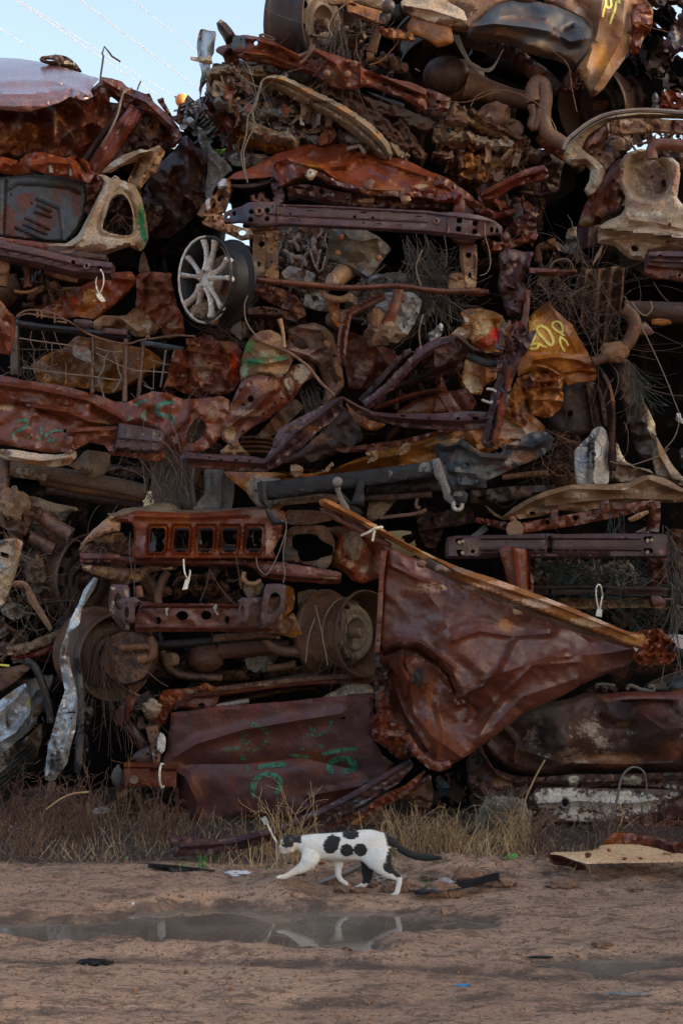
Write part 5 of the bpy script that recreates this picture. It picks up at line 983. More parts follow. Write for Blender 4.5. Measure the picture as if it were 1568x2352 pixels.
scraps(w, 'splinters',['dark', 'maroon', 'purple'],7,[(1040,440),(1330,240),(1568,160),(1568,300),(1300,420)],60,7.8,.1,(.05,.2),(.08,.25))
# right skins
S(w, 'white_door_skin', 'orange',6,[(165,620),(220,600),(300,598),(370,615),(430,640),(450,700),(440,800),(430,900),(400,960),(395,1040),(310,1090),(300,1140),(240,1135),(165,1090),(180,1000),(195,920),(240,900),(250,840),(230,790),(90,770),(150,720),(200,690)],
  7.75,n=.02,cm=(.05,60),ctrl=[(300,700,-.06),(190,1050,.02)],cr=[([(230,800),(250,700),(300,660),(400,660)],.03,30),([(320,900),(330,1080)],.05,40),([(380,700),(430,850)],-.03,30)],sp=[(310,700,60,70,(.62,.42,.20)),(385,760,34,44,(.60,.015,.02)),(330,810,60,40,(.42,.06,.03)),(300,620,120,26,(.22,.12,.05)),(160,740,60,24,(.5,.4,.3)),(240,1080,70,60,(.50,.40,.26)),(215,980,34,60,(.36,.22,.10)),(350,990,50,70,(.30,.12,.05)),(205,670,20,30,(.5,.38,.25))],sk=.06)
S(w, 'orange_skin', 'orange',6,[(595,660),(640,610),(690,570),(735,550),(745,585),(800,640),(870,700),(900,760),(940,830),(1000,930),(1030,1020),(1010,1055),(900,1065),(840,1085),(820,1040),(780,1000),(700,960),(640,985),(570,1010),(530,1025),(525,980),(560,900),(600,800)],
  7.72,n=.012,ctrl=[(600,800,-.03),(740,850,0),(960,950,.12),(730,570,.06)],cm=(.02,70),cr=[([(600,660),(680,620),(735,570)],.03,25),([(740,590),(840,760),(930,930)],.02,40),([(640,920),(760,905),(900,920),(1000,960)],.035,34),([(830,1000),(920,985),(1010,1000)],.03,20)],
  sp=[(700,780,130,130,(.46,.20,.045),.9),(620,740,60,100,(.60,.36,.12)),(700,590,60,40,(.17,.07,.03)),(960,1000,60,60,(.20,.05,.015)),(860,780,40,90,(.26,.10,.03),.7),(640,900,60,40,(.34,.10,.03)),(800,950,60,40,(.42,.17,.06))],sk=.06)
osk = LAST[0]
for pts, ww in (([(650,740),(650,715),(680,705),(720,730),(745,780),(755,815),(735,835),(700,800),(665,760),(650,740)],17),([(760,680),(740,700),(755,725),(790,750),(815,745),(805,700),(785,680),(760,680)],14),([(790,745),(820,770)],12),([(800,770),(790,800),(805,840),(825,870)],13),([(800,780),(830,800),(848,835)],12),
                ([(610,830),(640,815),(660,830),(650,850),(620,855),(605,845)],15),([(655,815),(690,840),(712,840)],14),([(640,760),(625,800),(610,830)],16),([(600,760),(608,790)],12)):
    stroke(w, 'spray_mark', 'yellowspray',6, pts, ww, osk)
S(w, 'buckled_corner', 'orange',6,[(530,1030),(600,1010),(640,950),(700,955),(780,1000),(825,1040),(805,1100),(820,1150),(800,1230),(740,1280),(700,1290),(640,1270),(560,1350),(520,1330),(470,1310),(440,1280),(460,1180),(500,1090)],
  7.66,n=.02,cm=(.10,34),cr=[([(640,960),(720,975),(810,1030)],.05,20),([(650,1060),(780,1050),(800,1100),(660,1100),(650,1060)],.04,20),([(560,1100),(600,1250)],-.05,30),([(620,1170),(800,1180)],.04,40),([(500,1120),(520,1290)],.03,30)],hl=[(712,1003,7)],sp=[(730,1050,80,40,(.24,.07,.025)),(720,1200,90,70,(.40,.15,.05),.8),(600,1080,60,60,(.15,.05,.025)),(560,1260,40,80,(.17,.08,.05))],sk=.08)
S(w, 'steering_box', 'maroon',6,[(565,1060),(600,1020),(640,1040),(640,1090),(600,1110),(570,1095)],7.55,sk=.08,cm=(.05,24))
T(w, 'steering_column', 'dark',6,[(460,690),(440,760),(425,860)],[.03,.036,.028],7.42,ns=10)
BM(w, 'front_strut', 'maroon',6,[(590,480,30),(580,640,40),(560,720,50)],40,7.62,sk=.05)
S(w, 'front_strut', 'purple',6,[(440,960),(480,870),(510,790),(490,750),(560,770),(620,740),(645,735),(620,800),(580,880),(530,960),(500,1040),(470,1160),(440,1300),(410,1400),(385,1480),(340,1478),(305,1450),(310,1390),(345,1250),(375,1100),(410,1010)],
  7.4,n=.01,cm=(.05,36,1.2,2),cr=[([(540,860),(460,1050),(410,1250),(370,1440)],.05,26),([(470,980),(400,1160),(340,1420)],.03,16)],sp=[(470,1050,26,90,(.17,.045,.02),.9),(420,1250,26,140,(.20,.05,.025),.9),(390,1400,30,60,(.15,.04,.02),.8)],sk=.1,jag=2.5)
scraps(w, 'splinters',['purple', 'maroon'],6,[(430,700),(600,730),(560,820),(450,980),(330,1120),(280,1200),(380,1000)],34,7.42,.05,(.03,.1),(.1,.5))
T(w, 'hook_tab', 'alu',6,[(300,1175),(330,1185),(360,1195),(365,1180)],.007,7.38); T(w, 'hook_tab', 'alu',6,[(330,1105),(370,1110),(390,1125)],.007,7.38)
S(w, 'silver_scrap', 'silver',6,[(-40,760),(0,730),(40,690),(60,700),(50,760),(20,800),(-20,830)],7.7,cm=(.06,26),sk=.04)
# ---------------- 8. tow-bar rear end
w = wreck('rear end with orange scorched floor, black tow bar and round ball hitch',900,1190)
hulk(w, 520,1080,1320,1200,8.7,10.4, crop=0, am=.06)
S(w, 'scorched_floor', 'orange',7,[(250,835),(400,838),(540,840),(620,850),(740,845),(860,820),(950,780),(1060,740),(1180,690),(1300,665),(1420,640),(1568,610),(1700,600),(1720,760),(1568,900),(1400,790),(1000,850),(600,900),(590,1020),(500,1080),(410,1000),(370,940),(300,890)],
  7.72,n=.012,cm=(.03,50),cr=[([(560,850),(740,865),(880,810),(1050,770),(1240,740),(1420,680),(1568,650)],.07,50),([(600,870),(900,850),(1200,800)],-.04,30),([(420,870),(410,960)],.03,24)],
  sp=[(1250,740,160,30,(.46,.22,.06)),(1450,690,90,26,(.40,.26,.13)),(1540,640,60,20,(.12,.10,.08)),(960,780,100,20,(.34,.12,.03)),(440,930,70,80,(.30,.24,.17)),(330,850,90,20,(.17,.06,.03)),(1120,860,200,30,(.20,.10,.035)),(700,870,100,14,(.30,.10,.03)),(1040,735,60,20,(.12,.05,.03))],sk=.06)
for p in ([(620,800),(640,790),(690,810),(690,850),(650,868),(620,850)],[(790,830),(820,810),(850,780),(860,800),(820,845)],[(1030,730),(1100,715),(1105,770),(1040,790),(1060,760)],[(1200,740),(1240,680),(1285,675),(1275,720),(1220,757),(1200,755)]):
    S(w, 'hinge_bracket', 'tan',7, p, 7.6,cm=(.04,20),sk=.04,hl=[(p[0][0] + 18, p[0][1] - 8,6)])
S(w, 'rolled_edge', 'maroon',7,[(860,710),(1000,690),(1200,665),(1400,620),(1568,560),(1568,590),(1300,680),(1100,720),(900,730)],7.62,cm=(.05,30),sk=.06)
S(w, 'mount_plate', 'grey',7,[(420,890),(440,870),(560,872),(580,900),(560,980),(520,1040),(440,1030),(405,960)],7.68,n=.004,hl=[(430,940,8)],sk=.03,sp=[(540,950,60,60,(.24,.15,.08))])
BM(w, 'tow_bar', 'black',7,[(440,945,100),(700,915,94),(1000,875,90),(1200,850,88),(1450,815,90)],92,7.42,sk=.12,rs=0,n=.003,jag=.4,roll=(3,.008),sp=[(1370,810,60,30,(.17,.16,.15),.7),(690,935,20,10,(.2,.18,.16),.6),(1170,850,12,30,(.16,.15,.14),.7)])
S(w, 'end_plate', 'black',7,[(440,895),(462,884),(490,892),(488,960),(500,1040),(550,1095),(600,1105),(610,1120),(520,1135),(500,1100),(470,1020),(445,1000)],7.38,sk=.05,n=.003,jag=.4,sp=[(570,1100,26,14,(.15,.09,.07),.8)])
S(w, 'end_plate', 'grey',7,[(1400,770),(1440,760),(1455,800),(1480,880),(1510,960),(1550,960),(1568,1000),(1560,1020),(1510,1018),(1470,990),(1450,910),(1415,860)],7.36,sk=.05,n=.003,sp=[(1425,820,14,60,(.12,.12,.12))])
S(w, 'shackle_plate', 'black',7,[(1500,945),(1568,935),(1600,960),(1590,1010),(1540,1010)],7.34,sk=.04,sp=[(1540,960,30,14,(.15,.14,.12))])
T(w, 'shackle', 'alu',7,[(1520,1000),(1518,1030),(1535,1046),(1560,1040),(1568,1010)],.010,7.33)
lump(w, 'tow_ball', 'grey', WP(7,879,893,7.3),(.025,.025,.025),.03)
T(w, 'ball_neck', 'grey',7,[(879,915),(885,950),(905,1000),(925,1040),(935,1080)],[.014,.013,.018,.02],7.32,ns=10)
BM(w, 'bracket', 'black',7,[(1010,870,30),(1000,960,50),(990,1020,80)],50,7.4,sk=.06); BM(w, 'bracket', 'black',7,[(840,890,16),(920,990,30),(1000,1080,60)],30,7.42,sk=.05)
BM(w, 'chassis_rail', 'layer',7,[(530,1005,40),(700,985,44),(860,975,40),(880,1000,30)],40,7.6,sk=.08,cm=(.03,30),sp=[(700,985,150,20,(.13,.11,.085),.8)])
BM(w, 'chassis_rail', 'black',7,[(1040,940,34),(1250,925,44),(1450,915,50),(1700,900,50)],40,7.6,sk=.1,cm=(.02,30)); BM(w, 'chassis_rail', 'dark',7,[(1030,980,30),(1200,975,30),(1400,960,30)],30,7.55,sk=.08)
S(w, 'fabric_scrap', 'mud',7,[(1060,985),(1130,1000),(1220,985),(1190,1010),(1130,1080),(1060,1120),(1040,1080)],7.62,cm=(.06,50),sk=.02)
BM(w, 'lower_rail', 'brown',7,[(1110,1090,16),(1200,1080,18),(1300,1070,18),(1370,1045,20)],18,7.5,sk=.05); T(w, 'hook', 'brown',7,[(1320,985),(1312,1020),(1325,1038),(1332,1025)],.008,7.45)
S(w, 'grey_floor', 'bluegrey',10,[(0,130),(40,100),(120,70),(180,75),(250,130),(300,160),(380,170),(420,120),(520,90),(600,40),(680,20),(720,40),(755,70),(740,130),(690,180),(600,220),(500,260),(400,310),(300,350),(200,375),(100,385),(60,300),(30,210)],
  7.6,n=.012,cm=(.05,50),cr=[([(60,130),(160,110),(300,190),(460,200)],.05,40),([(480,110),(620,130),(740,60)],.05,40),([(100,280),(300,300),(500,220)],.03,40)],hl=[(295,132,9),(412,146,22,20),(65,232,8),(218,238,6),(170,340,7)],
  sp=[(300,290,200,50,(.12,.125,.13),.9),(80,80,100,40,(.36,.22,.10)),(330,120,100,40,(.32,.18,.09)),(560,190,100,40,(.20,.10,.07)),(480,70,60,60,(.34,.26,.19)),(620,110,60,40,(.02,.025,.035)),(450,260,60,20,(.12,.035,.03)),(180,190,60,30,(.08,.08,.075)),(470,220,30,20,(.4,.36,.3)),(150,265,20,14,(.3,.25,.18))],sk=.1)
S(w, 'orange_underside', 'orange',10,[(0,60),(120,20),(300,-10),(480,-60),(600,-100),(700,0),(690,40),(560,90),(480,120),(420,130),(330,170),(250,130),(170,75),(60,110),(0,150)],7.68,cm=(.05,50),sp=[(480,20,60,60,(.42,.28,.2)),(560,40,60,50,(.30,.22,.18)),(200,60,120,30,(.36,.18,.06)),(50,60,60,30,(.1,.08,.07))],sk=.05)

# ---------------- 9. upper right: cream spare-wheel well under a curved rain gutter
w = wreck('cream and maroon body at the upper right with a scooped spare-wheel well',1450,620)
hulk(w, 1010,940,5200,1700,8.6,10.4, crop=3, am=.1)  # right end out of view, widened to block the low sun
S(w, 'side_fold', 'maroon',3,[(900,1430),(920,1380),(950,1290),(1000,1210),(1060,1130),(1110,1040),(1180,980),(1200,1100),(1200,1200),(1210,1260),(1180,1330),(1080,1390),(1040,1410)],7.85,n=.015,cm=(.05,50),cr=[([(1180,1000),(1060,1260),(1000,1400)],.05,50),([(960,1300),(1060,1380)],.03,24)],ph=[[(1093,1160),(1140,1130),(1135,1145)]],sp=[(960,1400,60,40,(.18,.12,.06)),(1120,1290,60,60,(.15,.04,.03))],sk=.06)
S(w, 'side_fold', 'dark',3,[(1040,1390),(1100,1340),(1180,1300),(1215,1230),(1180,1200),(1160,1180),(1210,1170),(1220,1300),(1140,1370),(1060,1420)],7.8,cm=(.06,36),sk=.1)
S(w, 'pillar_loop', 'layer',3,[(820,930),(850,880),(920,820),(1000,765),(1080,725),(1180,705),(1300,695),(1568,700),(1800,705),(1800,760),(1568,735),(1400,730),(1240,735),(1130,745),(1060,790),(980,840),(950,880),(930,930),(960,960),(1020,1000),(1060,1040),(1080,1080),(1050,1150),(1010,1210),(975,1225),(950,1190),(985,1120),(990,1060),(960,1030),(880,1040),(840,1010)],
  7.62,n=.01,cr=[([(840,960),(880,890),(960,810),(1080,745),(1300,715),(1800,722)],.03,18),([(870,1000),(960,1000),(1030,1060),(1010,1160)],.03,30)],cm=(.02,40),sk=.1,sp=[(1250,715,200,14,(.36,.25,.13)),(1500,712,200,14,(.36,.25,.13)),(860,960,40,60,(.38,.31,.21)),(1010,1100,50,80,(.34,.30,.22)),(960,1020,60,26,(.11,.05,.035))])
T(w, 'gutter_trim', 'grey',3,[(815,940),(840,880),(900,825),(990,760),(1100,715),(1250,692),(1400,692),(1568,705),(1800,715)],.010,7.56,ns=6); T(w, 'gutter_seal', 'black',3,[(818,950),(845,890),(905,833),(995,768),(1105,722),(1250,698),(1400,698),(1568,712),(1800,722)],.009,7.57,ns=6)
S(w, 'header_box', 'tan',3,[(1110,760),(1200,745),(1300,742),(1420,745),(1500,750),(1800,760),(1800,840),(1568,838),(1500,830),(1400,822),(1300,832),(1180,842),(1120,835)],7.6,n=.01,cm=(.05,30),cr=[([(1180,830),(1170,760)],.03,20),([(1330,760),(1400,800)],-.03,30),([(1505,750),(1500,830)],-.04,10)],hl=[(1365,762,7)],sp=[(1300,790,40,20,(.15,.06,.05)),(1550,790,90,30,(.15,.05,.04)),(1210,770,40,20,(.55,.42,.32)),(1400,810,50,20,(.17,.07,.05)),(1150,820,40,20,(.2,.09,.05))],sk=.1)
S(w, 'pillar_cup', 'maroon',3,[(930,930),(950,880),(1000,820),(1060,770),(1105,760),(1110,830),(1070,880),(1050,915),(990,930),(960,980)],7.66,n=.01,ctrl=[(1020,850,-.04)],sp=[(1060,800,40,26,(.12,.05,.05)),(1000,880,40,30,(.19,.09,.06)),(930,830,40,12, CREAM, .5)],sk=.08,roll=(10,.05))
S(w, 'inner_panel', 'brown',3,[(940,980),(1000,930),(1060,900),(1110,850),(1180,850),(1220,880),(1250,930),(1160,980),(1100,1050),(1060,1090),(1010,1020),(960,1000)],7.85,cm=(.07,40),hl=[(1043,970,10,12)],sp=[(1150,890,60,40,(.24,.15,.09)),(1060,980,60,40,(.22,.09,.05))],sk=.06)
S(w, 'bracket', 'tan',3,[(1120,890),(1160,860),(1200,870),(1205,905),(1160,945),(1140,930)],7.75,sk=.05,n=.01)
T(w, 'wire_ring', 'brown',3,[(1340,900),(1380,880),(1450,875),(1510,890),(1530,905)],.005,7.7)
S(w, 'spare_wheel_well', 'cream',3,[(1195,980),(1240,950),(1300,935),(1370,945),(1390,1000),(1440,985),(1500,990),(1545,1030),(1550,1100),(1540,1180),(1530,1240),(1568,1290),(1800,1330),(1800,1600),(1568,1580),(1480,1570),(1390,1575),(1350,1580),(1340,1640),(1240,1620),(1200,1590),(1150,1540),(1100,1530),(1040,1525),(1035,1470),(1045,1420),(1090,1390),(1180,1350),(1210,1300),(1215,1230),(1195,1190),(1170,1130),(1180,1050)],
  7.55,n=.008,cm=(.02,40),ctrl=[(1350,1100,.0),(1100,1480,.08),(1700,1450,.0)],hl=[(1373,1112,9),(1450,1152,22,28),(1484,1413,10,12),(1267,1560,26,24),(1185,1080,5,12),(1500,1158,10,8),(1590,1500,10)],
  fn=lambda p: .16 * np.clip(1.25 - np.sqrt(((p[:, 0] - D(3,[(1350,0)])[0][0]) / 50.) ** 2 + ((p[:, 1] - D(3,[(0,1105)])[0][1]) / 50.) ** 2),0,.4) / .4 - .12 * np.clip(1 - np.abs(p[:, 1] - (D(3,[(0,1440)])[0][1] + .12 * (p[:, 0] - 1400))) / 14., 0,1),
  cr=[([(1200,1320),(1230,1380),(1400,1400),(1568,1440),(1800,1470)],.02,30),([(1100,1500),(1300,1500),(1568,1550)],.02,20),([(1480,1010),(1510,1100),(1500,1200)],.03,18)],
  sp=[(1360,1110,120,110,(.17,.10,.07),.85),(1290,1020,60,30,(.22,.17,.12)),(1420,1180,60,50,(.12,.05,.045)),(1300,1290,100,40,(.28,.16,.13),.7),(1190,1440,120,22,(.13,.10,.06),.8),(1480,1480,140,20,(.12,.08,.05),.8),(1520,1100,26,100,(.34,.17,.13)),(1180,1090,16,60,(.28,.15,.12)),(1470,1260,60,40,(.30,.17,.14),.6),(1350,1340,120,30,(.55,.52,.45),.8),(1400,1380,100,20,(.16,.1,.07),.7),(1240,1440,60,14,(.2,.13,.07))],sk=.14,roll=(8,.04),res=6)
T(w, 'red_rail', 'redrust',3,[(1375,1000),(1370,950),(1390,915),(1450,905),(1568,920),(1700,930)],[.03,.034,.036,.036],7.48,ns=10)
BM(w, 'purple_beam', 'purple',3,[(1350,1625,80),(1450,1630,100),(1700,1640,110)],100,7.42,sk=.1,rs=0,ridge=[(-.2,.02,14),(.15,.02,14)],hl=[(1422,1608,16,8)])
S(w, 'lower_bracket', 'maroon',6,[(1325,360),(1345,300),(1568,310),(1700,320),(1700,440),(1568,430),(1480,410),(1380,405)],7.46,cm=(.03,30),hl=[(1546,388,12,12),(1372,385,6)],sk=.08,sp=[(1550,390,30,24,(.3,.2,.14),.6)])
S(w, 'standing_scrap', 'redrust',3,[(1425,640),(1440,570),(1500,565),(1568,600),(1640,620),(1640,690),(1430,690)],8.0,cm=(.1,36),sk=.1,hl=[(1520,640,12)],jag=3); S(w, 'standing_scrap', 'grey',3,[(1375,690),(1378,580),(1400,572),(1420,640),(1415,690)],8.02,cm=(.08,24),sk=.06,jag=3)
scraps(w, 'debris',['dark', 'brown', 'tan'],3,[(1120,850),(1568,850),(1568,1000),(1400,900),(1250,930)],50,7.95,.1,(.04,.12),lumps=.3)
S(w, 'grey_fragment', 'grey',6,[(830,140),(850,90),(900,80),(910,160),(890,230),(860,260),(840,200)],8.15,cm=(.1,36),sk=.08,sp=[(870,110,40,40, TAN)]); S(w, 'grey_fragment', 'grey',6,[(800,210),(830,190),(860,230),(840,250),(810,240)],8.15,sk=.06)
S(w, 'dark_drum', 'purple',6,[(905,60),(960,40),(1050,45),(1060,120),(1000,200),(920,215),(905,150)],8.0,n=.02,cr=[([(980,50),(960,210)],.05,60)],sk=.2)
T(w, 'thin_strut', 'tan',6,[(1065,195),(1035,260),(1000,320)],[.004,.012,.004],7.7)

# ---------------- 10. right middle: dark gap with standing corrugated sheet, arched strut and white rim
w = wreck('gutted hull in deep shade at the right with a bent pipe and white-faced wheel',1430,1080,8.6)
hulk(w, 1330,560,2900,1090,9.2,10.4, crop=0, am=.1); hulk(w, 1190,340,1350,760,9.6,10.6, crop=0, am=.06)  # first block widened past the right edge of view to keep sun off
hulk(w, 1230,700,1330,1100,8.9,10.3, crop=0, am=.06)
S(w, 'corrugated_drum', 'brown',6,[(900,400),(950,350),(1060,345),(1150,330),(1200,335),(1195,450),(1185,600),(1150,820),(1060,820),(980,780),(920,700),(930,560)],8.15,n=.01,
  fn=lambda p: .035 * np.sin((p[:, 0] + .10 * (p[:, 1] - 560)) / 4.6) * (1 + .3 * np.sin(p[:, 0] / 9.)),sp=[(1100,700,160,120,(.04,.02,.015),.8),(1080,450,120,90,(.13,.07,.045),.7)],sk=.1,res=4)
T(w, 'bent_pipe', 'brown',6,[(1190,600),(1240,640),(1265,700),(1250,760),(1210,830),(1130,880),(1040,920),(1000,935)],[.04,.045,.045,.045,.035,.03],7.8,ns=12)
lump(w, 'rust_clump', 'tan', WP(6,1140,870,7.8),(.09,.05,.05),.3)
S(w, 'pipe_flange', 'brown',6,[(1270,690),(1330,680),(1390,750),(1360,765),(1270,760)],7.85,sk=.06,sp=[(1310,710,40,20,(.22,.14,.09))])
T(w, 'axle_beam', 'dark',6,[(1190,600),(1400,620),(1600,630),(1800,640)],[.06,.08,.085,.085],8.15,ns=12)
S(w, 'rust_patch', 'orange',6,[(1370,670),(1400,660),(1480,665),(1500,690),(1440,705),(1370,700)],8.06,sk=.01)
T(w, 'leaf_rod', 'wirelight',6,[(1240,560),(1300,630),(1340,640),(1370,600),(1360,550)],.006,8.0)
S(w, 'arched_strut', 'dark',6,[(1010,930),(1060,980),(1110,1060),(1140,1180),(1145,1300),(1145,1480),(1150,1620),(1100,1620),(1105,1400),(1090,1220),(1060,1100),(1000,990)],7.85,n=.01,cr=[([(1040,970),(1110,1120),(1125,1300),(1125,1600)],.05,22)],sp=[(1125,1120,26,100,(.20,.075,.03),.9),(1120,1400,20,160,(.13,.05,.025),.8)],sk=.1)
S(w, 'inner_panel', 'dark',6,[(720,1300),(760,1200),(830,1080),(900,1070),(1010,1060),(1070,1120),(1100,1240),(1100,1340),(900,1400),(780,1370)],8.1,n=.02,cr=[([(960,1080),(1000,1340)],.04,20),([(1030,1080),(1070,1330)],.04,20)],hl=[(860,1260,18,22),(705,1290,10,14)],sp=[(900,1200,120,100,(.07,.04,.028),.8)],sk=.06)
S(w, 'leaning_plate', 'dark',6,[(1140,900),(1180,880),(1260,960),(1300,1100),(1330,1200),(1340,1300),(1390,1420),(1380,1560),(1300,1560),(1240,1400),(1210,1250),(1160,1050)],8.2,n=.015,cm=(.04,50),sp=[(1200,1100,60,200,(.09,.045,.03),.8)],sk=.15)
nest(w, 'fibre_strands',['cord', 'greencord'],6,[(1200,880),(1280,960),(1310,1090),(1250,1090),(1220,980)],60,7.95,L=.22,r=.0015,curl=.5,dirn=(.2,0,-1),dy=.04)
S(w, 'wheel_face', 'white',10,[(885,150),(920,110),(980,60),(1000,20),(1030,0),(1060,0),(1085,20),(1105,110),(1108,200),(1100,360),(1020,362),(960,362),(900,358),(888,280)],7.75,n=.008,ctrl=[(920,200,.10),(1030,200,0),(1100,200,.16)],cr=[([(1050,10),(1015,100),(1005,220),(1005,360)],.05,20),([(985,70),(968,200),(970,360)],-.03,12)],sk=.1,
  sp=[(1003,150,10,150,(.02,.02,.025)),(975,200,8,130,(.04,.05,.08),.9),(960,110,50,30,(.12,.12,.14),.7),(930,200,30,100,(.40,.43,.50),.7),(1075,90,14,60,(.70,.60,.45)),(1060,240,26,50,(.62,.50,.38),.7)])  # warm right and bluish left tints paint in the low sun
S(w, 'torn_lining', 'layer',10,[(1110,215),(1150,200),(1200,220),(1280,255),(1360,275),(1400,300),(1500,330),(1620,345),(1568,370),(1400,350),(1250,340),(1180,350),(1110,320)],7.95,n=.01,cm=(.05,40),cr=[([(1130,210),(1250,250),(1400,300),(1560,340)],.05,18)],sp=[(1200,280,60,30,(.18,.10,.06)),(1300,300,80,30,(.13,.07,.045))],sk=.1)
S(w, 'lit_lining', 'cream',10,[(1145,100),(1160,110),(1180,170),(1210,220),(1270,252),(1360,270),(1365,285),(1260,275),(1200,250),(1150,215)],8.0,n=.01,sk=.02,sp=[(1170,180,60,60,(.75,.6,.42))])  # bright cream tint paints sunlight falling through the gap
S(w, 'lit_pillar', 'cream',10,[(1340,0),(1385,0),(1395,30),(1400,60),(1440,130),(1500,240),(1568,320),(1620,330),(1568,345),(1480,330),(1400,300),(1380,220),(1390,100),(1370,60),(1350,30)],8.05,n=.015,cr=[([(1395,60),(1420,180),(1500,320)],.05,30)],sk=.06,hl=[(1425,260,4)],sp=[(1430,200,30,90,(.30,.18,.09)),(1365,10,30,20,(.7,.58,.4)),(1395,150,14,30,(.7,.6,.45)),(1520,310,50,20,(.2,.12,.08))])  # sun gleams are painted into the cream
S(w, 'lit_pillar', 'cream',6,[(1310,1160),(1350,1230),(1370,1270),(1395,1340),(1390,1370),(1350,1350),(1335,1290),(1320,1220)],8.1,n=.01,sk=.04,sp=[(1335,1210,20,60,(.17,.10,.06)),(1365,1320,30,30,(.8,.65,.42))])  # the pale warm spot is a painted sun gleam
S(w, 'white_scrap', 'white',6,[(1530,1260),(1550,1255),(1560,1290),(1640,1310),(1640,1340),(1550,1320),(1520,1300)],8.2,sk=.03,cm=(.03,20)); S(w, 'white_scrap', 'grey',10,[(1550,150),(1568,130),(1640,130),(1640,270),(1568,260)],8.2,sk=.1,cm=(.06,30))
nest(w, 'wire_tangle',['wire', 'wire', 'wirelight'],6,[(880,380),(1080,400),(1180,560),(1160,760),(1040,900),(960,760)],70,7.85,L=.6,r=.0012,curl=.9)
nest(w, 'wire_tangle',['wire', 'brown'],10,[(740,60),(900,30),(960,50),(880,200),(900,340),(740,340)],46,7.9,L=.4,r=.0018,curl=1.6)
scraps(w, 'debris',['brown', 'tan', 'dark'],10,[(740,90),(880,90),(880,280),(740,300)],34,8.1,.1,(.03,.09),lumps=.7)
scraps(w, 'debris',['deep', 'dark', 'brown'],6,[(640,200),(900,200),(1000,360),(900,420),(640,420)],40,8.5,.15,(.06,.16),lumps=.2)
for p, m in (([(1200,520),(1290,680),(1380,860),(1460,1040),(1510,1170),(1545,1280),(1520,1400),(1450,1490)],'wirelight'),([(560,500),(620,440),(700,400),(780,420),(860,520),(900,640),(980,800),(1020,900)],'wire'),([(1310,1090),(1400,1120),(1500,1145),(1568,1148)],'wire'),([(1130,1040),(1090,1100),(1060,1220)],'wire'),([(1110,1565),(1230,1585),(1330,1560),(1430,1520),(1480,1480)],'wirelight'),([(1380,430),(1440,520),(1500,570),(1568,575)],'wire'),([(730,340),(760,300),(830,285),(870,320),(880,360)],'wirelight')):
    T(w, 'loose_wire', m, 6, p, .0026,7.6,ns=4)

# ---------------- 11. right lower: radiator frame with long double-ribbed beam
w = wreck('crushed front at the right with a long ribbed beam and tangled green cords',1290,1440)
hulk(w, 60,330,5200,1300,8.9,10.4, crop=10, am=.07)  # unseen right end, lengthened to shade the ground
BM(w, 'upper_rail', 'dark',10,[(230,440,80),(330,440,90),(480,420,90),(640,400,60),(760,385,40)],80,7.85,sk=.1,cm=(.03,40),hl=[(300,448,26,14),(384,458,8)],sp=[(540,420,100,30,(.09,.05,.035),.8)])
T(w, 'rod', 'brown',10,[(430,320),(600,300),(720,290)],.016,7.9)
S(w, 'crumpled_wing', 'tan',10,[(320,490),(380,540),(430,570),(500,510),(600,450),(720,400),(840,370),(920,360),(1100,365),(1240,350),(1310,310),(1370,305),(1450,320),(1568,390),(1640,420),(1640,470),(1500,480),(1400,475),(1240,490),(1100,510),(1000,520),(940,545),(860,530),(760,520),(700,560),(600,575),(500,585),(440,590),(380,560),(340,520)],
  7.72,n=.012,cm=(.055,36,.1,2),cr=[([(440,570),(640,460),(860,390),(1200,400),(1350,330),(1560,410)],.06,40),([(700,500),(940,470),(1200,450),(1500,460)],.04,26)],hl=[(620,545,20,12),(760,548,22,14)],sp=[(900,420,110,30,(.38,.31,.23)),(1230,400,60,20,(.42,.34,.26)),(640,500,130,40,(.15,.10,.055),.9),(1450,400,80,30,(.12,.07,.045)),(1100,440,60,14,(.30,.16,.07)),(830,510,40,30,(.25,.14,.07)),(350,520,50,40,(.10,.05,.04))],sk=.1)
BM(w, 'top_bracket_rail', 'redrust',10,[(560,640,70),(700,615,70),(860,590,76),(1000,565,70),(1200,525,70),(1400,480,50)],70,7.62,sk=.1,rs=1,cm=(.03,24),hl=[(716,603,15,16),(890,575,18,17),(835,605,7),(615,600,5),(682,603,6),(1000,550,6),(1130,560,5),(1340,500,10,5)],sp=[(980,580,40,14,(.2,.12,.08))])
BM(w, 'top_bracket_rail', 'maroon',10,[(265,585,30),(340,600,40),(450,625,50),(560,640,60)],50,7.68,sk=.08,cm=(.05,24))
S(w, 'bracket', 'maroon',10,[(1050,470),(1100,460),(1110,530),(1070,545),(1045,520)],7.55,sk=.05,hl=[(1070,490,4),(1085,490,4),(1072,515,5)]); S(w, 'bracket', 'maroon',10,[(470,570),(510,560),(525,600),(490,610)],7.6,sk=.04); S(w, 'bracket', 'maroon',10,[(735,520),(780,520),(780,600),(740,610)],7.58,sk=.06)
BM(w, 'side_post', 'maroon',10,[(1395,470,60),(1400,560,60),(1385,660,60)],60,7.6,sk=.1,cm=(.04,26),sp=[(1400,660,60,20,(.24,.13,.08))]); BM(w, 'side_post', 'maroon',10,[(1420,830,110),(1425,900,100),(1420,1010,90)],100,7.65,sk=.1,cm=(.04,30),ridge=[(-.2,.02,14)])
S(w, 'hinge', 'tan',10,[(1220,580),(1280,545),(1350,525),(1355,545),(1290,585),(1240,600)],7.55,sk=.04,hl=[(1295,555,5),(1270,570,4)]); S(w, 'cream_sliver', 'cream',10,[(1265,665),(1320,640),(1355,625),(1355,672)],7.72,sk=.03)
T(w, 'round_cap', 'tan',10,[(510,645,.0),(510,647,-.05)],.058,7.62,k=0,ns=22)
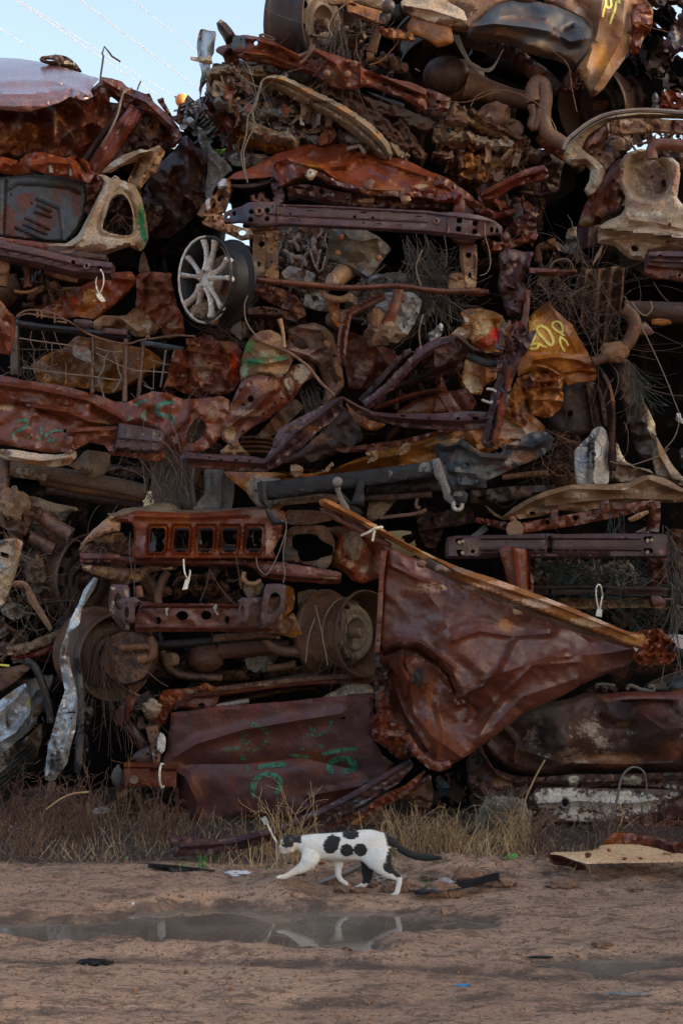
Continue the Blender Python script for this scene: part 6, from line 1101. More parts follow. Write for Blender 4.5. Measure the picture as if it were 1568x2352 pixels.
S(w, 'ribbed_beam', 'purple',10,[(82,695),(140,688),(480,680),(700,672),(800,678),(1100,672),(1470,675),(1480,740),(1470,832),(1300,825),(900,828),(600,830),(300,832),(75,835),(72,760)],7.45,n=.004,res=6,roll=(4,.02),
  ph=[[(135,705),(195,702),(192,735),(160,742),(138,735)],[(138,775),(188,775),(195,808),(150,812)],[(1315,692),(1375,688),(1390,712),(1370,728),(1325,724)],[(1315,765),(1375,765),(1385,795),(1330,802)]],
  hl=[(455,728,6),(730,780,20),(1202,702,6),(245,785,14)],cr=[([(300,705),(700,700),(1100,702),(1300,705)],.016,8),([(300,772),(700,770),(1100,772),(1300,775)],.016,8),([(300,795),(700,792),(1100,795)],.012,7),([(728,700),(730,770)],-.04,30),([(680,680),(740,720)],-.02,30)],
  sp=[(200,760,130,60,(.10,.065,.05),.7),(250,785,34,30,(.24,.11,.05),.8),(500,820,400,8,(.2,.1,.06),.6),(1430,790,30,30,(.25,.1,.05),.7)],sk=.12)
for x, y in ((160,728),(183,722),(180,795),(1347,718),(1373,713),(1345,790)): T(w, 'bolt', 'cream',10,[(x, y, .02),(x, y, -.03)],.009,7.45,k=0,ns=8)
S(w, 'hanging_flap', 'redrust',10,[(410,775),(450,750),(530,765),(600,772),(605,820),(610,900),(628,960),(626,1060),(560,1060),(490,1020),(460,960),(440,870),(420,820)],7.36,n=.008,cr=[([(500,770),(510,880),(520,1000)],.03,30),([(590,780),(600,1020)],-.03,20)],sk=.05,sp=[(520,900,80,100,(.15,.045,.028),.8)])
BM(w, 'lower_beam', 'dark',10,[(560,1035,60),(800,1030,60),(1000,1025,56),(1250,1035,56),(1470,1040,56)],56,7.5,sk=.1,rs=0,ridge=[(-.2,.015,8)],hl=[(1068,1028,16),(730,1042,10,12)])
BM(w, 'lower_beam', 'tan',10,[(800,1110,60),(1000,1120,62),(1200,1110,62),(1360,1110,60),(1460,1120,70)],60,7.6,sk=.1,cm=(.04,30),hl=[(1164,1118,7),(1082,1115,10)],sp=[(900,1110,100,30,(.13,.06,.035)),(1420,1130,60,30,(.16,.075,.04)),(1250,1110,90,30,(.15,.11,.08)),(1395,1140,40,14,(.5,.3,.15))])
BM(w, 'short_post', 'maroon',10,[(1390,1060,50),(1410,1100,70),(1420,1130,70)],60,7.5,sk=.08)
scraps(w, 'engine_clutter',['grey', 'alu', 'mud', 'dark'],10,[(860,880),(1250,860),(1300,1000),(900,1005)],150,8.1,.12,(.025,.09),lumps=.6)
scraps(w, 'engine_clutter',['dark', 'brown', 'grey'],10,[(640,840),(860,840),(860,1005),(640,1005)],60,8.2,.12,(.03,.1),lumps=.7)
T(w, 'starter_motor', 'brown',10,[(710,960),(790,955)],[.035,.038],8.0,k=0,ns=14); T(w, 'starter_cap', 'alu',10,[(770,958),(800,962)],.036,7.98,k=0,ns=14)
nest(w, 'green_cord_tangle',['greencord', 'greencord', 'cord'],10,[(640,840),(840,880),(920,960),(900,1005),(780,950),(660,900)],120,7.85,L=.3,r=.0016,curl=.7,dirn=(1,0,-.35),dy=.05)
nest(w, 'green_cord_tangle',['greencord', 'cord'],10,[(1300,940),(1370,860),(1380,1000),(1300,1010)],50,7.8,L=.2,r=.0016,curl=.8)
nest(w, 'green_cord_tangle',['greencord'],10,[(880,1060),(1120,1060),(1100,1080),(880,1080)],30,7.6,L=.3,r=.0014,curl=.3,dirn=(1,0,0))
nest(w, 'frayed_rope',['cord', 'wirelight', 'cord'],10,[(1430,600),(1520,700),(1540,900),(1520,1200),(1480,1200),(1500,900),(1470,700)],90,7.6,L=.35,r=.002,curl=.6,dirn=(.2,0,-1),dy=.06)
nest(w, 'frayed_rope',['cord', 'greencord', 'wire'],10,[(1150,1160),(1500,1160),(1490,1280),(1200,1260)],80,7.85,L=.25,r=.0018,curl=1)
nest(w, 'frayed_rope',['greencord', 'wire'],10,[(1080,400),(1200,360),(1210,620),(1100,640)],16,7.6,L=.5,r=.0016,curl=.4,dirn=(0,0,-1))
scraps(w, 'debris',['dark', 'brown', 'tan', 'deep'],10,[(1000,1160),(1560,1100),(1560,1260),(1240,1280)],70,8.0,.12,(.04,.14),lumps=.3)
S(w, 'side_scrap', 'brown',10,[(1490,640),(1568,640),(1640,700),(1640,900),(1560,960),(1520,880),(1500,740)],7.9,cm=(.10,36),sk=.1,jag=3,sp=[(1550,850,40,60, ORG, .6)])
S(w, 'side_scrap', 'dark',10,[(0,560),(100,520),(240,500),(260,600),(180,620),(60,640),(0,640)],7.95,cm=(.08,40),sk=.1); BM(w, 'side_scrap', 'grey',10,[(240,700,30),(300,660,40),(330,630,40)],36,7.75,sk=.06)
S(w, 'dark_box', 'dark',9,[(1280,380),(1300,310),(1400,330),(1470,360),(1440,460),(1400,540),(1340,540),(1300,460)],8.0,cm=(.07,40),cr=[([(1320,430),(1460,400)],.05,20)],sk=.1,sp=[(1380,400,60,40,(.09,.03,.02))])
scraps(w, 'debris',['deep', 'dark'],9,[(1060,330),(1560,300),(1460,560),(1380,600),(1200,470)],50,8.3,.15,(.06,.2))
hoop('long pale tie looped over the lower beam beside the big folded panel',10,[(1062,1070,.03),(1052,1010),(1035,995),(1022,1020),(1022,1080),(1035,1140),(1045,1150),(1052,1110),(1060,1070,.03)],7.42,[(1027,1150),(1060,1152),(1056,1200),(1018,1192)],r=.004)

# ---------------- 12. grille car, left of centre
w = wreck('flattened off-roader facing the viewer with a five-slot rusty grille and buckled rims',480,1530)
hulk(w, 250,1180,880,1560,8.85,10.4, crop=0, am=.07)
gh = []
def slot(cx, cy=490, ww=52, hh=76, l=0): return [(cx - ww * .7, cy - hh),(cx + ww * .9, cy - hh),(cx + ww, cy - hh * .7),(cx + ww * .85, cy + hh * .7),(cx + ww * .6, cy + hh),(cx - ww * .8, cy + hh),(cx - ww, cy + hh * .7),(cx - ww * .85, cy - hh * .75)]
S(w, 'grille_panel', 'redrust',8,[(690,370),(780,330),(860,305),(1000,312),(1200,320),(1400,308),(1568,290),(1740,285),(1810,320),(1790,400),(1760,480),(1720,560),(1740,610),(1560,612),(1300,612),(1050,612),(835,608),(828,560),(845,480),(840,400),(810,380),(760,378)],
  7.5,n=.008,cm=(.015,60),ph=[slot(990), slot(1140), slot(1293), slot(1445), slot(1600)],cr=[(slot(c, 490,66,92) + [slot(c, 490,66,92)[0]],-.018,12) for c in (990,1140,1293,1445,1600)] + [([(850,340),(1200,350),(1568,330)],.02,30)],sk=.06,roll=(5,.02),res=6,
  sp=[(1000,370,120,40,(.17,.05,.02),.8),(1450,560,300,30,(.22,.085,.05),.7),(1690,500,70,110,(.30,.17,.13),.8),(1240,520,16,90,(.3,.12,.05),.7),(1640,320,150,30,(.15,.085,.06)),(900,500,40,90,(.09,.032,.034),.8)])
for c in (1140,1293,1445,1600):
    for yy in (425,553): S(w, 'slot_clip', 'purple',8,[(c - 45, yy - 10),(c + 50, yy - 10),(c + 45, yy + 12),(c - 40, yy + 12)],7.62,sk=.02,n=0,hl=[(c - 8, yy, 4)],res=5,jag=.3)
S(w, 'lamp_wing', 'tan',8,[(492,560),(520,500),(580,430),(650,370),(700,335),(720,350),(690,370),(760,380),(750,440),(700,440),(640,460),(560,500),(510,550)],7.5,n=.006,ctrl=[(500,540,.08),(720,400,0)],sp=[(620,430,160,80,(.34,.19,.135),.95)],sk=.05,roll=(5,.02))
S(w, 'bonnet_remains', 'mud',8,[(670,322),(720,320),(780,290),(900,280),(980,255),(1060,250),(1100,270),(1130,300),(1300,300),(1568,285),(1660,270),(1720,290),(1568,330),(1200,340),(860,330),(700,345)],7.7,tilt=(0,-.2),cm=(.03,50),sk=.1,sp=[(1000,280,100,30,(.26,.19,.12))])
S(w, 'lamp_hole_panel', 'brown',8,[(500,580),(520,540),(600,490),(700,450),(780,440),(840,480),(830,560),(820,600),(700,590),(580,600),(520,610)],7.75,cm=(.08,36),sk=.08,ph=[[(760,390),(830,395),(840,470),(800,490),(770,450)]],sp=[(700,470,60,40,(.24,.11,.04)),(640,550,60,40,(.06,.04,.03))])
nest(w, 'fine_wires',['wire', 'cord'],8,[(540,480),(840,440),(830,600),(560,600)],24,7.6,L=.2,r=.0012)
BM(w, 'grille_frame', 'maroon',8,[(505,600,60),(600,600,50),(700,600,50),(850,630,40),(1000,625,40),(1300,640,36),(1568,640,40),(1800,650,40),(1950,690,60),(2140,720,60)],44,7.55,sk=.1,cm=(.02,30),jag=1.5,ridge=[(.1,.015,10)])
S(w, 'lower_lip', 'brown',8,[(510,640),(600,650),(760,668),(860,670),(940,640),(1020,640),(1120,655),(1100,680),(1000,680),(940,700),(880,750),(800,770),(700,740),(600,710),(520,680)],7.6,n=.01,cm=(.04,26),sp=[(560,660,40,12, CREAM),(640,690,90,20,(.22,.13,.07)),(1070,665,50,10, CREAM),(850,720,60,20,(.26,.14,.05))],sk=.12)
S(w, 'lower_lip', 'maroon',9,[(0,620),(120,625),(260,640),(340,640),(440,640),(560,650),(660,680),(770,690),(810,700),(800,765),(700,770),(600,755),(460,750),(360,735),(300,720),(250,670),(180,655),(0,655)],7.5,n=.008,cm=(.02,30),cr=[([(0,640),(220,645),(330,700),(560,725),(790,735)],.04,18)],sp=[(560,690,200,16,(.17,.06,.04),.7),(720,735,80,10,(.36,.2,.1),.8),(620,660,50,10, TAN, .8),(310,632,40,10,(.02,.02,.02),.8)],sk=.14)
# right of the grille: inner wing
S(w, 'inner_wing', 'brown',9,[(430,540),(450,440),(500,400),(690,395),(730,420),(770,510),(760,560),(740,600),(740,640),(700,680),(640,660),(540,635),(440,620)],7.72,cm=(.04,40),ph=[[(495,470),(520,452),(640,450),(690,500),(760,530),(745,590),(700,600),(640,620),(560,630),(535,600),(530,560),(495,540)]],sk=.08,sp=[(480,570,50,40,(.07,.06,.05)),(650,410,60,16,(.18,.08,.05))])
S(w, 'wing_fragment', 'mud',9,[(620,650),(680,600),(750,585),(740,640),(700,680)],7.7,sk=.05,cm=(.04,30)); S(w, 'bonnet_remains', 'mud',9,[(460,300),(600,300),(720,310),(760,360),(640,390),(480,395),(450,360)],7.7,n=.01,sk=.08,sp=[(640,350,100,40,(.15,.075,.05))])
S(w, 'folded_guard', 'redrust',9,[(715,410),(790,400),(900,410),(980,470),(1060,520),(1110,560),(1080,640),(1070,720),(1000,745),(940,765),(870,745),(830,700),(800,680),(740,650),(760,560),(790,470),(740,470)],7.78,n=.02,cm=(.06,60),cr=[([(820,440),(780,560),(800,640),(880,690)],.06,60),([(880,420),(1000,560),(960,740)],-.05,80)],hl=[(1015,578,3,8)],sp=[(870,480,60,50,(.20,.16,.12)),(780,590,30,50,(.30,.15,.07)),(860,640,34,30,(.34,.20,.12)),(940,680,34,20,(.33,.22,.14)),(980,640,80,60,(.14,.055,.03)),(780,430,60,20,(.15,.08,.05))],sk=.05)
lump(w, 'mud_lump', 'mud', WP(9,880,520,7.75),(.05,.03,.06),.5)
# bumper crossmember
S(w, 'crossmember', 'maroon',8,[(890,880),(920,878),(1000,890),(1200,892),(1480,892),(1520,880),(1568,850),(1700,850),(1760,850),(1780,960),(1780,1060),(1640,1070),(1400,1068),(1200,1068),(980,1070),(850,1068),(845,1000),(870,930)],
  7.48,n=.008,cm=(.015,40),hl=[(997,998,18,25),(1148,967,38,30),(1298,965,34,30),(1430,992,16,25),(930,905,5),(1500,1050,4)],cr=[([(900,905),(1200,908),(1520,905)],.02,12),([(870,1040),(1200,1045),(1700,1048)],.015,14)],sk=.12,sp=[(1200,940,120,20,(.2,.09,.07),.6),(860,1080,30,10, ORG),(1240,895,160,6,(.3,.27,.24),.6)],res=6)
S(w, 'white_smear', 'cloth',8,[(1340,915),(1360,892),(1370,905),(1360,935),(1380,960),(1368,965),(1350,940)],7.45,sk=.004,n=0,res=5); S(w, 'white_smear', 'cloth',8,[(1040,920),(1062,915),(1055,940),(1058,970),(1048,968)],7.45,sk=.004,n=0,res=5)
S(w, 'left_horn', 'purple',8,[(695,780),(710,768),(805,775),(815,830),(820,900),(800,980),(780,1000),(812,1030),(810,1062),(770,1050),(720,1000),(690,940),(682,870)],7.42,n=.004,ph=[[(722,840),(745,818),(765,850),(770,920),(740,930),(722,890)]],cr=[([(700,800),(700,930),(780,1030)],.012,8)],sp=[(705,920,18,60,(.42,.36,.3),.6),(715,795,30,10, CREAM, .7),(795,830,18,40,(.25,.21,.19),.6)],sk=.08)
S(w, 'bolt_plate', 'purple',8,[(730,880),(760,862),(800,855),(850,850),(880,870),(892,885),(870,900),(850,920),(845,1000),(830,1018),(780,1015),(765,990),(765,920),(740,905)],7.38,n=.002,hl=[(798,945,15,38),(795,888,7),(797,995,6),(875,885,8),(745,885,5)],sk=.03,res=5)
S(w, 'right_horn', 'purple',9,[(330,770),(400,765),(460,775),(455,880),(448,940),(380,1010),(310,1058),(288,1055),(290,960),(295,890),(318,810)],7.42,n=.004,ph=[[(358,835),(385,818),(415,830),(425,870),(412,920),(370,955),(345,958),(338,920),(350,870)]],cr=[([(320,830),(300,960),(305,1045)],.012,8)],sk=.09)
S(w, 'bolt_plate', 'purple',9,[(150,875),(185,850),(200,855),(260,850),(280,880),(260,895),(235,920),(225,1000),(200,1018),(160,1005),(155,960),(165,890)],7.38,n=.002,hl=[(183,942,14,38),(185,870,5),(190,1000,5),(225,985,10,24)],sk=.03,res=5)
S(w, 'horn_gusset', 'orange',9,[(460,775),(500,790),(515,860),(500,930),(440,990),(400,1020),(340,1060),(450,940)],7.6,cm=(.03,30),sk=.1,sp=[(480,900,30,80,(.18,.07,.03),.8)]); S(w, 'horn_gusset', 'tan',9,[(440,990),(500,950),(530,1000),(560,1080),(500,1110),(420,1085),(330,1070)],7.62,cm=(.05,30),sk=.1,sp=[(520,1080,40,30, ORG),(430,1050,80,30,(.13,.06,.03))])
S(w, 'dust_cap', 'mud',9,[(200,760),(280,750),(320,770),(300,830),(260,860),(210,850),(185,800)],7.55,cm=(.04,30),sk=.08); T(w, 'loop', 'tan',9,[(195,690),(190,730),(215,760),(260,765),(300,745)],.012,7.5)
T(w, 'curved_hose', 'brown',8,[(1060,690),(1030,730),(1010,790),(995,850),(1000,890)],.022,7.7,ns=10); T(w, 'post', 'maroon',8,[(870,780),(885,850)],.02,7.6,k=0)
scraps(w, 'debris',['dark', 'brown', 'tan', 'deep'],8,[(880,700),(1540,680),(1500,880),(900,870)],60,8.3,.15,(.05,.15),lumps=.5)
scraps(w, 'debris',['dark', 'brown', 'grey', 'deep'],8,[(930,430),(1640,430),(1640,570),(930,570)],60,8.1,.15,(.05,.15),lumps=.6)
# axle, links, rims
T(w, 'sway_bar', 'black',8,[(700,1135),(850,1150),(960,1150),(1100,1145),(1240,1135),(1400,1120),(1568,1105),(1700,1095)],[.012,.014,.022,.024,.022,.022],7.7,ns=10)
T(w, 'tie_rod', 'brown',8,[(750,1170),(850,1165),(945,1160)],.020,7.62,k=0,ns=10); T(w, 'link_end', 'brown',8,[(945,1100),(965,1150),(965,1210),(935,1235),(870,1243)],[.022,.028,.026,.026,.026],7.62,ns=10); T(w, 'link_tip', 'brown',8,[(870,1243),(930,1235)],.03,7.6,k=0)
BM(w, 'track_rod', 'brown',9,[(0,1110,44),(200,1095,44),(300,1085,40),(420,1100,34)],40,7.66,sk=.08,cm=(.02,24))
T(w, 'axle_tube', 'brown',8,[(1380,1190),(1568,1180),(1700,1170),(1820,1165)],[.06,.06,.05,.045],7.95,ns=14)
T(w, 'stabiliser', 'brown',9,[(290,1085),(320,1110),(370,1160),(450,1190),(560,1190),(640,1180)],[.03,.034,.034,.034],7.72,ns=12)
lump(w, 'differential', 'brown', WP(8,1300,1235,7.95),(.13,.12,.10),.1); T(w, 'bush_sleeve', 'mud',8,[(1062,1243,-.03),(1100,1243)],.045,7.75,k=0,ns=16)
T(w, 'bush_eye', 'dark',8,[(1020,1190),(1040,1260),(1090,1320),(1200,1350),(1400,1360)],.02,7.85); T(w, 'leaf_spring', 'deep',8,[(1100,1330),(1300,1350),(1568,1340)],.04,8.0)
T(w, 'rod', 'brown',9,[(340,1300),(440,1290),(520,1270)],.022,7.9); S(w, 'fluff_scrap', 'fluff',9,[(190,1200),(300,1190),(425,1210),(380,1270),(330,1325),(260,1325),(210,1300)],7.95,cm=(.07,30),sk=.04)
scraps(w, 'debris',['dark', 'brown', 'deep', 'black'],8,[(900,1150),(1568,1150),(1700,1180),(1650,1390),(1100,1400)],70,8.25,.15,(.05,.16),lumps=.5)
scraps(w, 'brake_parts',['brown', 'dark', 'tan'],9,[(560,980),(690,980),(690,1240),(560,1240)],40,7.95,.08,(.03,.09),lumps=.8)
S(w, 'canvas_scrap', 'mud',9,[(530,820),(620,800),(740,820),(700,860),(640,880),(560,960),(530,900)],7.9,cm=(.05,40),sk=.04)
wheel(w, 8,590,740,260,7.98,.85,0,.30,mat='brown', mat2='dark', R=0.238)
wheel(w, 8,740,1230,262,7.68,.72,.12,.24,mat='brown', mat2='dark', R=0.221, holes=0)
T(w, 'brake_drum', 'dark',8,[(800,1230,-.02),(830,1230,.1)],[.20,.21],7.7,k=0,ns=28)
S(w, 'drum_backing', 'brown',8,[(700,1180),(760,1130),(860,1140),(910,1220),(900,1330),(830,1390),(750,1360),(700,1280)],7.7,n=.01,cm=(.04,40),sk=.04,sp=[(800,1290,60,40,(.09,.05,.035))])
wheel(w, 9,960,1080,262,7.66,.85,0,.28,mat='brown', mat2='layer', holes=8, R=0.215)
BX = w
nest(w, 'wrapped_wire',['wire', 'wire'],8,[(560,1100),(640,1020),(720,1000),(700,1200),(760,1440),(680,1400),(590,1280)],54,7.58,L=.45,r=.0016,curl=.35,dirn=(.1,0,-1),dy=.03)
nest(w, 'wrapped_wire',['wire', 'wire'],8,[(420,680),(500,600),(500,800),(460,940),(400,900)],36,7.8,L=.4,r=.0014,curl=.35,dirn=(-.1,0,-1),dy=.03)
nest(w, 'wrapped_wire',['wire', 'wire'],9,[(760,840),(880,840),(860,960),(880,1200),(780,1200),(740,1000)],30,7.6,L=.4,r=.0012,curl=.3,dirn=(.1,0,-1),dy=.03)
nest(w, 'dry_twigs',['wirelight', 'wire', 'wire'],8,[(900,60),(1040,0),(1220,0),(1240,200),(1180,290),(1060,290),(900,220)],130,7.75,L=.4,r=.0016,curl=.7,dirn=(-.1,0,1),dy=.08)
for k in range(7): j = NR.uniform(-40,40,8); T(w, 'arched_wire', 'wire',8,[(930 + j[0],260),(900 + j[1] + 18 * k, 150 + j[2]),(970 + j[3] + 14 * k, 30 + j[4]),(1090 + j[5],-20 + j[6]),(1160 + j[7],160)],.002,7.65 + .02 * k, ns=4)
for p in ([(850,640),(845,780),(850,860)],[(1320,680),(1380,780),(1440,860),(1480,890)],[(1320,680),(1300,780),(1260,880)],[(1480,560),(1500,680),(1520,800)],[(820,1180),(900,1290),(1000,1380),(1060,1415)],[(820,440),(815,560),(830,700),(800,770)]):
    T(w, 'loose_wire', 'wire',8, p, .002,7.35,ns=4)
for p in ([(440,330),(460,400),(430,520),(380,640),(330,710),(280,660),(270,600)],[(460,420),(440,600),(450,700),(440,760)],[(640,900),(680,1060),(720,1280)],[(580,1260),(600,1100),(640,980)]):
    T(w, 'loose_wire', 'wirelight',9, p, .0022,7.35,ns=4)
hoop('short cream tie hanging below the five-slot grille',8,[(1157,612),(1158,650,-.03),(1165,700,-.05),(1185,735,-.04),(1197,700,-.02),(1197,682,.02)],7.40,[(1168,738),(1198,732),(1180,800),(1148,805)],r=.004)

# ---------------- 13. long tubes and arms behind the left side
w = wreck('underside of a car at the lower left with propeller shaft, wishbones and muddy engine parts',80,1450)
hulk(w, -2500,-110,560,1260,8.85,10.4, crop=8, am=.1)  # extended left out of view as a shade blocker
T(w, 'propeller_shaft', 'mud',8,[(60,40),(300,70),(600,120),(800,160),(920,190)],[.05,.055,.055,.055],8.0,ns=14); T(w, 'chassis_tube', 'brown',8,[(260,110),(500,160),(700,190),(900,220)],.04,8.05,ns=10); BM(w, 'crossmember', 'brown',8,[(680,40,60),(800,60,70),(1000,70,60),(1250,60,50)],60,8.2,sk=.1,cm=(.04,30)); BM(w, 'strut', 'brown',8,[(1040,200,50),(1140,130,60),(1230,90,60)],60,8.0,sk=.06)
T(w, 'lower_bar', 'dark',8,[(300,170),(600,230),(900,280)],.03,8.3)
T(w, 'upright_tube', 'purple',8,[(25,-40),(22,80),(20,240)],.042,7.8,k=0,ns=14)
lump(w, 'knotted_rag', 'mud', WP(8,75,260,7.75),(.075,.05,.085),.6,6)
S(w, 'torn_sheet', 'layer',8,[(80,70),(120,30),(230,50),(300,80),(280,120),(180,105),(90,95)],7.9,cm=(.07,24),sk=.04)
S(w, 'torn_sheet', 'layer',8,[(120,200),(230,220),(350,260),(470,280),(495,300),(440,320),(400,375),(330,340),(240,310),(150,260)],7.95,cm=(.07,36),sk=.06,sp=[(400,330,60,30,(.07,.07,.07),.8),(200,240,60,20, BR)])
S(w, 'engine_bracket', 'brown',8,[(0,290),(60,280),(120,300),(200,270),(270,290),(260,340),(180,380),(170,440),(130,485),(60,440),(0,400)],7.8,cm=(.09,36),sk=.1,sp=[(160,300,100,30,(.14,.09,.06))])
T(w, 'control_arm', 'purple',8,[(250,330),(330,390),(450,460)],.05,7.85,k=0,ns=12); T(w, 'control_arm', 'purple',8,[(190,470),(260,500),(340,550)],.045,7.9,k=0,ns=12)
S(w, 'cream_bracket', 'cream',8,[(-60,500),(0,490),(90,475),(140,500),(120,600),(100,680),(60,800),(20,900),(-60,910)],7.7,n=.01,cm=(.03,30),ph=[[(0,560),(60,580),(60,608),(0,595)]],hl=[(70,520,8)],cr=[([(90,500),(100,620),(40,850)],.03,20)],sp=[(0,660,60,60, GREY, .8),(100,520,30,40,(.2,.1,.07)),(0,500,60,30,(.08,.07,.07)),(40,760,40,60,(.40,.28,.15))],sk=.06)
S(w, 'torn_sheet', 'mud',8,[(170,620),(260,600),(290,700),(280,800),(230,840),(180,800),(160,700)],7.9,cm=(.1,30),sk=.08)
S(w, 'grey_casting', 'grey',8,[(0,930),(60,880),(140,900),(160,960),(90,1000),(20,960)],7.75,cm=(.08,24),sk=.1); T(w, 'dry_branch', 'mud',8,[(90,760),(160,770),(200,860),(250,940),(300,1020),(320,1060)],[.012,.012,.025,.02,.015,.01],7.7,ns=6)
scraps(w, 'debris',['mud', 'layer', 'brown', 'dark', 'grey'],8,[(0,200),(260,320),(300,560),(280,900),(0,940)],130,8.0,.12,(.04,.14),lumps=.3)
scraps(w, 'debris',['dark', 'brown', 'deep', 'mud'],8,[(0,900),(300,900),(420,1040),(300,1160),(0,1200)],90,8.1,.12,(.05,.18),lumps=.2)
BM(w, 'broken_edge', 'mud',8,[(40,1190,50),(180,1170,60),(320,1110,60),(410,1060,40)],50,7.75,cm=(.05,26),jag=3,sk=.06,hl=[(90,1195,5),(150,1185,5),(170,1170,5)]); S(w, 'broken_edge', 'wetred',8,[(60,1230),(200,1200),(330,1140),(410,1085),(360,1170),(260,1225),(120,1245)],7.78,sk=.06)
S(w, 'tangled_plate', 'brown',8,[(0,1130),(100,1150),(180,1130),(200,1160),(120,1200),(0,1230)],7.8,cm=(.06,24),sk=.08)
nest(w, 'hanging_roots',['wire', 'cord', 'wirelight'],8,[(100,560),(300,560),(300,1040),(100,1000)],60,7.85,L=.3,r=.0016,curl=.9)
wheel(w, 8,1350,140,130,7.95,1.15,0,.24,mat='grey', mat2='dark', R=0.218, name='alloy_rim')
S(w, 'tread_strip', 'grey',8,[(1285,40),(1410,40),(1405,180),(1400,300),(1370,305),(1210,300),(1250,240),(1290,200)],7.78,n=.008,cr=[([(1390,40),(1385,300)],.03,12),([(1340,40),(1340,200)],.02,16)],sp=[(1310,130,50,100,(.10,.10,.10),.9),(1240,290,50,30,(.24,.2,.15))],sk=.06)

# ---------------- 14. silver hulk, lower left
w = wreck('crumpled silver car at the lower left with a yellow paint mark and a torn tyre',70,1780)
hulk(w, -2500,20,640,640,8.75,10.4, crop=11, am=.1)  # left end reaches beyond view, lengthened to cast shade
S(w, 'silver_wing', 'silver',11,[(-60,190),(0,160),(60,110),(120,70),(160,50),(175,100),(200,180),(190,240),(180,330),(110,410),(40,470),(0,480),(-60,480)],7.7,n=.012,cm=(.04,60),cr=[([(0,230),(100,150),(160,70)],.04,40),([(180,250),(100,360),(0,420)],.05,50),([(40,240),(50,320)],-.03,24)],sp=[(20,230,30,30,(.6,.6,.6)),(60,120,70,40,(.20,.13,.09)),(180,180,14,50,(.62,.55,.04),1),(50,300,12,50,(.2,.09,.05),.8),(110,290,60,100,(.20,.21,.22),.8)],sk=.06)
S(w, 'grey_wing', 'grey',11,[(150,40),(260,0),(340,0),(290,160),(240,260),(190,350),(100,420),(170,330),(200,220),(190,110)],7.85,cm=(.05,50),sp=[(260,40,60,60,(.16,.12,.08)),(230,230,40,60,(.14,.085,.05))],sk=.06)
S(w, 'bonnet_edge', 'brown',8,[(0,1300),(80,1290),(160,1270),(190,1300),(100,1380),(0,1450),(-60,1450),(-60,1320)],7.8,cm=(.05,50),sk=.08,sp=[(120,1300,60,30,(.16,.09,.06))]); T(w, 'hose', 'black',8,[(160,1250),(210,1280),(250,1350),(285,1450),(310,1540),(320,1640)],.02,7.62,ns=8)
S(w, 'dark_trim', 'black',8,[(60,1240),(120,1250),(200,1260),(160,1275),(80,1255)],7.7,sk=.05); T(w, 'yellow_strip', 'yellowpaint',8,[(0,1278),(60,1284)],.006,7.65,k=0)
S(w, 'mud_guard', 'mud',11,[(0,480),(60,450),(130,420),(200,360),(260,300),(255,420),(230,500),(190,560),(100,600),(0,640)],7.85,cm=(.07,30),sp=[(140,440,80,50,(.05,.045,.04),.9),(210,430,30,60,(.15,.11,.07))],sk=.1)
S(w, 'torn_tyre', 'tyre',11,[(-60,640),(0,620),(60,560),(120,470),(190,430),(230,460),(200,560),(140,640),(80,720),(40,800),(-60,820)],7.75,n=.015, fn=lambda p: .014 * np.sin((p[:, 0] * .8 + p[:, 1]) / 1.9),ctrl=[(60,620,-.05),(220,500,.06)],sk=.12,res=4.5)
scraps(w, 'debris',['dark', 'deep', 'grey', 'black'],11,[(200,60),(380,60),(380,400),(250,560),(210,420)],50,8.1,.12,(.04,.14),lumps=.3)

t = thing('hanging_door_trim', 'twisted strip of bright silver trim hanging down beside the rusty rims', 'metal strip', WP(11,310,680,7.4), None)
S(t, 'upper_strip', 'silver',8,[(590,725),(615,735),(590,800),(540,880),(510,940),(500,1020),(460,1060),(430,1100),(430,1140),(410,1220),(375,1225),(380,1180),(410,1100),(440,1000),(490,900),(530,800)],7.45,n=.008,cr=[([(600,740),(540,840),(520,950)],.02,12),([(500,1020),(420,1080),(395,1200)],.02,12)],sp=[(400,1180,20,40,(.16,.1,.07)),(470,980,60,80,(.55,.58,.62),.8)],sk=.03, label='thin bright upper length of the strip')
S(t, 'lower_strip', 'silver',8,[(372,1230),(410,1215),(435,1230),(440,1290),(470,1400),(485,1500),(480,1600),(470,1700),(440,1800),(420,1900),(380,1960),(350,2000),(320,2010),(285,2000),(282,1960),(300,1800),(310,1760),(340,1660),(380,1520),(410,1440),(390,1350)],7.42,n=.01,cm=(.06,22,1.4,2.5),cr=[([(400,1240),(440,1400),(470,1500),(440,1700),(340,1980)],.03,18),([(330,1760),(300,1980)],.03,14)],
  ph=[[(418,1572),(480,1572),(478,1585),(425,1582)]],hl=[(448,1615,7),(405,1625,6)],sp=[(345,1690,18,20,(.2,.07,.04)),(370,1500,12,50,(.16,.09,.06),.8),(350,1900,60,80,(.08,.075,.075),.9),(300,1980,20,30,(.3,.22,.15),.8),(390,1260,30,40,(.2,.18,.17),.7)],sk=.05)
T(t, 'hooked_wire', 'tyre',11,[(330,670),(310,740),(285,800),(270,850)],[.024,.018,.012,.008],7.45,ns=6)
t = thing('plastic_channel', 'dark grey channel strip hanging right beside the silver trim', 'plastic strip', WP(11,490,620,7.55), None)
BM(t, 'channel', 'black',8,[(485,1235,46),(492,1340,50),(500,1450,50),(510,1560,50),(505,1680,44),(500,1760,42),(490,1900,44),(480,1960,30)],46,7.52,sk=.06,ridge=[(.1,.02,14)],sp=[(500,1500,60,200,(.085,.085,.085),.7),(500,1800,50,200,(.075,.075,.078),.7)])
S(t, 'torn_flange', 'black',8,[(525,1480),(600,1500),(600,1580),(570,1640),(545,1720),(560,1800),(545,1850),(530,1740),(520,1600)],7.56,cm=(.06,40),sk=.03,sp=[(560,1560,40,60,(.07,.07,.065),.8)])

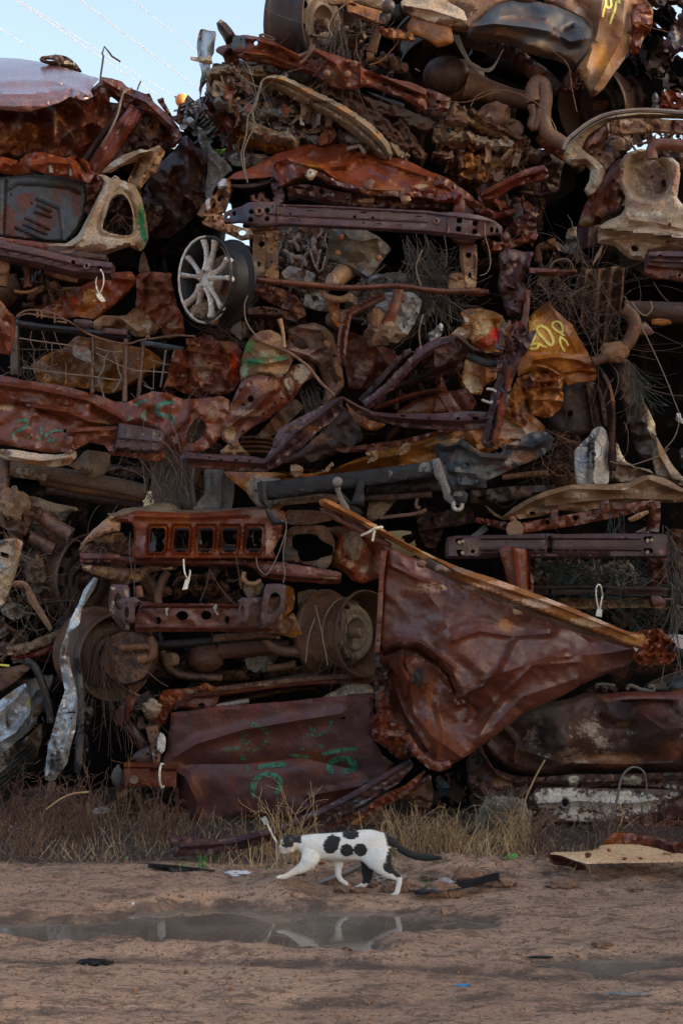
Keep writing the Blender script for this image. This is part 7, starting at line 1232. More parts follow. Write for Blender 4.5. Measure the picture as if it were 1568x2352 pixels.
# ---------------- 15. bottom centre: long maroon door with green spray marks
w = wreck('car at the bottom centre under a broad maroon side panel sprayed with faint green letters',600,1880)
hulk(w, 180,1540,900,1880,8.7,10.4, crop=0, am=.05); hulk(w, 900,1500,1130,1800,8.6,10.4, crop=0, am=.05)
DP = [(1075,240),(1180,230),(1300,215),(1420,195),(1568,180)]
S(w, 'side_panel', 'door',12,[(-268,235),(-100,218),(0,200),(150,188),(330,175),(520,160),(680,140),(820,130),(1000,120),(1010,200),(1005,400),(1060,500),(1140,560),(1080,640),(1000,690),(900,720),(800,770),(700,830),(560,880),(420,895),(250,870),(100,905),(-40,935),(-120,940),(-140,900),(-170,820),(-250,790),(-240,740),(-260,680),(-280,620),(-330,560),(-320,520),(-290,470),(-290,400),(-270,300)],
  7.55,n=.018,ns=120,tilt=(-.1,.1),cr=[([(-290,540),(-100,430),(200,340),(500,290),(800,240)],.04,70),([(-300,560),(-180,640),(-100,800),(-100,920)],.05,60),([(-180,560),(200,560),(560,520),(900,600)],-.03,90),([(600,760),(800,720),(980,690)],.03,40),([(-240,640),(-200,780)],-.05,40)],ph=[[(795,268),(820,260),(845,268),(815,282)]],
  sp=[(600,520,200,60,(.12,.035,.018),.9),(200,420,120,60,(.10,.03,.02),.7),(750,260,200,40,(.10,.05,.035),.7),(-100,720,100,100,(.12,.045,.03),.6),(900,640,60,60,(.13,.035,.018),.8),(300,450,60,30,(.12,.035,.015),.6),(-250,640,24,40,(.05,.055,.07),.6),(640,740,240,40,(.11,.045,.03),.7)],sk=.05,roll=(6,.02),res=8)
dp = LAST[0]
for pts, ww, m in (([(215,305),(290,315),(340,350),(345,400),(310,450),(240,475),(150,460),(60,470)],26, 'greenfaint'),([(175,360),(210,370),(195,400),(220,430)],34, 'greenfaint'),([(180,380),(185,440)],26, 'greenfaint'),([(70,450),(100,465),(220,470)],16, 'greenfaint'),([(170,520),(205,520)],34, 'greenspray'),
                   ([(280,580),(350,570),(400,560),(460,565)],30, 'greenspray'),([(255,770),(245,700),(280,640),(340,615),(400,630),(425,680),(415,720),(385,740)],34, 'greenspray'),([(560,390),(620,375),(680,370),(730,340),(745,280)],22, 'greenfaint'),([(600,330),(640,355),(650,370)],24, 'greenfaint'),([(720,280),(755,285)],20, 'greenfaint'),([(655,445),(695,445)],24, 'greenfaint'),([(550,462),(580,465)],12, 'greenfaint'),
                   ([(480,500),(540,508),(605,515)],18, 'greenspray'),([(685,497),(760,478),(830,465),(905,460)],24, 'greenspray'),([(760,610),(730,600),(725,560),(770,528),(840,525),(890,550),(895,585),(860,595),(825,608)],34, 'greenspray'),([(860,540),(880,590)],30, 'greenspray'),([(200,575),(225,595)],20, 'greenfaint')):
    stroke(w, 'spray_mark', m, 12, pts, ww, dp)
S(w, 'panel_underside', 'redrust',11,[(1100,790),(1150,830),(1200,900),(1240,960),(1260,1060),(1220,1040),(1180,920),(1120,850)],7.7,sk=.05)
S(w, 'lower_edge', 'redrust',12,[(-60,940),(100,905),(300,860),(330,880),(200,900),(0,950),(0,1000),(-60,1010)],7.65,sk=.06,cm=(.03,30))
# rails above the panel
for p, ww, m, y in (([(-150,130),(0,100),(160,80),(400,50),(600,30),(800,15),(1010,15)],44, 'brown',7.7),([(-150,160),(0,125),(200,100),(500,60),(800,40),(1010,40)],26, 'maroon',7.66),([(0,190),(150,165),(330,120),(500,90),(640,75)],26, 'brown',7.75),([(300,60),(500,25),(680,5),(820,-20)],40, 'mud',7.85)):
    BM(w, 'window_rail', m, 12, p, ww, y, sk=.08,cm=(.025,26),ridge=[(.1,.015,10)],sp=[(300,60,160,14,(.3,.2,.12),.6),(100,178,80,8, TAN, .6)])
S(w, 'cream_corner', 'cream',12,[(780,90),(830,55),(900,42),(990,40),(1008,90),(1005,148),(900,160),(800,165),(640,165),(700,130)],7.68,n=.01,hl=[(793,73,4),(937,92,5)],sp=[(680,150,100,20,(.17,.09,.06)),(800,90,40,30,(.2,.12,.08)),(980,120,40,40,(.42,.30,.18)),(850,150,120,12,(.17,.08,.06))],cr=[([(700,150),(860,120),(1000,110)],.03,20)],sk=.05)
S(w, 'front_fold', 'redrust',11,[(990,180),(1020,100),(1060,90),(1160,85),(1250,70),(1290,45),(1350,75),(1400,90),(1300,110),(1210,130),(1150,170),(1090,220),(1060,240),(1050,300),(1000,320),(960,280),(940,240),(970,210)],7.65,cm=(.08,36),sk=.08,sp=[(1200,100,80,16,(.26,.17,.12)),(1040,160,50,40,(.22,.075,.03))])
S(w, 'lamp_frame', 'maroon',11,[(1110,180),(1180,120),(1290,100),(1390,110),(1360,190),(1320,220),(1220,215),(1150,205),(1090,215)],7.58,n=.008,ph=[[(1245,180),(1275,170),(1295,185),(1280,200),(1250,198)]],cr=[([(1120,200),(1200,130),(1380,120)],.03,16),([(1140,190),(1330,205)],.02,10)],hl=[(1225,180,5)],sk=.05)
T(w, 'strut_rod', 'grey',11,[(1360,195),(1450,180),(1568,160)],.012,7.62)
S(w, 'fender_tip', 'maroon',11,[(720,245),(750,200),(800,140),(860,135),(850,180),(810,260),(810,310),(770,322),(735,320),(725,270)],7.6,n=.008,cr=[([(800,150),(800,310)],.04,20)],sk=.12,sp=[(770,180,40,40,(.15,.075,.055),.8),(730,290,10,30,(.22,.1,.04))])
scraps(w, 'debris',['brown', 'dark', 'tan', 'layer'],11,[(830,160),(1000,110),(1000,300),(900,320),(830,250)],50,7.85,.1,(.03,.1),lumps=.3); lump(w, 'foam_lump', 'layer', WP(11,955,210,7.6),(.045,.03,.04),.6)
BM(w, 'brace', 'maroon',11,[(800,310,50),(860,380,54),(920,460,60)],54,7.66,sk=.05,hl=[(905,425,5)])
BM(w, 'perforated_post', 'brown',11,[(955,320,80),(970,400,70),(985,470,60),(985,555,40)],60,7.58,sk=.06,rs=0,hl=[(952,358,6),(980,358,6),(1000,388,6),(980,455,9),(950,430,5),(985,485,8),(985,520,8,12),(975,405,5),(1005,365,4)],sp=[(960,490,14,30,(.36,.33,.3),.8)])
lump(w, 'white_bolt', 'white', WP(11,1018,430,7.56),(.02,.02,.045),.5)
S(w, 'hinge_plate', 'purple',11,[(820,530),(850,490),(900,460),(950,445),(965,480),(960,545),(870,545)],7.6,n=.006,hl=[(932,495,9)],sk=.08)
BM(w, 'tow_frame', 'maroon',11,[(778,628,140),(900,630,140),(1010,635,138),(1110,640,132)],138,7.52,sk=.12,rs=0,ridge=[(-.38,.025,10)],hl=[(846,657,14,16)]); T(w, 'bolt_sleeve', 'purple',11,[(846,657,-.04),(848,657,.03)],.022,7.53,k=0,ns=12)
BM(w, 'lower_post', 'dark',11,[(865,700,60),(870,780,50),(880,850,50)],50,7.6,sk=.08,rs=0,hl=[(865,733,9)]); S(w, 'rusted_lump', 'tan',11,[(735,650),(790,640),(835,700),(840,790),(790,810),(740,790),(730,720)],7.7,cm=(.08,30),sk=.1,sp=[(760,680,40,30,(.1,.05,.04)),(780,740,40,50,(.2,.1,.05))])
lump(w, 'grey_boss', 'grey', WP(11,745,640,7.68),(.03,.03,.05),.4)
scraps(w, 'debris',['brown', 'dark', 'tan', 'mud'],11,[(740,720),(1100,710),(1110,850),(1000,900),(760,860)],60,7.85,.12,(.04,.12),lumps=.3)
hoop('thin white hoop around the beam end left of the sprayed panel',11,[(1030,560),(1015,562,-.03),(1006,610,-.05),(1008,670,-.05),(1018,705,-.03),(1032,700)],7.48, None, r=.006)
# long perforated sill lying across in front
S(w, 'fallen_sill', 'purple',12,[(-290,1145),(-240,1120),(-260,1100),(-290,1010),(-200,1015),(-100,1030),(0,1040),(200,1010),(400,960),(560,890),(700,830),(840,760),(940,700),(1060,630),(1160,570),(1240,530),(1260,570),(1200,640),(1170,680),(1060,740),(960,800),(860,860),(700,930),(560,960),(440,1020),(250,1080),(100,1110),(0,1130),(-150,1140)],
  6.98,n=.01,tilt=(.5,0),cm=(.03,36),hl=[(645,905,10,7),(586,932,6),(775,828,5),(885,785,7),(970,770,12,6),(1060,665,6),(1037,718,5),(280,1020,7),(110,1070,8),(1120,692,6),(1010,780,5),(740,870,5)],cr=[([(-200,1080),(100,1060),(400,990),(700,860),(950,730),(1220,560)],.03,20),([(600,950),(900,810),(1150,670)],-.02,16)],
  sp=[(800,870,200,26,(.085,.04,.035),.6),(1040,710,50,16,(.20,.19,.18),.8),(1200,540,60,40,(.02,.02,.025),.8),(860,800,220,26,(.06,.062,.07),.7),(640,870,120,20,(.09,.09,.1),.6)],sk=.08)
S(w, 'sill_flange', 'redrust',12,[(-140,1150),(0,1145),(200,1120),(420,1050),(700,960),(860,890),(1000,800),(1100,740),(1200,700),(1300,620),(1340,600),(1300,660),(1180,740),(1080,800),(950,880),(800,940),(600,1010),(400,1085),(100,1160)],7.2,cm=(.05,26),sp=[(900,850,160,20,(.10,.045,.035),.7)],sk=.06)
BM(w, 'sill_flange', 'maroon',12,[(900,900,40),(1040,830,40),(1200,740,40),(1370,640,26)],36,7.55,sk=.06,cm=(.03,26))
S(w, 'hanging_triangle', 'brown',12,[(1150,760),(1240,700),(1370,640),(1385,720),(1380,800),(1360,860),(1420,930),(1380,930),(1300,870),(1240,800)],7.65,cm=(.06,50),sk=.05,sp=[(1320,760,50,60,(.12,.055,.04),.7)]); lump(w, 'mud_wheel', 'mud', WP(12,1010,940,7.7),(.13,.1,.1),.3)
S(w, 'torn_bracket', 'orange',12,[(860,930),(940,880),(960,900),(900,970),(880,990)],7.5,sk=.04)

# ---------------- 16. big folded panel leaning out of the stack
w = wreck('huge creased maroon side panel sticking out to the right with a bright rust-orange upper edge',1100,1750,8.0, 'crushed cars stacked in the scrapyard')
S(w, 'folded_panel', 'panel',0,[(890,1262),(905,1258),(925,1272),(1000,1300),(1060,1335),(1100,1350),(1160,1375),(1230,1402),(1320,1430),(1400,1458),(1448,1478),(1462,1500),(1440,1535),(1400,1545),(1340,1570),(1290,1600),(1240,1622),(1200,1640),(1160,1672),(1110,1710),(1060,1745),(1010,1772),(985,1765),(960,1745),(935,1720),(940,1690),(900,1655),(870,1610),(868,1560),(876,1520),(870,1470),(878,1400),(878,1340)],
  7.2,n=.015,ns=140,ctrl=[(880,1300,.1),(900,1650,.25),(1100,1500,-.05),(1440,1500,.1),(1000,1760,.05),(1150,1650,.05)],
  cr=[([(882,1502),(915,1490),(958,1492),(985,1512),(1004,1522),(1030,1552),(1046,1592)],-.07,11),([(882,1486),(915,1473),(962,1475),(1000,1500),(1040,1532)],.03,9),([(922,1492),(918,1530),(934,1560),(930,1600)],.05,9),([(930,1492),(928,1530),(944,1560)],-.04,9),([(1008,1514),(1040,1560),(1062,1604),(1096,1630)],-.03,10),([(1062,1600),(1078,1588),(1110,1575)],.03,8),([(1040,1470),(1100,1450),(1180,1462),(1260,1455)],.02,14),([(1180,1470),(1150,1530),(1110,1570)],.025,12),([(1300,1500),(1220,1530),(1160,1590),(1100,1690)],.02,14),([(900,1560),(930,1640),(980,1720)],.03,12),([(1000,1620),(1010,1690),(1000,1750)],.025,12),([(900,1300),(960,1330),(1010,1345)],.02,10),([(880,1490),(915,1478),(960,1480),(990,1500),(1010,1510),(1040,1540),(1060,1590)],.05,40),([(925,1500),(940,1560),(950,1640),(990,1690),(1060,1740)],.07,45),([(880,1540),(910,1580),(905,1640)],-.07,35),([(990,1500),(1010,1560),(1060,1620),(1100,1640)],-.05,50),([(1060,1600),(1110,1560),(1200,1530),(1330,1520)],.05,70),([(1010,1450),(1080,1420),(1200,1440)],-.03,90),([(1100,1700),(1200,1600),(1320,1560)],.04,70),([(920,1290),(970,1350),(1010,1400),(1040,1470)],.03,50),([(1020,1590),(1050,1620),(1080,1612),(1070,1650)],.025,14),([(930,1490),(925,1530),(945,1560)],.04,18),([(1280,1510),(1400,1500),(1450,1490)],.03,30),([(1300,1440),(1360,1480)],-.03,50)],
  cm=(.022,75,.6,1.8),sp=[(1163,1437,20,15,(.48,.20,.06),.95),(1188,1405,14,8,(.5,.36,.22),.9),(965,1555,24,34,(.03,.03,.03),.9),(990,1350,60,14,(.40,.22,.12),.7),(1290,1510,30,24,(.26,.085,.05),.6),(1100,1520,30,24,(.19,.055,.03),.6),(950,1440,70,90,(.10,.045,.042),.7),(1200,1480,100,60,(.10,.042,.038),.6),(900,1640,30,60,(.13,.045,.025),.6),(1010,1680,50,60,(.17,.05,.022),.8),(1330,1450,16,16,(.34,.17,.1),.6),(935,1500,40,14,(.05,.03,.02),.7),(985,1600,14,60,(.28,.08,.03),.8),(1240,1570,90,30,(.13,.045,.03),.6)],sk=.03,roll=(7,.02),res=4.5)
S(w, 'edge_beam', 'orange',0,[(732,1150),(745,1144),(765,1152),(820,1180),(880,1215),(940,1250),(1000,1280),(1060,1305),(1140,1330),(1220,1360),(1300,1390),(1380,1425),(1440,1450),(1480,1458),(1490,1480),(1470,1492),(1440,1480),(1360,1450),(1260,1412),(1160,1375),(1080,1345),(1010,1312),(950,1272),(900,1245),(830,1205),(770,1175),(735,1162)],
  7.05,n=.006,cr=[([(745,1152),(900,1232),(1060,1318),(1260,1385),(1460,1465)],.035,13),([(1100,1340),(1300,1405),(1440,1460)],-.012,8)],sp=[(860,1210,60,10,(.55,.27,.09)),(980,1275,50,10,(.55,.30,.12)),(1140,1345,70,12,(.55,.30,.18)),(1240,1385,80,12,(.58,.38,.26)),(1360,1430,60,12,(.5,.32,.2)),(1450,1470,30,12,(.50,.24,.07)),(770,1158,30,8,(.38,.14,.05)),(1060,1310,30,8,(.2,.12,.09)),(1100,1360,40,6,(.12,.05,.03))],sk=.05,roll=(5,.02),res=6)
S(w, 'edge_flange', 'maroon',0,[(733,1165),(760,1172),(830,1208),(900,1248),(900,1262),(860,1245),(800,1212),(740,1180)],7.08,sk=.05,res=5)
S(w, 'seal_strip', 'brown',0,[(990,1290),(1020,1300),(1060,1325),(1120,1352),(1200,1385),(1300,1425),(1390,1455),(1440,1472),(1460,1485),(1445,1490),(1380,1470),(1290,1442),(1190,1402),(1110,1368),(1050,1342),(1000,1312)],7.09,n=.004,cr=[([(1010,1302),(1200,1393),(1440,1480)],.015,6)],sp=[(1080,1350,40,8,(.30,.21,.18),.8),(1180,1390,90,8,(.16,.11,.085),.7)],sk=.04,res=5)
S(w, 'crumpled_tip', 'redrust',0,[(1450,1455),(1480,1448),(1520,1445),(1530,1462),(1550,1475),(1556,1492),(1550,1515),(1530,1530),(1490,1525),(1470,1530),(1455,1510),(1470,1490)],7.12,cm=(.07,18),sk=.12,sp=[(1465,1465,20,14, ORG),(1500,1500,20,10,(.24,.07,.025)),(1545,1490,14,14,(.05,.03,.03))],res=5)
S(w, 'left_fold', 'maroon',0,[(862,1600),(880,1588),(905,1640),(900,1660),(930,1665),(935,1700),(955,1738),(920,1748),(880,1715),(856,1700),(852,1650),(866,1640)],7.32,cm=(.05,26),cr=[([(870,1600),(875,1700),(920,1740)],.03,14)],sk=.08,sp=[(905,1685,24,10,(.22,.12,.09)),(940,1715,14,14,(.12,.07,.06))])
S(w, 'left_fold', 'dark',0,[(862,1500),(885,1485),(900,1520),(890,1570),(900,1620),(880,1600),(862,1640),(858,1570)],7.36,cm=(.05,20),sk=.1)
BM(w, 'lower_fold', 'redrust',0,[(935,1690,14),(960,1735,18),(1000,1765,22),(1035,1755,18)],18,7.16,sk=.1,cm=(.02,16))
BM(w, 'left_flange', 'redrust',0,[(882,1265,12),(875,1340,10),(872,1420,12),(866,1500,10)],11,7.24,sk=.08)
t = thing('cable_tie', 'white wire tie knotted round the orange upper edge of the big folded panel', 'cable tie', WP(9,1000,440,7.0))
T(t, 'loop', 'plastic',9,[(930,462),(980,440,-.02),(1020,415,-.03),(1062,412,-.01),(1050,405,0)],.006,7.02,ns=6); T(t, 'tail', 'plastic',9,[(1012,430),(1008,460),(1002,498)],.006,7.0,ns=6); T(t, 'tail', 'plastic',9,[(1040,410),(1010,430),(1018,445)],.006,7.0,ns=6)
BM(w, 'strap', 'dark',9,[(1340,630,60),(1420,670,60),(1490,700,40)],50,7.0,sk=.03,rs=0,sp=[(1440,660,70,30,(.24,.15,.10),.7)]); lump(w, 'rivet', 'brown', WP(9,1310,640,7.0),(.022,.02,.018),.2, sub=2)

# ---------------- 17. bottom right: bulging shell over a flaking white belt
w = wreck('bulging rusty shell at the bottom right above a wide flaking white strip',1350,1900)
hulk(w, 60,300,5200,1120,8.5,10.4, crop=13, am=.08); hulk(w, 1180,1530,2300,1640,8.8,10.4, crop=0, am=.05)  # first block runs far right out of view to shade the ground
S(w, 'shell', 'belt',13,[(300,520),(360,440),(450,380),(560,310),(700,270),(860,240),(960,200),(1040,210),(1200,200),(1350,195),(1480,195),(1568,170),(1760,150),(1760,680),(1568,690),(1480,700),(1300,690),(1100,700),(900,705),(700,712),(600,715),(480,690),(400,640),(340,590)],
  7.55,n=.02,ns=90,ctrl=[(400,550,.1),(800,500,-.12),(1400,450,-.12),(900,690,.1),(1300,690,.1),(1000,220,.1),(1560,200,.08)],cm=(.03,70),cr=[([(1050,350),(1150,400),(1250,400)],-.05,50),([(1200,230),(1400,240),(1520,250)],.04,30),([(1500,200),(1510,290),(1568,340)],.04,40),([(550,560),(800,640),(1200,650),(1500,640)],.04,60),([(1300,330),(1450,430),(1568,420)],.05,80),([(440,420),(520,520),(500,620)],.04,40)],
  sp=[(700,330,200,90,(.075,.05,.035),.9),(1100,620,400,60,(.17,.055,.02),.8),(520,600,100,50,(.14,.06,.025),.7),(980,420,100,70,(.34,.26,.19),.55),(620,460,70,100,(.25,.19,.14),.55),(1060,520,80,60,(.36,.28,.21),.55),(860,580,90,60,(.38,.28,.21),.55),(690,600,60,24,(.38,.34,.28),.6),(1400,300,160,80,(.13,.04,.032),.8),(1480,560,120,80,(.16,.05,.02),.8),(1200,390,60,14,(.26,.15,.06),.8),(1150,610,120,20,(.34,.19,.08),.6),(930,640,30,16,(.5,.44,.36),.6),(1100,230,100,24,(.12,.05,.025),.7)],sk=.12,roll=(12,.06))
S(w, 'upper_fold', 'redrust',13,[(1040,215),(1200,195),(1400,195),(1480,195),(1540,180),(1568,170),(1700,160),(1700,240),(1568,250),(1520,240),(1400,235),(1200,240),(1080,260)],7.42,n=.01,tilt=(0,-.1),sk=.08)
S(w, 'seam', 'belt',13,[(230,600),(280,580),(300,530),(330,600),(380,680),(480,720),(620,735),(900,715),(1200,715),(1568,700),(1760,690),(1760,860),(1568,820),(1480,800),(1200,780),(900,800),(760,790),(620,800),(600,860),(420,870),(330,850),(240,830),(210,780)],
  7.6,n=.015,cm=(.05,40),cr=[([(300,580),(400,720),(520,770)],.06,30),([(480,760),(800,770),(1200,750),(1568,740)],.03,20)],sp=[(430,760,80,50,(.26,.14,.07),.7),(880,750,40,40,(.48,.42,.34),.9),(1250,750,80,30,(.40,.34,.27),.7),(1060,760,60,24,(.42,.35,.26),.5),(300,640,50,50,(.04,.03,.03),.7),(1500,800,80,20,(.42,.36,.3),.6),(250,720,40,60,(.06,.03,.03),.6)],sk=.1,hl=[(347,845,10,12)])
S(w, 'white_belt', 'belt',13,[(600,860),(640,810),(740,800),(900,800),(1100,808),(1300,805),(1500,812),(1568,820),(1760,850),(1760,980),(1568,960),(1500,1000),(1400,1020),(1200,1040),(1000,1045),(850,1042),(720,1040),(660,1010),(620,940)],
  7.55,n=.012,cm=(.03,60),hl=[(826,892,27,29)],cr=[([(640,900),(900,880),(1200,900),(1450,870)],.04,50),([(1440,1000),(1470,880),(1568,830)],.04,26),([(640,1020),(900,1010),(1300,1020)],.03,16)],
  sp=[(1000,900,420,100,(.52,.46,.38),.66),(800,850,180,60,(.58,.52,.44),.8),(1150,860,260,50,(.60,.54,.46),.8),(1330,900,160,60,(.55,.48,.40),.7),(950,985,220,40,(.50,.43,.35),.6),(1520,840,60,20,(.45,.38,.32),.6),(1080,845,120,16,(.24,.22,.20),.8)],sk=.1)
ring(w, 'hole_rim', 'grey',13,826,892,30,33,.006,7.535)
BM(w, 'lower_sill', 'maroon',13,[(610,1050,60),(640,1080,60),(750,1080,64),(900,1085,64),(1100,1080,60),(1300,1060,60),(1450,1040,40),(1568,1020,30)],60,7.5,sk=.12,cm=(.03,30),ridge=[(.2,.02,12)],sp=[(900,1100,200,10,(.2,.09,.06),.6)]); BM(w, 'sill_tab', 'brown',13,[(1010,1020,34),(1025,1075,30)],32,7.42,sk=.03,hl=[(1022,1050,6)])
S(w, 'left_post', 'dark',13,[(200,640),(240,560),(300,530),(300,600),(330,700),(440,800),(540,860),(600,900),(620,1000),(600,1060),(520,900),(380,890),(300,850),(230,800)],7.62,cm=(.05,40),sk=.1,sp=[(400,860,100,24,(.13,.055,.045),.7),(420,760,30,24,(.35,.2,.1),.6)])
S(w, 'dark_shelf', 'dark',13,[(1350,140),(1450,100),(1568,60),(1760,40),(1760,200),(1500,195),(1380,195),(1300,190)],7.9,n=.02,sk=.1,sp=[(1450,150,100,40,(.10,.075,.05),.7)])
T(w, 'rod', 'dark',13,[(1350,145),(1450,100),(1568,60),(1700,20)],.006,7.8); T(w, 'handle', 'grey',13,[(1215,180),(1230,155),(1270,165),(1300,180),(1340,185),(1375,190),(1385,170),(1370,158),(1350,165)],.011,7.75)
S(w, 'latch', 'dark',13,[(960,185),(1020,150),(1140,155),(1160,180),(1140,205),(1080,210),(1000,200)],7.75,cm=(.06,20),sk=.08,sp=[(1060,160,60,10,(.2,.18,.15),.7)]); T(w, 'latch_bar', 'grey',13,[(1020,150),(1070,145),(1140,155)],.008,7.7)
lump(w, 'dark_ball', 'bluegrey', WP(13,1560,160,7.7),(.09,.06,.04),.1)
scraps(w, 'debris',['deep', 'dark', 'mud'],13,[(0,720),(220,700),(330,860),(330,1000),(0,1000)],40,8.0,.12,(.05,.16),lumps=.2)
S(w, 'blue_glint', 'bluegrey',13,[(0,740),(40,720),(110,800),(100,860),(60,850),(20,800)],7.95,cm=(.06,30),sk=.05,sp=[(60,800,60,60,(.10,.12,.13))])
# ================================================================== small wreck in the gap at the upper left
w = wreck('shredded scrap heap in the gap below the marker ball with pale grey cloth',470,520,8.6)
hulk(w, 1100,1150,1330,1900,9.3,10.4, crop=1, am=.06)
hulk(w, 1140,800,1330,1150,9.6,10.6, crop=1, am=.06)
scraps(w, 'shredded_scrap',['cloth', 'grey', 'dark', 'maroon', 'silver', 'deep'],1,[(1130,700),(1200,665),(1260,665),(1330,710),(1400,770),(1480,850),(1530,930),(1440,1000),(1300,900),(1180,830)],120,8.8,.2,(.04,.14))
S(w, 'grey_pleats', 'grey',1,[(1215,680),(1250,665),(1290,690),(1330,740),(1370,800),(1420,850),(1370,860),(1310,830),(1260,780)],8.6, fn=lambda p: .02 * np.sin((p[:, 0] + p[:, 1]) / 2.2),sk=.04,res=4)
S(w, 'pale_cloth', 'cloth',1,[(1240,795),(1280,810),(1310,880),(1340,940),(1400,990),(1450,1040),(1462,1070),(1420,1100),(1380,1150),(1330,1220),(1290,1270),(1275,1260),(1300,1140),(1310,1000),(1270,930),(1250,880)],8.35,n=.02,cm=(.08,20,1.1,3),sk=.02)
S(w, 'cream_shard', 'cloth',1,[(1130,780),(1165,730),(1185,770),(1170,810),(1140,815)],8.5,sk=.03,cm=(.04,20)); S(w, 'silver_shard', 'silver',1,[(1170,745),(1200,730),(1225,760),(1190,775)],8.5,sk=.02)
S(w, 'red_fold', 'dark',1,[(1110,960),(1150,910),(1182,855),(1240,930),(1300,940),(1310,960),(1250,1060),(1150,1040)],8.3,cm=(.08,36),sk=.08,sp=[(1190,900,20,60,(.12,.05,.06),.8)])

sc_ = thing('plastic_scrap', 'lime green plastic scrap caught in the gap at the upper left', 'plastic scrap', WP(1,1390,950,8.6))
simple('lime',(0.32,0.62,0.06),.5)
S(sc_, 'sheet', 'lime',1,[(1345,930),(1380,942),(1425,930),(1425,962),(1395,972),(1360,955)],8.6,sk=.01,cm=(.03,20))
BM(w, 'strip', 'dark',1,[(1330,850),(1400,860),(1480,870),(1510,900)],30,8.5,cm=(.05,20),sk=.06); BM(w, 'strip', 'deep',1,[(1400,900),(1480,920),(1520,960)],50,8.7,cm=(.05,20),sk=.06)
S(w, 'mat', 'grey',2,[(310,990),(380,950),(440,960),(540,970),(590,990),(520,1020),(440,1050),(350,1040)],8.2,cm=(.05,26),sk=.06,sp=[(520,980,60,16,(.42,.36,.26),.8)])
scraps(w, 'debris',['orange', 'dark', 'grey', 'maroon'],2,[(240,780),(420,820),(560,900),(420,960),(330,920)],50,8.3,.15,(.04,.13))
S(w, 'shadowed_door', 'deep',1,[(930,1100),(1040,1020),(1290,1240),(1260,1420),(1180,1613),(960,1613),(900,1500)],8.6,cm=(.1,50),sk=.1)  # the shade on this door is put in by a near-black material
S(w, 'cone_guard', 'brown',4,[(870,370),(885,270),(905,235),(925,290),(945,365)],8.3,sk=.03,cm=(.03,30))
nest(w, 'thin_wires',['wire'],4,[(1080,560),(1540,760),(1540,800),(1200,720)],20,7.9,L=.5,r=.0014,curl=.3,dirn=(1,0,-.4))

# ================================================================== an unseen side stack, square to this one, added to shade the yard
for k, (zz, lab) in enumerate(((.0, 'lowest'),(1.25, 'second'),(2.5, 'third'),(3.75, 'fourth'),(5.0, 'topmost'))):
    w = thing('crushed_car', lab + ' flattened car of an unseen side stack added at the right for shade', 'wrecked car',(10,6, zz),'crushed cars stacked in the scrapyard')
    hulk(w, 0,0,1,1,1.0,12.0,mat='maroon', am=.14, world=(9.0,11.5, zz, zz + 1.3))
# ================================================================== ground sheet, puddles
def gridc(a, b, st, lo, hi):
    core = list(np.arange(a, b + 1e-6, st)); d = st; x = a; left = []
    while x > lo: d *= 1.5; x -= d; left.append(x)
    d = st; x = core[-1]; right = []
    while x < hi: d *= 1.5; x += d; right.append(x)
    return np.array(left[::-1] + core + right)
xs = gridc(-2.3,2.3,.0125,-900,900); ys = gridc(4.0,8.6,.0115,-900,2400)
GXm, GYm = np.meshgrid(xs, ys); GX = GXm.ravel(); GY = GYm.ravel()
WZ = -0.022
def gpt(x, y):      # picture position on the flat ground
    d = CAMH * FP / (y - HY); return ((x - HX) / FP * d, d)
PUD = [(-60,2112),(60,2104),(180,2106),(270,2092),(330,2076),(430,2072),(600,2074),(760,2078),(900,2082),(980,2088),(1060,2096),(1130,2106),(1150,2116),(1090,2126),(1000,2130),(900,2138),(880,2150),(872,2166),(860,2180),(800,2180),(700,2176),(600,2166),(500,2160),(420,2156),(330,2160),(230,2154),(120,2156),(0,2146),(-80,2142)]
PUD2 = [(1180,2206),(1280,2196),(1380,2188),(1480,2188),(1640,2196),(1640,2212),(1500,2216),(1400,2232),(1330,2216),(1240,2212)]
P1 = chaikin(np.array([gpt(*p) for p in PUD]),2); P2 = chaikin(np.array([gpt(*p) for p in PUD2]),2)
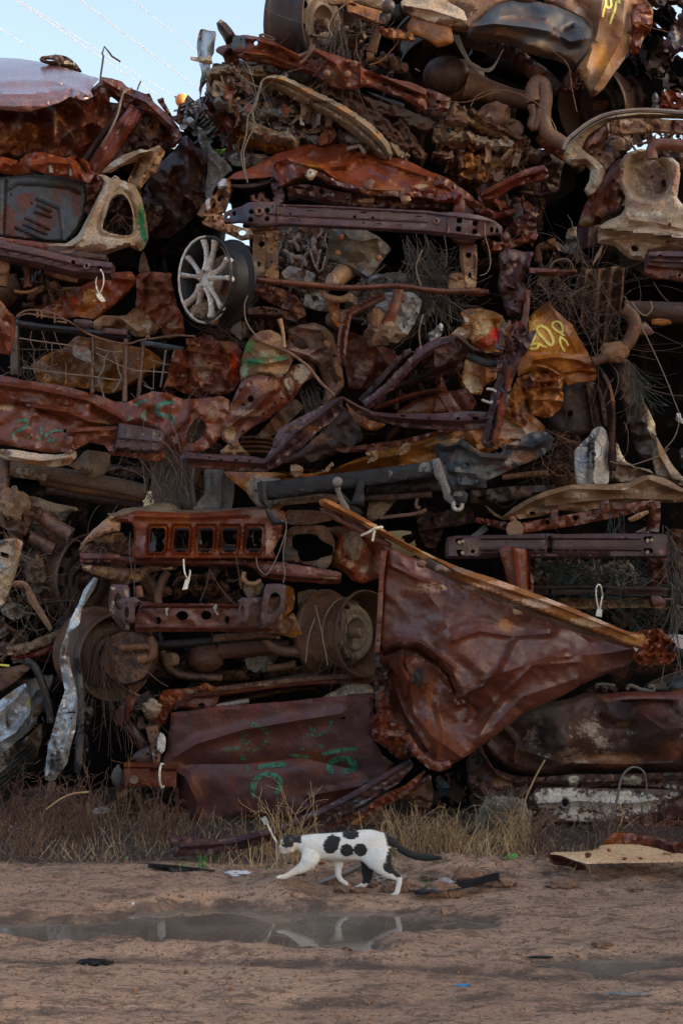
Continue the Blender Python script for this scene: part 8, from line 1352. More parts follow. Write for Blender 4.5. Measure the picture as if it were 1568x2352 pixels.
def ground_z(x, y):
    x = np.asarray(x, float); y = np.asarray(y, float); near = np.clip(1 - (np.abs(y - 6.3) - 2.5) / 2,0,1) * np.clip(1 - (np.abs(x) - 2.6) / 2,0,1)
    z = .022 * fbm(x * .9, y * .9,3) + near * (.010 * fbm(x * 5 + 3, y * 7,4) + .006 * np.abs(fbm(x * 21, y * 25,3)))
    z = z - near * (.014 * np.exp(-((y - 5.05 + .12 * np.sin(x * 1.3)) / .09) ** 2) + .012 * np.exp(-((y - 4.62 - .05 * np.sin(x * 2)) / .06) ** 2)) 
    # rough churned bank between the puddle and the stack
    b = np.exp(-((y - 6.5 - .10 * np.sin(x * 2.1)) / .26) ** 2) * np.clip((x + 1.9) / 1.0,0,1) * near
    z = z + b * (.030 + .05 * np.abs(fbm(x * 5.5 + 40, y * 7.5,4)) * np.clip((x + .5) / .6,.25,1))
    z = z + .05 * np.clip((y - 6.9) / .8,0,1) * near + near * np.clip((y - 6.8) / .5,0,1) * .03 * fbm(x * 4, y * 4)
    k = np.exp(-(((x - .08) / .26) ** 4 + ((y - 6.08) / .14) ** 4)); z = z * (1 - k) + k * .012 + .058 * np.exp(-(((x + .25) / .10) ** 2 + ((y - 6.12) / .13) ** 2))
    P = np.stack([x, y],1); ins = (np.abs(x) < 4) & (y > 3.8) & (y < 8)
    for Q, dep in ((P1,.04),(P2,.032)):
        m = ins; q = P[m]; d = poly_dist(q, Q); s = np.where(inpoly(q, Q),-d, d)
        s = s + (.06 + .05 * (q[:, 0] < -.6)) * fbm(q[:, 0] * 3.2, q[:, 1] * 7) + .03 * fbm(q[:, 0] * 13, q[:, 1] * 16,3)
        k = np.clip(.5 - s / .14,0,1); k = k * k * (3 - 2 * k)
        zz = z[m]; z[m] = zz * (1 - k) + k * (WZ - .004 - dep * np.clip(-s / .25,0.0,1) - .0 + .006 * fbm(q[:, 0] * 9, q[:, 1] * 9))
        rim = np.exp(-((s - .10) / .06) ** 2); z[m] += rim * .006
    return z
GZ = ground_z(GX, GY)
nx, ny = len(xs), len(ys)
idx = np.arange(nx * ny).reshape(ny, nx)
Fg = np.stack([idx[:-1, :-1].ravel(), idx[:-1,1:].ravel(), idx[1:, 1:].ravel(), idx[1:, :-1].ravel()],1)
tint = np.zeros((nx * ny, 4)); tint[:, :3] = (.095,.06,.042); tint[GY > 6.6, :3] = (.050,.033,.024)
Pg = np.stack([GX, GY],1); ins = (np.abs(GX) < 4) & (GY > 3.8) & (GY < 9)
a = np.zeros(len(GX))
for Q in (P1, P2):
    q = Pg[ins]; d = poly_dist(q, Q); d = np.where(inpoly(q, Q),0, d); a[ins] = np.maximum(a[ins], np.clip(.6 - d / .12,0,1))
bank = np.exp(-((GY - 6.35) / .3) ** 2) * np.clip((GX + 1.2) / .8,0,1) * .45
litter = np.clip((GY - 6.5) / .4,0,1) * .85  # ground tint gets stronger towards the stack
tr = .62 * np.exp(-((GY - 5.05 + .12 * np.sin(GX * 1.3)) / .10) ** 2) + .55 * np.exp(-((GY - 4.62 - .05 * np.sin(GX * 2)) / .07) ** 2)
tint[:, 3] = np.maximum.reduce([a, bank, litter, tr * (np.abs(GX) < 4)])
me = bpy.data.meshes.new('ground'); me.vertices.add(nx * ny); me.vertices.foreach_set('co', np.stack([GX, GY, GZ],1).astype(np.float32).ravel())
me.loops.add(Fg.size); me.loops.foreach_set('vertex_index', Fg.astype(np.int32).ravel()); me.polygons.add(len(Fg)); me.polygons.foreach_set('loop_start', np.arange(0, Fg.size, 4, dtype=np.int32))
me.update(calc_edges=True); me.polygons.foreach_set('use_smooth',[True] * len(Fg)); me.materials.append(MATS['ground_soil'])
ca = me.color_attributes.new('tint', 'FLOAT_COLOR', 'POINT'); ca.data.foreach_set('color', tint.astype(np.float32).ravel())
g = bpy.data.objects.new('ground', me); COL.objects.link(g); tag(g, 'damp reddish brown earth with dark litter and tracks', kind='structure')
for Q, lab in ((P1, 'wide shallow puddle mirroring the walking cat'),(P2, 'narrow wet rut at the right')):
    c = Q.mean(0); Qb = c + (Q - c) * 1.0; n = len(Qb)
    V = [(p[0] + .08 * np.sign(p[0] - c[0]), p[1] + (.10 if p[1] > c[1] else -.10), WZ) for p in Qb]
    vs, es, fs, *_ = delaunay_2d_cdt([Vector(v[:2]) for v in V],[],[],0,1e-4)
    F = [list(f) for f in fs if inpoly(np.array([np.mean([tuple(vs[i]) for i in f],0)]), np.array([v[:2] for v in V]))[0]]
    o = mesh_obj(None, 'puddle', 'puddle_water',[(v[0], v[1], WZ) for v in vs], F, sharp=None); tag(o, lab, kind='structure')
def gz(x, y): return float(ground_z(np.array([x]), np.array([y]))[0])

# ================================================================== power lines and marker ball beyond the stack
LINES = [([(-60,-30),(98 * .3646,0),(560 * .3646,310 * .3646),(1010 * .3646,612 * .3646)],.016, 'lowest pale power line with the sky behind it, running down to the marker ball'),
         ([(125 * .3646,0),(700 * .3646,365 * .3646),(1140 * .3646,628 * .3646)],.013, 'power line that carries the orange marker ball'),
         ([(510 * .3646,0),(860 * .3646,265 * .3646),(1250 * .3646,555 * .3646),(1330 * .3646,620 * .3646)],.014, 'third power line from the left along the top edge, ending behind the tall wreck'),
         ([(840 * .3646,0),(1040 * .3646,165 * .3646),(1240 * .3646,325 * .3646),(1330 * .3646,395 * .3646)],.012, 'rightmost thin power line across the upper sky'),
         ([(-30,52),(0,65),(140 * .3646,265 * .3646),(275 * .3646,350 * .3646),(420 * .3646,450 * .3646)],.014, 'leftmost power line dipping behind the torn sheet on the roof')]
for i, (pts, r, lab) in enumerate(LINES):
    P = catmull([W(x, y, 60 + 10 * k) for k, (x, y) in enumerate(pts)],6); V, F = tube_geo(P, r, 8)
    o = mesh_obj(None, 'power_line', 'cable', V, F); tag(o, lab, 'power line', 'power lines over the scrapyard')
bm = bmesh.new(); bmesh.ops.create_uvsphere(bm, u_segments=32, v_segments=20, radius=1); c = W(418,230,76); V = [tuple(np.array(v.co) * 15.6 / FP * 76 + np.array(c)) for v in bm.verts]; F = [[v.index for v in f.verts] for f in bm.faces]; bm.free()
mb = thing('marker_ball', 'round orange aerial marker ball threaded on a power line', 'marker ball', c)
mesh_obj(mb, 'shell', 'markerball', V, F, sharp=None)
v, f = tube_geo([np.array(c) + (-.36,0,.2), np.array(c) + (.0,0,-.0)],[.05,.05],8); mesh_obj(mb, 'clamp', 'cable', v, f)

# ================================================================== scrap lying on the ground
t = thing('scrap_panel', 'curled orange and cream scrap panel lying in the weeds at the bottom right', 'scrap panel', WP(13,1150,1300,6.4))
S(t, 'sheet', 'peach',13,[(725,1215),(760,1205),(900,1205),(1000,1195),(1060,1160),(1100,1150),(1250,1150),(1400,1180),(1500,1210),(1568,1215),(1760,1220),(1760,1290),(1568,1265),(1400,1270),(1250,1272),(1100,1275),(960,1278),(880,1255),(800,1225)],6.38,n=.006,tilt=(0,-.25),
  res=4,sp=[(970,1220,22,20,(.09,.03,.02),1),(1100,1190,20,16,(.20,.05,.04),.9),(1200,1245,20,14,(.12,.04,.03),1),(1300,1245,20,12,(.13,.045,.03),1),(1010,1180,50,12,(.24,.08,.03),.8),(1480,1215,60,14,(.28,.11,.05),.8),(1170,1180,30,14,(.36,.33,.3),.7)],sk=.02,roll=(4,.01),hl=[(1195,1222,5)])
S(t, 'curled_edge', 'maroon',13,[(718,1230),(725,1208),(790,1212),(850,1240),(930,1275),(960,1300),(950,1340),(900,1310),(860,1295),(800,1290),(745,1280)],6.4,n=.008,sk=.08,cr=[([(740,1240),(850,1270),(930,1310)],-.03,30)],roll=(6,.04))
S(t, 'upturned_flange', 'maroon',13,[(1060,1160),(1100,1110),(1140,1080),(1250,1085),(1380,1110),(1480,1120),(1568,1150),(1760,1160),(1760,1230),(1568,1220),(1500,1210),(1400,1178),(1250,1150),(1120,1150)],6.5,n=.012,cm=(.04,36),hl=[(1290,1130,5),(1500,1180,5),(1470,1130,4)],sp=[(1150,1100,90,20,(.17,.05,.02),.8)],sk=.05)
t = thing('dark_sheet', 'dark grey rubber sheet half buried in the earth right of the cat', 'rubber sheet', WP(14,1400,660,6.3))
S(t, 'sheet', 'black',12,[(1255,1360),(1330,1340),(1440,1325),(1500,1310),(1560,1295),(1640,1280),(1800,1240),(1800,1290),(1640,1330),(1560,1350),(1450,1360),(1350,1380),(1270,1385)],6.10,n=.006,tilt=(0,-.3),sp=[(1400,1350,200,30,(.05,.055,.065),.7)],sk=.01)
t = thing('black_strip', 'black plastic strip on the soil below the sprayed panel, left of the cat', 'plastic strip', WP(11,1200,1240,6.6))
BM(t, 'strip', 'black',11,[(930,1205,14),(1000,1215,20),(1100,1225,26),(1200,1240,32),(1350,1252,20)],26,6.42,sk=.05,rs=1,cm=(.02,20),sp=[(1180,1238,100,10,(.06,.065,.07),.8)])
t = thing('bent_pipe', 'pale grey flattened pipe lying behind the cat legs', 'pipe', WP(14,700,560,6.45))
T(t, 'pipe', 'grey',14,[(455,600),(520,575),(600,545),(700,500),(800,455)],[.02,.028,.03,.032,.03],6.25,ns=10, flat=.5)
t = thing('rag', 'bluish grey rag bundle on the soil under the cat tail', 'rag', WP(14,1000,580,6.5))
lump(t, 'cloth', 'cloth', WP(14,1010,560,6.3),(.085,.05,.035),.5,5,4); t['label'] = 'bluish grey rag bundle on the soil under the cat tail'
t = thing('wood_lath', 'rusty brown lath on the soil right of the rag bundle', 'lath', WP(14,1400,580,6.5))
BM(t, 'lath', 'brown',14,[(1290,555),(1400,570),(1568,600),(1700,610)],26,6.3,sk=.03,rs=0)
t = thing('fluffy_stuffing', 'tuft of matted grey stuffing hanging in the straw beside the flaking white strip', 'stuffing', WP(13,440,1000,7.3))
lump(t, 'clump', 'fluff', WP(13,350,1010,7.32),(.045,.05,.13),.5,8,4); lump(t, 'clump', 'fluff', WP(13,440,930,7.32),(.12,.05,.05),.5,8,4); lump(t, 'clump', 'fluff', WP(13,520,1020,7.3),(.06,.05,.14),.5,8,4)
nest(t, 'fibres',['cord', 'wirelight'],13,[(320,900),(520,890),(600,1150),(320,1100)],420,7.26,L=.12,r=.0012,curl=.8,dy=.04)
def litter(name, lab, cat, crop, x, y, mat, r, n=.5):
    q = D(crop, [(x, y)])[0]; d = CAMH * FP / (q[1] - HY); px = (q[0] - HX) / FP * d; z = gz(px, d)
    o = lump(None, name, mat, (px, d, z + r[2] * .5), r, n, 5,3); tag(o, lab, cat); return o
litter('litter', 'crumpled white paper scrap on the soil in front of the straw, left of the cat', 'litter',12,150,1300, 'litterwhite',(.045,.02,.012),.9)
litter('litter', 'small blue scrap in the foreground mud at the right', 'litter',0,1063,2268, 'litterblue',(.022,.012,.004),.6)
litter('litter', 'tiny white scrap on the bare soil left of the puddle', 'litter',11,838,1447, 'litterwhite',(.006,.006,.006))
litter('litter', 'whitish scrap in the dry weeds at the left', 'litter',11,640,930, 'litterwhite',(.035,.02,.02),.9)
litter('litter', 'pale orange lump at the left edge under the weeds', 'litter',11,15,1015, 'tan',(.06,.03,.03),.6)
litter('litter', 'whitish lump beside the pale orange lump at the left edge', 'litter',11,100,1018, 'cloth',(.05,.03,.03),.6)
litter('bark', 'flat dark chip lying near the left end of the puddle', 'bark chip',0,215,2212, 'black',(.055,.03,.010),.5)
litter('bark', 'grey flat chip in the mud at the lower right edge', 'bark chip',0,1440,2283, 'grey',(.07,.02,.006),.5)
litter('bark', 'small dark chip at the near edge of the puddle under the cat reflection', 'bark chip',0,795,2170, 'black',(.018,.012,.012),.5)
litter('stone', 'pale grey lump on the dark rubber sheet right of the cat', 'stone',14,1480,650, 'cloth',(.045,.03,.022),.6)
litter('stone', 'pale pebble under the cat belly', 'stone',14,493,676, 'tan',(.007,.006,.005),.3)
litter('bark', 'thin dark splinter beside the rut at the right', 'bark chip',0,1240,2195, 'black',(.04,.008,.004),.5)
CL = [(1040,690,.055),(1140,690,.07),(1430,720,.09),(1540,720,.07),(340,470,.05),(470,470,.09),(420,520,.06),(150,440,.05),(220,470,.06),(650,690,.05),(880,650,.04),(560,640,.04),(300,600,.035),(780,700,.04)]
for i, (x, y, s) in enumerate(CL):
    litter('earth_clod',['round', 'broad', 'cracked', 'low'][i % 4] + ' brown clod of earth ' + ['beside the hind paw of the cat', 'right of the rear paw of the cat', 'under the dark rubber sheet', 'right of the dark sheet and its pale lump', 'below the chin of the cat', 'behind the reaching front leg of the cat', 'under the chest of the cat', 'left of the reaching front leg of the cat', 'just under the muzzle of the cat', 'below the folded front paw of the cat', 'between the two hind paws of the cat', 'below the white belly of the cat', 'right of the reaching front paw', 'below the dark hind leg of the cat'][i],'earth clod',14, x, y, 'clod',(s * .62, s * .45, s * .38),.6)
litter('earth_clod', 'large reddish lump of earth right of the dark sheet, near the green seedlings', 'earth clod',13,220,1430, 'clod',(.06,.04,.04),.6)
litter('earth_clod', 'second lump of earth left of the large reddish one', 'earth clod',13,440,1440, 'clod',(.045,.03,.02),.6)
litter('earth_clod', 'lump of earth below the curled scrap panel', 'earth clod',13,800,1445, 'clod',(.055,.03,.02),.6)
for i, (x, y) in enumerate(((1380,2178),(1270,1990),(1300,2040),(1460,2050))):
    litter('earth_clod',['small clod in the rut at the right', 'clod at the foot of the straw near the seedlings', 'clod on the bank left of the curled scrap panel', 'clod on the bank under the curled scrap panel'][i],'earth clod',0, x, y, 'clod',(.028,.02,.014),.6)
# scattered crumbs of soil and grit
V = []; F = []
for i in range(2600):
    d = NR.uniform(4.3,7.2); x = NR.uniform(-1,1) * .235 * d; s = NR.uniform(.0015,.0055) * (1 + 1.2 * (NR.rand() < .08))
    if (inpoly(np.array([[x, d]]), P1)[0]) : continue
    v, f = box_geo((x, d, 0),(s * 1.4, s * 1.4, s), NR.uniform(-3,3,3), len(V),.5); V += v; F += f
V = np.array(V); cx = V.reshape(-1,8,3).mean(1); zz = ground_z(cx[:, 0], cx[:, 1]); V[:, 2] += np.repeat(zz, 8) + .001
mesh_obj(None, 'soil_crumbs',['clod', 'mud', 'tan'], V, F, mi=[[0,0,0,1,2][NR.randint(5)] for i in range(len(F) // 6) for _ in range(6)], smooth=False, kind='stuff')

# ================================================================== straw, weeds, seedlings
def blade_mesh(name, specs, mat='straw', lab=None, par=None, kind='stuff'):
    """specs: base, direction, length, width, droop, colour"""
    V = []; F = []; T_ = []
    for (b, dr, L, wd, dp, c) in specs:
        n = 4; P = [np.array(b, float)]; d = np.array(dr, float); d /= np.linalg.norm(d)
        for i in range(n): P.append(P[-1] + d * L / n); d = d + np.array([0,0,-dp / n]) + NR.normal(0,.07,3); d /= np.linalg.norm(d)
        side = np.array([1.0,.3 * NR.normal(),0]); side -= d * (side @ d); side /= np.linalg.norm(side) + 1e-9; v0 = len(V)
        for i, p in enumerate(P):
            w_ = wd * (1 - .75 * i / n) / 2; V += [tuple(p - side * w_), tuple(p + side * w_)]; cc = np.array(c) * (1 + .25 * (i / n - .3)); T_ += [(*cc, 1)] * 2
        F += [[v0 + 2 * i, v0 + 2 * i + 1, v0 + 2 * i + 3, v0 + 2 * i + 2] for i in range(n)]
    return mesh_obj(par, name, mat, V, F, smooth=False, tint=T_, kind=kind, label=lab)
STR = [(.46,.29,.13),(.34,.20,.09),(.54,.38,.20),(.24,.14,.07),(.16,.09,.05),(.40,.23,.09)]
def straw(px0, px1, d0, d1, n, hmin, hmax, lean=.35, cols=STR, wd=.0034):
    o = []
    for i in range(n):
        d = NR.uniform(d0, d1); px = NR.uniform(px0, px1); x = (px - HX) / FP * d
        if d < d0 + .45 * abs(perlin(np.array([x * 1.9 + 3]), np.array([.5]))[0]) + .1 * NR.rand(): continue
        if perlin(np.array([x * 2.3 + 7]), np.array([d * 2.3]))[0] < NR.uniform(-.55,.15): continue
        k = NR.rand(); h = hmin + (hmax - hmin) * k ** 2.5
        o.append(((x, d, gz_fast(x, d) - .005),(NR.normal(0, lean), NR.normal(0, lean * .7),1), h, wd * NR.uniform(.6,1.3), NR.uniform(0,.8), cols[NR.randint(len(cols))]))
    return o
from mathutils.kdtree import KDTree
def gz_fast(x, y):
    i = min(max(int(np.searchsorted(xs, x)),0), nx - 1); j = min(max(int(np.searchsorted(ys, y)),0), ny - 1); return GZ[j * nx + i]
sp_ = []
DST = [(.20,.13,.08),(.26,.17,.09),(.13,.08,.05),(.36,.25,.13),(.16,.09,.055)]
sp_ += straw(-60,500,6.75,7.6,1300,.02,.13,.5, DST); sp_ += straw(-60,560,7.2,8.0,1500,.02,.14,.6, DST); sp_ += straw(560,1600,7.0,7.8,1500,.02,.12,.7, DST)
sp_ += straw(-60,480,6.55,7.0,700,.01,.05,.7, DST)
sp_ += straw(480,700,6.45,7.1,520,.02,.14,.5); sp_ += straw(560,720,6.5,7.2,160,.10,.26,.2)
sp_ += straw(860,1120,6.5,7.3,700,.03,.24,.7); sp_ += straw(1080,1240,6.6,7.3,380,.03,.22,.7)
sp_ += straw(1200,1620,6.5,7.0,500,.02,.10,.7); sp_ += straw(640,900,6.5,7.0,300,.02,.12)
sp_ += straw(380,1600,6.3,6.7,900,.01,.06,.9)
blade_mesh('dry_straw', sp_)  # sparse and broken
# flat litter of dead grass on the soil
o = []
for i in range(6500):
    d = NR.uniform(6.35,8.2) if NR.rand() < .82 else NR.uniform(4.4,6.4); px = NR.uniform(-60,1640); x = (px - HX) / FP * d
    if inpoly(np.array([[x, d]]), P1)[0] or perlin(np.array([x * 3]), np.array([d * 4]))[0] < -.1: continue
    o.append(((x, d, gz_fast(x, d) + .004),(NR.normal(), NR.normal() * .6,.12), NR.uniform(.012,.06),.0022,.4,[(.16,.11,.07),(.07,.045,.03),(.045,.032,.025),(.26,.18,.10)][NR.randint(4)]))
blade_mesh('grass_litter', o)
def weed(lab, crop, x0, x1, ytop, d, n, cols, h=.25,curl=1.0, name='dead_weed', r=.002, cat='weed', grp='dead weeds at the foot of the stack'):
    """branching dried plant"""
    q0 = D(crop, [(x0,0)])[0][0]; q1 = D(crop, [(x1,0)])[0][0]; xm = ((q0 + q1) / 2 - HX) / FP * d; t = thing(name, lab, cat, (xm, d, gz_fast(xm, d)), grp); lines = []; hair = []
    for i in range(n):
        x = (NR.uniform(q0, q1) - HX) / FP * d; p = np.array([xm + (x - xm) * .6, d + NR.uniform(-.12,.12), gz_fast(x, d)]); v = np.array([NR.normal(0,.35), NR.normal(0,.25),1.]); P = [p]; L = h * NR.uniform(.5,1.2); ax = NR.normal(0,1,3)
        for k in range(10):
            v = v + np.cross(ax, v) * .10 * curl * (k / 5) + NR.normal(0,.10,3) * curl; v /= np.linalg.norm(v); P.append(P[-1] + v * L / 10)
            if k > 3 and NR.rand() < .5:
                vb = v + NR.normal(0,.8,3); vb /= np.linalg.norm(vb); B = [P[-1]]
                for m in range(5): vb = vb + NR.normal(0,.35,3) * curl; vb /= np.linalg.norm(vb); B.append(B[-1] + vb * L / 22)
                hair.append((np.array(B), r * .55, NR.randint(2)))
        lines.append((np.array(P), np.linspace(r, r * .5,11), NR.randint(2)))
    MT(t, 'stem', cols, lines); MT(t, 'twig', cols, hair); return t
simple('weedred',(.11,.045,.030),.8); simple('weedbrown',(.17,.095,.055),.8); simple('weedstraw',(.40,.26,.12),.8)
weed('reddish curly dead weed by the torn tyre at the left edge',11,-20,240,500,7.35,49,['weedred', 'weedred'],.34,1.3)
weed('tangled brown dead weed below the silver trim tip',11,240,420,600,7.3,33,['weedred', 'weedbrown'],.26,1.2)
weed('curly dead weed in front of the dark gap, right of the silver trim',11,430,640,600,7.35,44,['weedbrown', 'weedred'],.32,1.3)
weed('bushy dead weed under the beam with the white hoop',11,860,1120,750,7.2,49,['weedred', 'weedbrown'],.26,1.2)
weed('thin curled weed standing left of the beam with the white hoop',11,680,760,480,7.3,7,['weedbrown', 'weedbrown'],.36,.8)
weed('low dead weed at the far left below the torn tyre',11,0,300,700,7.0,33,['weedbrown', 'weedred'],.16,.9)
weed('straw stalks rising before the sprayed panel just left of the cat',12,400,560,600,6.75,16,['weedstraw', 'weedstraw'],.30,.35)
weed('two slender stalks before the sprayed panel behind the cat shoulders',12,580,740,650,6.8,6,['weedstraw', 'weedred'],.30,.4)
weed('straw clump behind the tail of the cat',12,1080,1380,720,6.75,49,['weedstraw', 'weedbrown'],.21,.6)
weed('straw clump right of the tail of the cat',12,1350,1568,750,6.8,44,['weedstraw', 'weedbrown'],.19,.7)
weed('straw clump growing around the matted stuffing',13,380,640,850,7.0,38,['weedstraw', 'weedstraw'],.2,.6)
weed('reddish thin weed in front of the curled scrap panel',13,950,1200,1000,6.7,22,['weedred', 'weedred'],.24,.8)
weed('reddish thin weed at the right edge before the scrap panel',13,1250,1560,1100,6.7,27,['weedred', 'weedbrown'],.22,.8)
weed('dry weed left of the curled scrap panel',13,560,800,1100,6.7,27,['weedbrown', 'weedred'],.2,.8)
def stalk(lab, crop, pts, y, r, mat='weedstraw'):
    t = thing('dry_stalk', lab, 'stalk', WP(crop, *pts[0][:2], y)); T(t, 'stem', mat, crop, pts, r, y, ns=6)
stalk('tall slanting straw stalk in front of the bulging shell',13,[(560,1100),(570,900),(620,770),(660,690),(700,620)],7.2,.004)
stalk('looped grey stalk bent over in front of the flaking white strip',13,[(1090,1120),(1110,1020),(1150,880),(1180,740),(1220,685),(1260,668),(1310,685),(1335,740),(1345,860),(1380,920)],7.1,[.008,.007,.006,.0055,.005,.0045,.004,.003,.002],'cord')
stalk('short curved stalk beside the looped grey one',13,[(1150,1075),(1180,1010),(1185,950),(1170,900)],7.1,.004)
stalk('slanting bare twig leaning over the left weeds',11,[(290,845),(380,780),(460,745),(560,735)],7.2,.004)
stalk('looped stalk by the straw clump',12,[(1060,1010),(1060,950),(1090,915),(1120,940),(1140,1000)],6.8,.0035)
def seedling(lab, crop, x, y, d, n, r, name='seedling', up=.5):
    q = D(crop, [(x, y)])[0]; p = W(q[0], q[1], d); z0 = gz_fast(p[0], d); t = thing(name, lab, 'seedling',(p[0], d, z0),'green seedlings on the bank')
    for i in range(n):
        a = 2 * math.pi * i / n + NR.uniform(-.3,.3); c = np.array(p) + np.array([math.cos(a) * r * 1.1, math.sin(a) * r * .8, NR.uniform(-.3,.6) * r]); V = [tuple(c)]; k = 9
        tx = np.array([math.cos(a), math.sin(a) * .6, NR.uniform(0,.5)]); ty = np.array([-math.sin(a) * .8, math.cos(a) * .4, up + .2]); 
        for j in range(k): u = 2 * math.pi * j / k; V.append(tuple(c + tx * math.cos(u) * r * .75 + ty * math.sin(u) * r * .6))
        mesh_obj(t, 'leaf', 'leaf', V, [[0,1 + j, 1 + (j + 1) % k] for j in range(k)], sharp=None)
    v, f = tube_geo([np.array([p[0], d, z0 - .005]), np.array(p)],[.0015,.001],5); mesh_obj(t, 'stem', 'leaf', v, f)
seedling('bright broad-leaved seedling in the straw right of the cat, the largest',13,470,1245,6.6,6,.022)
seedling('seedling with many small leaves left of the largest one',13,370,1275,6.55,8,.013); seedling('small seedling at the left of the green group',13,300,1285,6.55,6,.010); seedling('tiny seedling below the largest one',13,510,1310,6.5,3,.012)
seedling('tiny two-leaved seedling at the foot of the green group',13,470,1385,6.4,2,.009); seedling('seedling on the white paper scrap',12,190,1300,6.25,4,.013); seedling('single round leaf in the straw left of the cat',12,345,1220,6.4,2,.008)
seedling('seedling on bare soil left of the white scrap',11,1100,1305,6.35,3,.010); seedling('round green leaf in the straw behind the cat tail',12,1430,1050,6.8,2,.008)
seedling('tiny sprig near the weeds at the left',11,790,1150,6.8,3,.007)
def sprout(lab, crop, x, y, d, n, h):
    q = D(crop, [(x, y)])[0]; p = W(q[0], q[1], d); t = thing('grass_tuft', lab, 'grass tuft',(p[0], d, gz_fast(p[0], d)),'green grass tufts on the bank')
    blade_mesh('blade',[((p[0] + NR.normal(0,.012), d + NR.normal(0,.01), gz_fast(p[0], d)),(NR.normal(0,.18), NR.normal(0,.1),1), h * NR.uniform(.6,1.1),.003,.2,(.06,.20,.03)) for i in range(n)], par=t)
sprout('upright green grass tuft among the straw below the sprayed panel',11,1280,1200,6.6,16,.07); sprout('green blades in front of the dark rubber sheet',14,1332,700,6.2,6,.06); sprout('short green blades left of the upright tuft',11,1170,1270,6.5,8,.04); sprout('faint green blades against the panel edge',12,20,980,6.9,8,.09)
fl = thing('wildflower', 'small yellow flower on the bank below the reaching front leg of the cat', 'flower', WP(14,205,655,6.1))
c = WP(14,205,655,6.1)
for i in range(7):
    a = i * .9; p = np.array(c) + np.array([math.cos(a) * .009, math.sin(a) * .005, math.sin(a) * .005 + .004]); mesh_obj(fl, 'petal', 'petal',[tuple(p + np.array(q) * .009) for q in ((-.8,0,-.4),(.8,0,-.4),(.6,.3,.6),(-.6,.3,.6))],[[0,1,2,3]], smooth=False)
v, f = tube_geo([np.array([c[0], c[1], gz_fast(c[0], c[1])]), np.array(c)],.0012,5); mesh_obj(fl, 'stem', 'leaf', v, f)
# white plastic tag standing in the straw before the cat
t = thing('cable_tie', 'whitish grey tie standing upright in the straw before the muzzle of the cat', 'cable tie', WP(12,380,1030,6.55))
T(t, 'stem', 'plastic',12,[(400,1055),(375,1015),(355,970),(338,935)],.0045,6.5,k=0,ns=6); S(t, 'tag', 'cloth',12,[(297,902),(330,886),(352,928),(322,945)],6.49,n=0,sk=.008,res=4,jag=0,roll=None, sm=0)
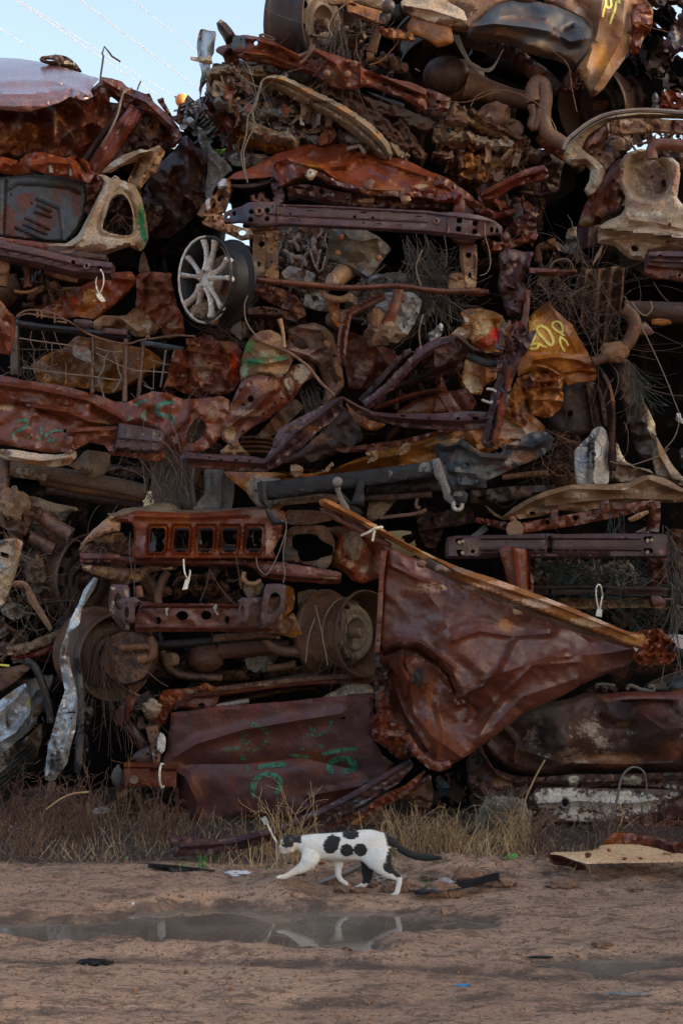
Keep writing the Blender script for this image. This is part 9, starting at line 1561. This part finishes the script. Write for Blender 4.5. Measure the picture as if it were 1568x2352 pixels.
# ================================================================== the cat
def cat_build():
    d = 6.1
    def c(x, z, y=0.0):
        p = WP(14, x, z, d); return np.array([p[0], d + y, p[2]])
    u = CR[14][2] / FP * d          # metres per crop pixel
    parts = []
    def loft(rings, ns=20, cap=True):
        """rings: centre, half height (in the plane of travel), half width (across), tangent angle"""
        V = []; F = []; n = len(rings); C = np.array([r[0] for r in rings]); T_ = np.gradient(C, axis=0)
        for i, r in enumerate(rings):
            t = T_[i] / np.linalg.norm(T_[i]); side = np.array([0,1.0,0]); up = np.cross(side, t); up /= np.linalg.norm(up); sd_ = np.cross(t, up)
            for k in range(ns): a = 2 * math.pi * k / ns; V.append(r[0] + up * math.cos(a) * r[1] + sd_ * math.sin(a) * r[2])
        F = [[i * ns + k, i * ns + (k + 1) % ns, (i + 1) * ns + (k + 1) % ns, (i + 1) * ns + k] for i in range(n - 1) for k in range(ns)]
        F += [[k for k in range(ns)][::-1],[(n - 1) * ns + k for k in range(ns)]]; parts.append((V, F))
    def seq(pts, hw, ww, ys=None, sub=4):
        P = np.array(pts, float); t = np.arange(len(P)); tt = np.linspace(0, len(P) - 1,(len(P) - 1) * sub + 1)
        Q = catmull(P, sub); h = np.interp(tt, t, hw); w = np.interp(tt, t, ww); y = np.interp(tt, t, ys if ys is not None else [0] * len(P))
        loft([(c(q[0], q[1], yy), hh * u, ww_ * u) for q, hh, ww_, yy in zip(Q, h, w, y)])
    # trunk: chest to rump
    seq([(300,262),(340,280),(400,292),(480,296),(580,296),(680,292),(780,288),(870,290),(940,300),(1000,305),(1035,300)],[40,84,100,106,112,118,126,134,124,84,30],[34,62,74,78,84,86,84,82,74,52,20])
    seq([(930,250),(980,225),(1010,225)],[80,46,24],[60,40,24])
    # neck and head
    seq([(400,290),(340,278),(290,268),(240,270),(200,278)],[92,80,60,52,50],[62,56,46,48,48])
    def ell(cx, cz, rx, rz, ry, y=0.0, ang=0):
        bm = bmesh.new(); bmesh.ops.create_uvsphere(bm, u_segments=24, v_segments=14, radius=1); M = Matrix.Rotation(ang, 3, 'Y')
        V = [c(cx, cz, y) + np.array(M @ Vector((v.co.x * rx * u, v.co.y * ry * u, v.co.z * rz * u))) for v in bm.verts]; parts.append((V, [[v.index for v in f.verts] for f in bm.faces])); bm.free()
    ell(206,272,68,62,64); ell(165,305,38,32,36); ell(148,322,24,18,26); ell(180,335,40,22,34); ell(215,312,48,36,48)
    # ears
    for y, dx, dz in ((-.016,0,0),(.022,22,4)):
        b = c(214 + dx, 232 + dz, y); tip = c(192 + dx, 164 + dz * 2, y * 1.2); V = []; 
        for px, pz, py in ((178,238,0),(212,244,-.012),(248,234,-.002),(216,234,.012)): V.append(c(px + dx, pz + dz, y + py))
        V.append(tip); parts.append((V, [[0,1,4],[1,2,4],[2,3,4],[3,0,4],[3,2,1,0]]))
    # near front leg reaching forward
    ny_ = -.035
    seq([(400,330),(370,400),(330,445),(270,480),(215,510),(175,528),(140,530),(122,530)],[78,66,48,32,24,21,20,12],[38,36,30,23,20,21,22,14],[-.02, ny_, ny_, ny_, ny_, ny_, ny_, ny_])
    # far front leg lifted under the belly
    seq([(580,380),(610,430),(615,490),(612,540),(640,585),(680,610),(705,635),(712,650)],[60,46,30,24,20,18,16,9],[34,30,24,20,18,18,17,10],[.03] * 8)
    # near hind leg
    nh = -.04
    seq([(900,330),(950,400),(985,455),(1040,500),(1095,530),(1108,560),(1098,610),(1090,645),(1075,665),(1055,672)],[120,98,66,44,30,24,21,22,20,10],[50,48,42,30,21,20,19,20,24,16],[-.02] + [nh] * 9)
    # far hind leg
    seq([(860,380),(855,450),(850,510),(850,570),(830,610),(800,635),(765,655),(735,660)],[70,58,50,40,26,22,20,12],[40,38,32,26,20,19,22,16],[.03] + [.04] * 7)
    # toes
    for tx, tz, y in ((122,532, ny_ - .010),(118,530, ny_ + .002),(124,532, ny_ + .012),(1052,674, nh - .010),(1048,674, nh + .002),(1054,674, nh + .012),(732,662,.03),(728,662,.042),(734,662,.052)): ell(tx, tz, 14,11,9, y)
    ell(708,648,12,12,14,.03)
    # tail
    seq([(985,225),(1030,245),(1085,285),(1150,335),(1230,370),(1310,385),(1390,388),(1450,385)],[34,32,30,29,28,27,24,14],[26,26,26,25,25,24,21,13])
    V = []; F = []
    for v, f in parts:
        b = len(V); V += [tuple(q) for q in v]; F += [[b + i for i in g] for g in f]
    me = bpy.data.meshes.new('body'); me.from_pydata(V, [], F); ob = bpy.data.objects.new('body', me); COL.objects.link(ob)
    m = ob.modifiers.new('r', 'REMESH'); m.mode = 'VOXEL'; m.voxel_size = .0030
    s = ob.modifiers.new('s', 'SMOOTH'); s.factor = .5; s.iterations = 7
    dg = bpy.context.evaluated_depsgraph_get(); me2 = bpy.data.meshes.new_from_object(ob.evaluated_get(dg)); bpy.data.objects.remove(ob)
    n = len(me2.vertices); co = np.zeros(n * 3); me2.vertices.foreach_get('co', co); co = co.reshape(-1,3)
    root = thing('cat', 'white cat with black patches and black tail walking left past the puddle', 'cat',(float(c(600,0)[0]), d, gz(float(c(600,0)[0]), d)))
    off = np.array(OFF[root.name])
    # markings in crop pixel coordinates
    def px(P): 
        X = (P[:, 0] / d * FP + HX - CR[14][0]) / CR[14][2]; Z = (HY - (P[:, 2] - CAMH) / d * FP - CR[14][1]) / CR[14][2]; return X, Z
    def black(P):
        X, Z = px(P); Y = P[:, 1] - d; jx = 6 * fbm(X / 7, Z / 30,4); jz = 9 * fbm(X / 34 + 5, Z / 8,4); X = X + jx; Z = Z + jz
        near = Y < .03
        def e(cx, cz, rx, rz, a=0):
            co_, si = math.cos(a), math.sin(a); dx, dz = X - cx, Z - cz; return ((dx * co_ + dz * si) / rx) ** 2 + ((-dx * si + dz * co_) / rz) ** 2 < 1
        b = (e(553,268,62,74,.45) | e(600,225,30,26) | e(710,190,70,34,-.05) | e(680,312,56,52,.3) | e(790,308,56,54,.5)) & near
        b |= (X > 985) & (Z < 300) & (X - 985 > (Z - 190) * .25) & (X < 1500) & ~((X > 985) & (X < 1060) & (Z > 270 + (X - 985) * .5))
        b |= (X > 1060) & (Z < 460) & (X > 1085)
        b |= e(1025,380,30,80,.1) & (X > 990) & near; b |= (e(1030,440,62,50,.7) | e(1090,500,46,24,.5)) & near & (Z < 525) & (X > 975)
        b |= (Y > .008) & (X > 800) & (X < 910) & (Z > 415) & (Z < 612)
        b |= (Y > .005) & (X > 640) & (X < 690) & (Z > 480) & (Z < 560) & (X > 636)
        hd = (X < 310) & (Z < 252 + (X - 150) * .05) ; b |= hd & (X > 162)
        b |= e(192,266,44,28) | e(226,274,22,20)
        b |= e(140,352,4,4)
        return b
    msk = black(co).astype(float)
    white = np.array([.80,.78,.74]); blk = np.array([.012,.012,.014])
    col = np.ones((n, 4)); X, Z = px(co); shade = np.where((X < 300) & (Z > 250),1.0,0.0)
    col[:, :3] = white * (1 - msk[:, None]) + blk * msk[:, None]
    cream_ = (X < 300) & (msk < .5); col[cream_, :3] = (.74,.66,.57)
    pink = ((X < 146) & (Z > 300) & (Z < 325)); col[pink, :3] = (.50,.28,.24)
    pad = (X > 690) & (X < 725) & (Z > 590) & (Z < 655) & (co[:, 1] > d); col[pad, :3] = (.45,.22,.14)
    ear = (np.hypot(X - 228,(Z - 228) * .7) < 14) & (co[:, 1] < d - .012); col[ear, :3] = (.07,.045,.04)
    ca = me2.color_attributes.new('tint', 'FLOAT_COLOR', 'POINT'); ca.data.foreach_set('color', col.astype(np.float32).ravel())
    me2.vertices.foreach_set('co',(co - off).ravel()); me2.polygons.foreach_set('use_smooth',[True] * len(me2.polygons)); me2.materials.append(MATS['fur']); me2.update()
    body = bpy.data.objects.new('body', me2); COL.objects.link(body); body.parent = root; OFF[body.name] = Vector(off)
    # short coat: fine hairs laid back over the body
    nrm = np.zeros(n * 3); me2.vertices.foreach_get('normal', nrm); nrm = nrm.reshape(-1,3)
    sel = NR.choice(n, min(n, 26000)); V = []; F = []; Tt = []
    P = co[sel]; N = nrm[sel]; Xs, Zs = X[sel], Z[sel]
    flow = np.zeros_like(P); flow[:, 0] = 1; flow[:, 2] = -.25
    leg = (Zs > 430); flow[leg] = (.25,0,-1); tl = (Xs > 1040) & (Zs < 440); flow[tl] = (1,0,-.3)
    flow = flow - N * (flow * N).sum(1)[:, None]; flow /= np.linalg.norm(flow, axis=1)[:, None] + 1e-6
    flow = flow + N * .30 + NR.normal(0,.16, P.shape); flow /= np.linalg.norm(flow, axis=1)[:, None]
    sdv = np.cross(flow, N); sdv /= np.linalg.norm(sdv, axis=1)[:, None] + 1e-6
    L = NR.uniform(.006,.014, len(P)); L[(Zs > 440)] *= .6; L[Xs < 300] *= .6; L[(Zs > 370) & (Zs < 440)] *= 1.3
    a = P - sdv * .00045; b = P + sdv * .00045; tip = P + flow * L[:, None]
    V = np.stack([a, b, tip],1).reshape(-1,3); cc = col[sel]; cc = cc * np.append(np.array([1,1,1]),1) ; k = NR.uniform(.86,1.1,(len(P),1)); c3 = np.concatenate([np.clip(cc[:, :3] * k, 0,.85), np.ones((len(P),1))],1)
    F = np.arange(len(V)).reshape(-1,3).tolist()
    mesh_obj(root, 'fur', 'fur', V, F, tint=np.repeat(c3,3,0), sharp=None, kind='stuff')
    # eye, whiskers, claws of the far ear
    e_ = c(160,262,-.031)
    for s in (-1,1):
        p = c(163,284,.0) + np.array([0, s * .0285 + .0,.012]); V = []
        bm = bmesh.new(); bmesh.ops.create_uvsphere(bm, u_segments=14, v_segments=10, radius=.0052); V = [tuple(np.array(v.co) + p) for v in bm.verts]; F = [[v.index for v in f.verts] for f in bm.faces]; bm.free(); mesh_obj(root, 'eye', 'eye', V, F, sharp=None)
    p = c(128,312,0); bm = bmesh.new(); bmesh.ops.create_uvsphere(bm, u_segments=10, v_segments=8, radius=.0045); V = [tuple(np.array(v.co) + p) for v in bm.verts]; F = [[v.index for v in f.verts] for f in bm.faces]; bm.free(); mesh_obj(root, 'nose', 'nosepink', V, F, sharp=None)
    for s in (-1,1):
        for k in range(4):
            a = c(150,318 + k * 5, s * .02); mesh_obj(root, 'whisker', 'litterwhite', *tube_geo(catmull([a, a + (-.012, s * .02,.004 - .005 * k), a + (-.015, s * .045,.004 - .010 * k)],3),.0003,3), sharp=None)
m, nt, bs = newmat('fur')
at = nd(nt, 'ShaderNodeAttribute', attribute_name='tint'); tcn = nd(nt, 'ShaderNodeTexCoord').outputs['Object']; nn = noise(nt, tcn, 260,3)
hs = nd(nt, 'ShaderNodeHueSaturation'); lk(nt, at.outputs['Color'], hs.inputs['Color']); lk(nt, ramp(nt, nn, .2,.8,.84,1.1), hs.inputs['Value']); lk(nt, hs.outputs[0], bs.inputs['Base Color'])
bs.inputs['Roughness'].default_value = .75; bs.inputs['Sheen Weight'].default_value = .15
bp = nd(nt, 'ShaderNodeBump'); bp.inputs['Strength'].default_value = .5; bp.inputs['Distance'].default_value = .002; lk(nt, nn, bp.inputs['Height']); lk(nt, bp.outputs[0], bs.inputs['Normal'])
simple('eye',(.25,.28,.06),.08); simple('nosepink',(.45,.22,.2),.5)
cat_build()
for o in list(COL.objects):
    if o.type == 'MESH' and o.data.validate(): pass
print('objects', len(COL.objects),'tris', sum(len(o.data.polygons) for o in COL.objects if o.type == 'MESH'))
